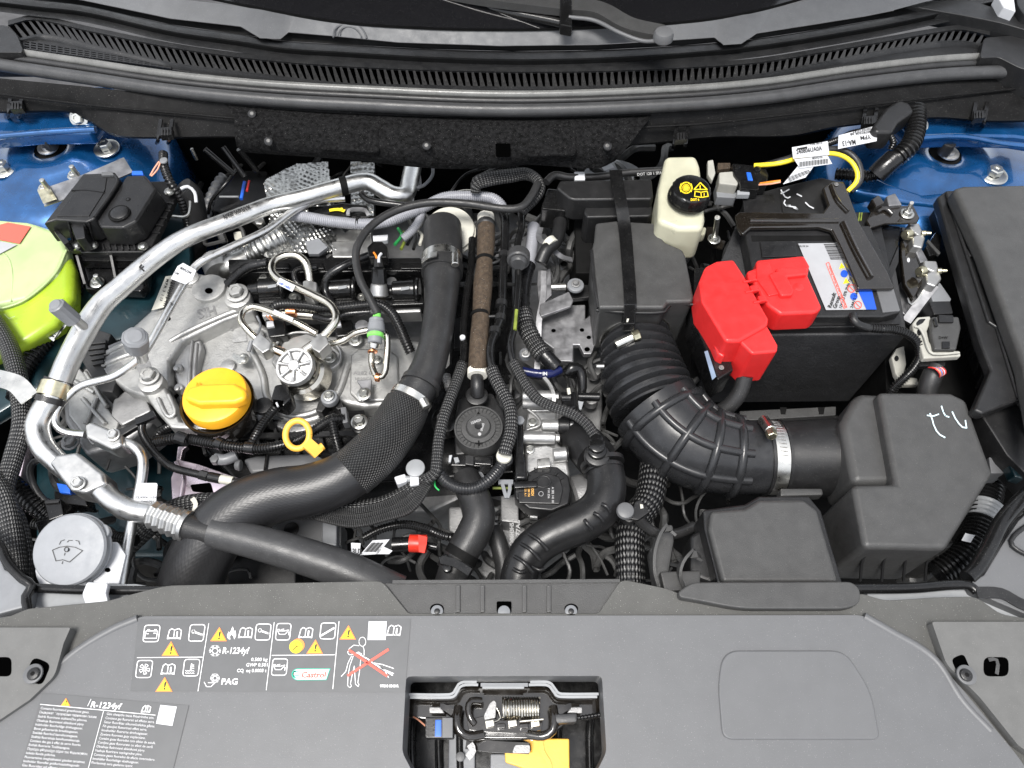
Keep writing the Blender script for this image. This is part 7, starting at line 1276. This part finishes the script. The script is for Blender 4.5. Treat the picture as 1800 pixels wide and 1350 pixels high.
strip('diagonal_stay', galv, [(1641, 502, -.045), (1616, 534, -.055), (1592, 566, -.065)], 8, fm, th=.5); strip('stay_edge', steelw, [(1596, 524, -.052), (1602, 536, -.052), (1626, 508, -.046)], 1.6, fm, th=.8)
bolt(fm, 1594, 376, -.017, 8, zinc); cyl('threaded_end', castl, (1596, 370, -.01), (1603, 356, .012), 4, 3.5, fm); tube('yellow_wire_mark', ylg, [(1511, 374, -.02), (1509, 389, -.02)], 1.2, fm); tube('yellow_wire_mark', ylg, [(1515, 374, -.02), (1513, 388, -.02)], 1.2, fm)
prism('small_socket', plg, [(1627, 434, 3), (1646, 406, 3), (1656, 414, 3), (1652, 446, 3), (1634, 450, 3)], -.045, .04, fm, bev=.002); prism('socket_lip', boxm, [(1632, 420), (1654, 444), (1651, 448), (1629, 424)], -.043, .006, fm, bev=.001)
dk = thing('dark_fuse_box_body', 'added black fuse box body darkening the gap beside the battery', 'case', (1600, 600, -.25)); prism('case', blk, [(1530, 396), (1660, 400), (1720, 540), (1740, 720), (1560, 720), (1545, 470)], -.13, .15, dk, bev=.003)  # black box added so the gap reads dark instead of blue
ec = thing('control_unit_connector', 'large black multi pin connector with beige lever latch and bundle of wires', 'connector', (1650, 590, -.12))
prism('unit_body', mdg, [(1636, 520, 3), (1652, 494, 4), (1674, 526, 3), (1670, 530), (1640, 530)], -.05, .05, ec, bev=.003); prism('upper_housing', pl, [(1632, 529, 3), (1671, 528, 4), (1677, 551, 3), (1642, 553, 3)], -.03, .04, ec, bev=.003)
prism('housing', boxm, [(1638, 556, 3), (1686, 556, 4), (1690, 576, 4), (1682, 614, 3), (1643, 614, 3), (1637, 584, 3)], -.018, .04, ec, bev=.003, seg=3); prism('cap', pl, [(1650, 553, 2), (1676, 554, 2), (1677, 566, 2), (1651, 566, 2)], -.014, .008, ec, bev=.001); strip('cap_rib', plg, [(1642, 560, -.015), (1646, 574, -.015)], 2, ec, th=1); prism('lock', plg, [(1656, 600, 1), (1670, 600, 1), (1670, 612), (1656, 612)], -.0165, .003, ec, bev=.0005)
prism('lever_latch', beige, [(1604, 568, 4), (1613, 557, 5), (1636, 555, 3), (1637, 564, 3), (1630, 582, 4), (1634, 600, 4), (1643, 616, 3), (1687, 616, 3), (1690, 626, 3), (1624, 630, 4), (1619, 610, 4), (1607, 588, 4)], -.026, .012, ec, bev=.0025, seg=3)
prism('lever_slot', plg, rnd([(1610, 568), (1616, 561), (1628, 560), (1622, 568), (1612, 573)], 3), -.0255, .001, ec, bev=0); prism('lever_slot', plg, circ(1616, 584, 4, 6, n=12), -.0255, .001, ec, bev=0); tube('lever_rim', beige, [(1608, 574, -.024), (1616, 576, -.022), (1624, 590, -.022), (1632, 614, -.022), (1640, 622, -.022), (1686, 620, -.022)], 2.2, ec)
pr = Print(-.018); pr.text('D+W', 1650, 596, 7, 0, width=16); pr.build('moulded_print', blk, ec)
prism('lower_clip', plg, [(1616, 634, 2), (1634, 634, 2), (1634, 643, 2), (1616, 644, 2)], -.04, .01, ec, bev=.001); prism('lower_clip', plg, [(1648, 635, 2), (1662, 635, 2), (1662, 643, 2), (1648, 643, 2)], -.04, .01, ec, bev=.001)
tube('taped_bundle', rub, [(1646, 646, -.05), (1638, 662, -.055), (1632, 680, -.065), (1628, 706, -.08)], 17, ec, seg=18)
for k, m_ in enumerate((rdw, brw, org, blu, lil, rdw, wht, rdw)): tube('wire', m_, [(1632 + k * 3.4, 646, -.04 + .001 * k), (1644 + k * 2.6, 648 + k * .6, -.03), (1652 + k * 1.2, 658, -.036), (1650 - k, 666, -.05)], 1.2, ec)
gl = thing('lower_lever_latch', 'beige latch lever of a second connector beside the lower battery corner', 'latch', (1590, 650, -.15)); prism('lever', beige, [(1567, 627, 3), (1576, 612, 3), (1590, 607, 3), (1594, 640, 4), (1588, 661, 3), (1613, 664, 3), (1616, 676, 3), (1586, 676, 3), (1574, 656, 4)], -.09, .012, gl, bev=.0025); prism('lever_slot', plg, circ(1576, 630, 4, 5, n=12), -.0895, .001, gl, bev=0)
# fuse box cover at far right
fx = thing('fuse_box_cover', 'large grey black fuse box cover filling the right edge', 'cover', (1760, 520, -.1))
prism('lid', boxm, [(1676, 330, 18), (1694, 325, 6), (1850, 322), (1850, 900), (1800, 640, 6), (1782, 590, 6), (1728, 440, 6)], .02, .03, fx, bev=.008, seg=4)
prism('skirt', plm, [(1648, 346, 8), (1664, 334, 6), (1850, 330), (1850, 790), (1800, 700), (1728, 728, 6), (1712, 720, 6), (1742, 650), (1722, 600)], -.012, .02, fx, bev=.004, seg=3)
prism('side_wall', pl, [(1652, 352), (1722, 470), (1790, 640), (1850, 800), (1850, 350)], -.03, .2, fx, bev=.003)
for a, b_ in (((1664, 340), (1738, 566)), ((1698, 440), (1706, 452)), ((1738, 566), (1752, 575)), ((1752, 575), (1790, 700))): tube('skirt_bead', plm, [(*a, -.01), (*b_, -.01)], 3, fx)
prism('lower_step', plm, [(1720, 722, 8), (1800, 700), (1850, 700), (1850, 880), (1770, 800, 6)], -.05, .05, fx, bev=.004)
for k in range(6): strip('wall_rib', plg, [(1690 + k * 8, 560 + k * 18, -.06), (1672 + k * 8, 600 + k * 18, -.12)], 2, fx, th=1)
# ---------------------------------------------------------------- airbox, outlet, ribbed duct
ab = thing('air_filter_box', 'big matt black air filter box with chalk marks and round outlet', 'air box', (1620, 860, -.15))
prism('box', boxm, [(1543, 688, 12), (1672, 689, 22), (1700, 702, 10), (1747, 832, 8), (1664, 966, 12), (1519, 963, 12), (1498, 851, 10), (1574, 850, 6), (1568, 820), (1548, 712, 10)], -.03, .14, ab, taper=.02, bev=.008, seg=4, n=6)
prism('left_shoulder', boxm, [(1500, 700, 10), (1512, 688, 10), (1560, 692), (1590, 850), (1500, 850), (1482, 760, 10), (1478, 742, 14)], -.05, .10, ab, bev=.012, seg=4)
cyl('outlet', plm, (1536, 806, -.125), (1340, 803, -.125), 74, 62, ab, n=56); cyl('outlet_flare', plm, (1536, 806, -.125), (1504, 806, -.125), 84, 72, ab, n=56)
prism('outlet_tab', boxm, [(1372, 858, 3), (1446, 858, 3), (1448, 870, 3), (1372, 872, 3)], -.10, .02, ab, bev=.003)
for k in range(4): tube('side_rib', plm, [(1528 + k * 38, 968, -.05), (1516 + k * 38, 985, -.08), (1512 + k * 38, 1020, -.13)], 2.5, ab)
pr = Print(-.03, .001); pr.line([(1630, 730), (1636, 731), (1642, 731), (1650, 728)], 2.2); pr.line([(1635, 727), (1639, 738), (1641, 746), (1646, 757), (1652, 764), (1661, 769)], 2.4); pr.line([(1655, 714), (1658, 724), (1662, 731), (1668, 733)], 2.4); pr.line([(1674, 724), (1679, 735), (1686, 745), (1692, 751), (1699, 752), (1697, 739)], 2.4); pr.build('chalk_marks', chalk, ab)
du = thing('intake_duct', 'black rubber air duct, corrugated at the top then webbed with cross ribs round the bend', 'duct', (1180, 760, -.2))
C_ = [(1112, 566, -.11, 57), (1116, 590, -.11, 60), (1124, 630, -.11, 69), (1134, 672, -.112, 76), (1152, 716, -.115, 79), (1184, 758, -.118, 79), (1228, 787, -.12, 74), (1280, 800, -.122, 68), (1330, 804, -.122, 64), (1362, 804, -.122, 63)]
Wd_ = WP(C_); 
sweep('corrugated_section', ductm, Wd_[1:5], du, seg=56, rib=(.0158, .15), sm=32); sweep('smooth_bend', ductm, Wd_[4:], du, seg=56, step=.004); sweep('neck', plm, Wd_[:2], du, seg=48)
Q = spl(Wd_, .004); c2 = [Vector(q[:3]) for q in Q]
def ringrib(i, r):
    t = (c2[i + 1] - c2[i - 1]).normalized(); x, y, a = frame(t); R = Q[i][3] * 1.0; n = 48
    sweep('hoop_rib', ductm, [[*(c2[i] + (x * cos(2 * pi * k / n) + y * sin(2 * pi * k / n)) * R), r] for k in range(n + 1)], du, seg=8, cap=False, step=.01)
n0 = len(Q)
for f in (.50, .62, .73, .83): ringrib(int(n0 * f), .0068)
for ang in (-62, -22, 20, 62):                     # long ribs following the bend
    pts = []
    for i in range(int(n0 * .47), int(n0 * .90), 3):
        t = (c2[min(i + 1, n0 - 1)] - c2[i - 1]).normalized(); up = Vector((0, 0, 1)); up = (up - t * up.dot(t)).normalized(); s2 = t.cross(up); v = up * cos(radians(ang)) + s2 * sin(radians(ang)); p = c2[i] + v * Q[i][3]; pts.append([*p, .0064])
    sweep('long_rib', ductm, pts, du, seg=8, step=.01)
def sclamp(name, i0, i1, scale, lab, red_=False):
    t = thing('worm_clamp', lab, 'hose clamp', (1350, 800, -.15) if i0 > n0 / 2 else (1118, 590, -.15)); a, b_ = c2[i0], c2[i1]; r = Q[i0][3] * scale
    sweep('band', steelw, [[*a, r], [*b_, r]], t, seg=56); return t, a, b_, r
c1 = thing('worm_clamp', 'stainless worm drive clamp at the outlet end of the air duct', 'hose clamp', (1350, 800, -.15)); tube('band', steelw, [(1344, 804, -.122), (1366, 804, -.122)], 66, c1, seg=56); cyl('screw_housing', steelw, (1342, 738, -.068), (1356, 758, -.048), 10, 10, c1); cyl('screw_head', ybr, (1354, 758, -.046), (1358, 768, -.042), 10, 9, c1, n=6); tube('black_edge', plm, [(1338, 804, -.122), (1343, 804, -.122)], 67, c1, seg=56); tube('black_edge', plm, [(1367, 804, -.122), (1372, 804, -.122)], 67, c1, seg=56)
for k in range(12):
    a = radians(46 - k * 6); cc2 = P(1355, 804, -.122); rr = 66.6 * S(1355, 804, -.122); yv = sin(a) * rr; zv = cos(a) * rr; dx = .0055; sk = .0015
    mk('slot', castd, [cc2 + Vector((-dx, yv, zv)), cc2 + Vector((dx, yv - sk, zv + sk * .6)), cc2 + Vector((dx, yv - sk - .0012, zv + sk * .6)), cc2 + Vector((-dx, yv - .0012, zv - .0002))], [[0, 1, 2, 3]], c1, fix=False)
c2_ = thing('worm_clamp', 'stainless worm drive clamp with red paint at the top of the ribbed duct', 'hose clamp', (1118, 590, -.15)); tube('band', steelw, [(1114, 582, -.11), (1117, 594, -.11)], 63, c2_, seg=56); cyl('screw_housing', steelw, (1082, 606, -.055), (1112, 592, -.048), 9, 9, c2_); cyl('screw_head', ybr, (1112, 592, -.048), (1124, 587, -.046), 10, 10, c2_, n=7)
strip('red_paint', redt, [(1150, 598, -.062), (1166, 606, -.074), (1176, 616, -.09)], 5, c2_, th=.1)
cyl('small_nipple', castl, (1048, 644, -.10), (1062, 644, -.10), 4, 4, du)
prism('sensor_housing', plm, [(1060, 566, 8), (1100, 560, 8), (1166, 560, 6), (1170, 590), (1070, 590)], -.09, .06, du, bev=.005)
# second box and its snorkel
b2_ = thing('battery_side_box', 'smooth black rectangular box in front of the air duct', 'box', (1350, 950, -.1))
prism('lid', boxm, [(1250, 897, 10), (1308, 893, 10), (1334, 878, 12), (1414, 877, 18), (1438, 896, 10), (1476, 1024, 4), (1270, 1024, 4), (1246, 930, 10)], -.035, .05, b2_, bev=.006, seg=4); prism('rim', pl, [(1236, 896, 8), (1310, 886, 8), (1334, 872, 10), (1422, 872, 18), (1444, 898, 10), (1482, 1026), (1262, 1026), (1238, 930, 8)], -.048, .06, b2_, bev=.003, seg=3); prism('side_bracket', plm, [(1214, 940, 8), (1240, 926, 6), (1256, 1026), (1212, 1010, 8)], -.075, .06, b2_, bev=.006)
sn2 = thing('air_scoop', 'grey black plastic air scoop with two curved fins behind the front cover', 'air scoop', (1180, 990, -.1))
for x, h in ((1150, 66), (1196, 34)): strip('fin', boxm, [(x + 36, 1026 - h * 1.3, -.05), (x + 20, 1020 - h * 1.4, -.045), (x + 2, 1024 - h, -.045), (x - 2, 1024 - h * .4, -.05), (x + 6, 1030, -.06)], 10, sn2, th=.25, up=(-1, .2, .1))
prism('base', boxm, [(1160, 1004, 3), (1232, 1002, 3), (1232, 1036), (1168, 1040)], -.06, .03, sn2, bev=.003); prism('fin_body', boxm, [(1142, 966, 8), (1166, 922, 12), (1184, 920, 6), (1186, 950), (1176, 1010), (1166, 1036), (1152, 1030)], -.075, .03, sn2, bev=.005)
# braided trunk right and small push clip
tube('braided_conduit', brdb, [(1150, 760, -.16), (1152, 800, -.15), (1148, 840, -.14), (1140, 880, -.135), (1120, 910, -.13), (1108, 940, -.125), (1108, 1000, -.125), (1110, 1050, -.13)], 26, None, seg=28, lab='thick braided cable trunk dropping between the moulded pipe and the air scoop', cat='cable trunk')
pc = thing('push_clip', 'round headed black push clip on a side arm beside the braided trunk', 'clip', (1100, 900, -.1)); can('head', pls, (1100, 896, -.055), 16, 14, pc, b=.4); prism('plate', pl, [(1116, 882, 2), (1126, 878, 2), (1142, 900, 3), (1122, 914, 3), (1106, 912, 3)], -.065, .008, pc, bev=.0015); prism('slot', cream, [(1125, 886), (1130, 887), (1131, 893), (1126, 894)], -.0645, .001, pc, bev=0); tube('arm', rub, [(1118, 908, -.075), (1136, 926, -.09), (1158, 938, -.10), (1190, 938, -.11), (1220, 925, -.12)], 9, pc); can('stem', plm, (1106, 906, -.07), 12, 20, pc)
# right hand lower conduit etc.
tube('main_conduit', loom, [(1742, 830, -.14), (1738, 860, -.135), (1728, 900, -.13), (1716, 940, -.13), (1692, 980, -.13), (1650, 1010, -.14)], 25, None, rib=(8, .2), seg=26, lab='fat corrugated conduit right of the air filter box', cat='conduit'); tube('pale_tape', ltg, [(1735, 888, -.13), (1726, 916, -.13)], 27, None, rib=(9, .06), seg=26, lab='pale grey tape band round the fat conduit', cat='tape'); mk('white_flag', wht, [P(x, y, -.10) for x, y in ((1697, 937), (1714, 941), (1706, 954), (1690, 950))], [[0, 1, 2, 3]], None, fix=False, lab='small white paper flag on the fat conduit', cat='tag')
gw = thing('wing_edge', 'glossy black wing edge moulding and grey flange at the lower right corner', 'moulding', (1760, 960, -.06)); tube('gloss_edge', plg, [(1830, 850, -.03), (1790, 885, -.03), (1760, 920, -.03), (1740, 960, -.032), (1716, 1000, -.035), (1700, 1016, -.035)], 14, gw, seg=20); prism('grey_flange', pls, [(1850, 860), (1790, 915, 6), (1760, 960, 8), (1730, 1010, 8), (1705, 1024, 4), (1710, 1040, 6), (1850, 1100)], -.03, .02, gw, bev=.003); tube('flange_line', plm, [(1850, 990, -.026), (1780, 960, -.026), (1790, 935, -.026), (1850, 900, -.026)], 4, gw); tube('front_rail', plg, [(1500, 1035, -.035), (1600, 1034, -.035), (1700, 1028, -.035), (1716, 1040, -.035)], 9, gw); prism('rail_flange', ltg, [(1520, 1030), (1700, 1022), (1712, 1048), (1840, 1062), (1840, 1100), (1530, 1062)], -.045, .01, gw, bev=.002)
strip('slotted_bar', plm, [(1716, 1042, -.03), (1760, 1044, -.03), (1790, 1060, -.03), (1840, 1080, -.03)], 10, gw, th=.3); prism('small_box', pls, [(1738, 803, 3), (1766, 802, 3), (1772, 832, 3), (1742, 832, 3)], -.08, .04, gw, bev=.002); prism('teal_bit', teal, [(1774, 815, 4), (1830, 790), (1830, 850), (1784, 838, 4)], -.06, .02, gw, bev=.003)
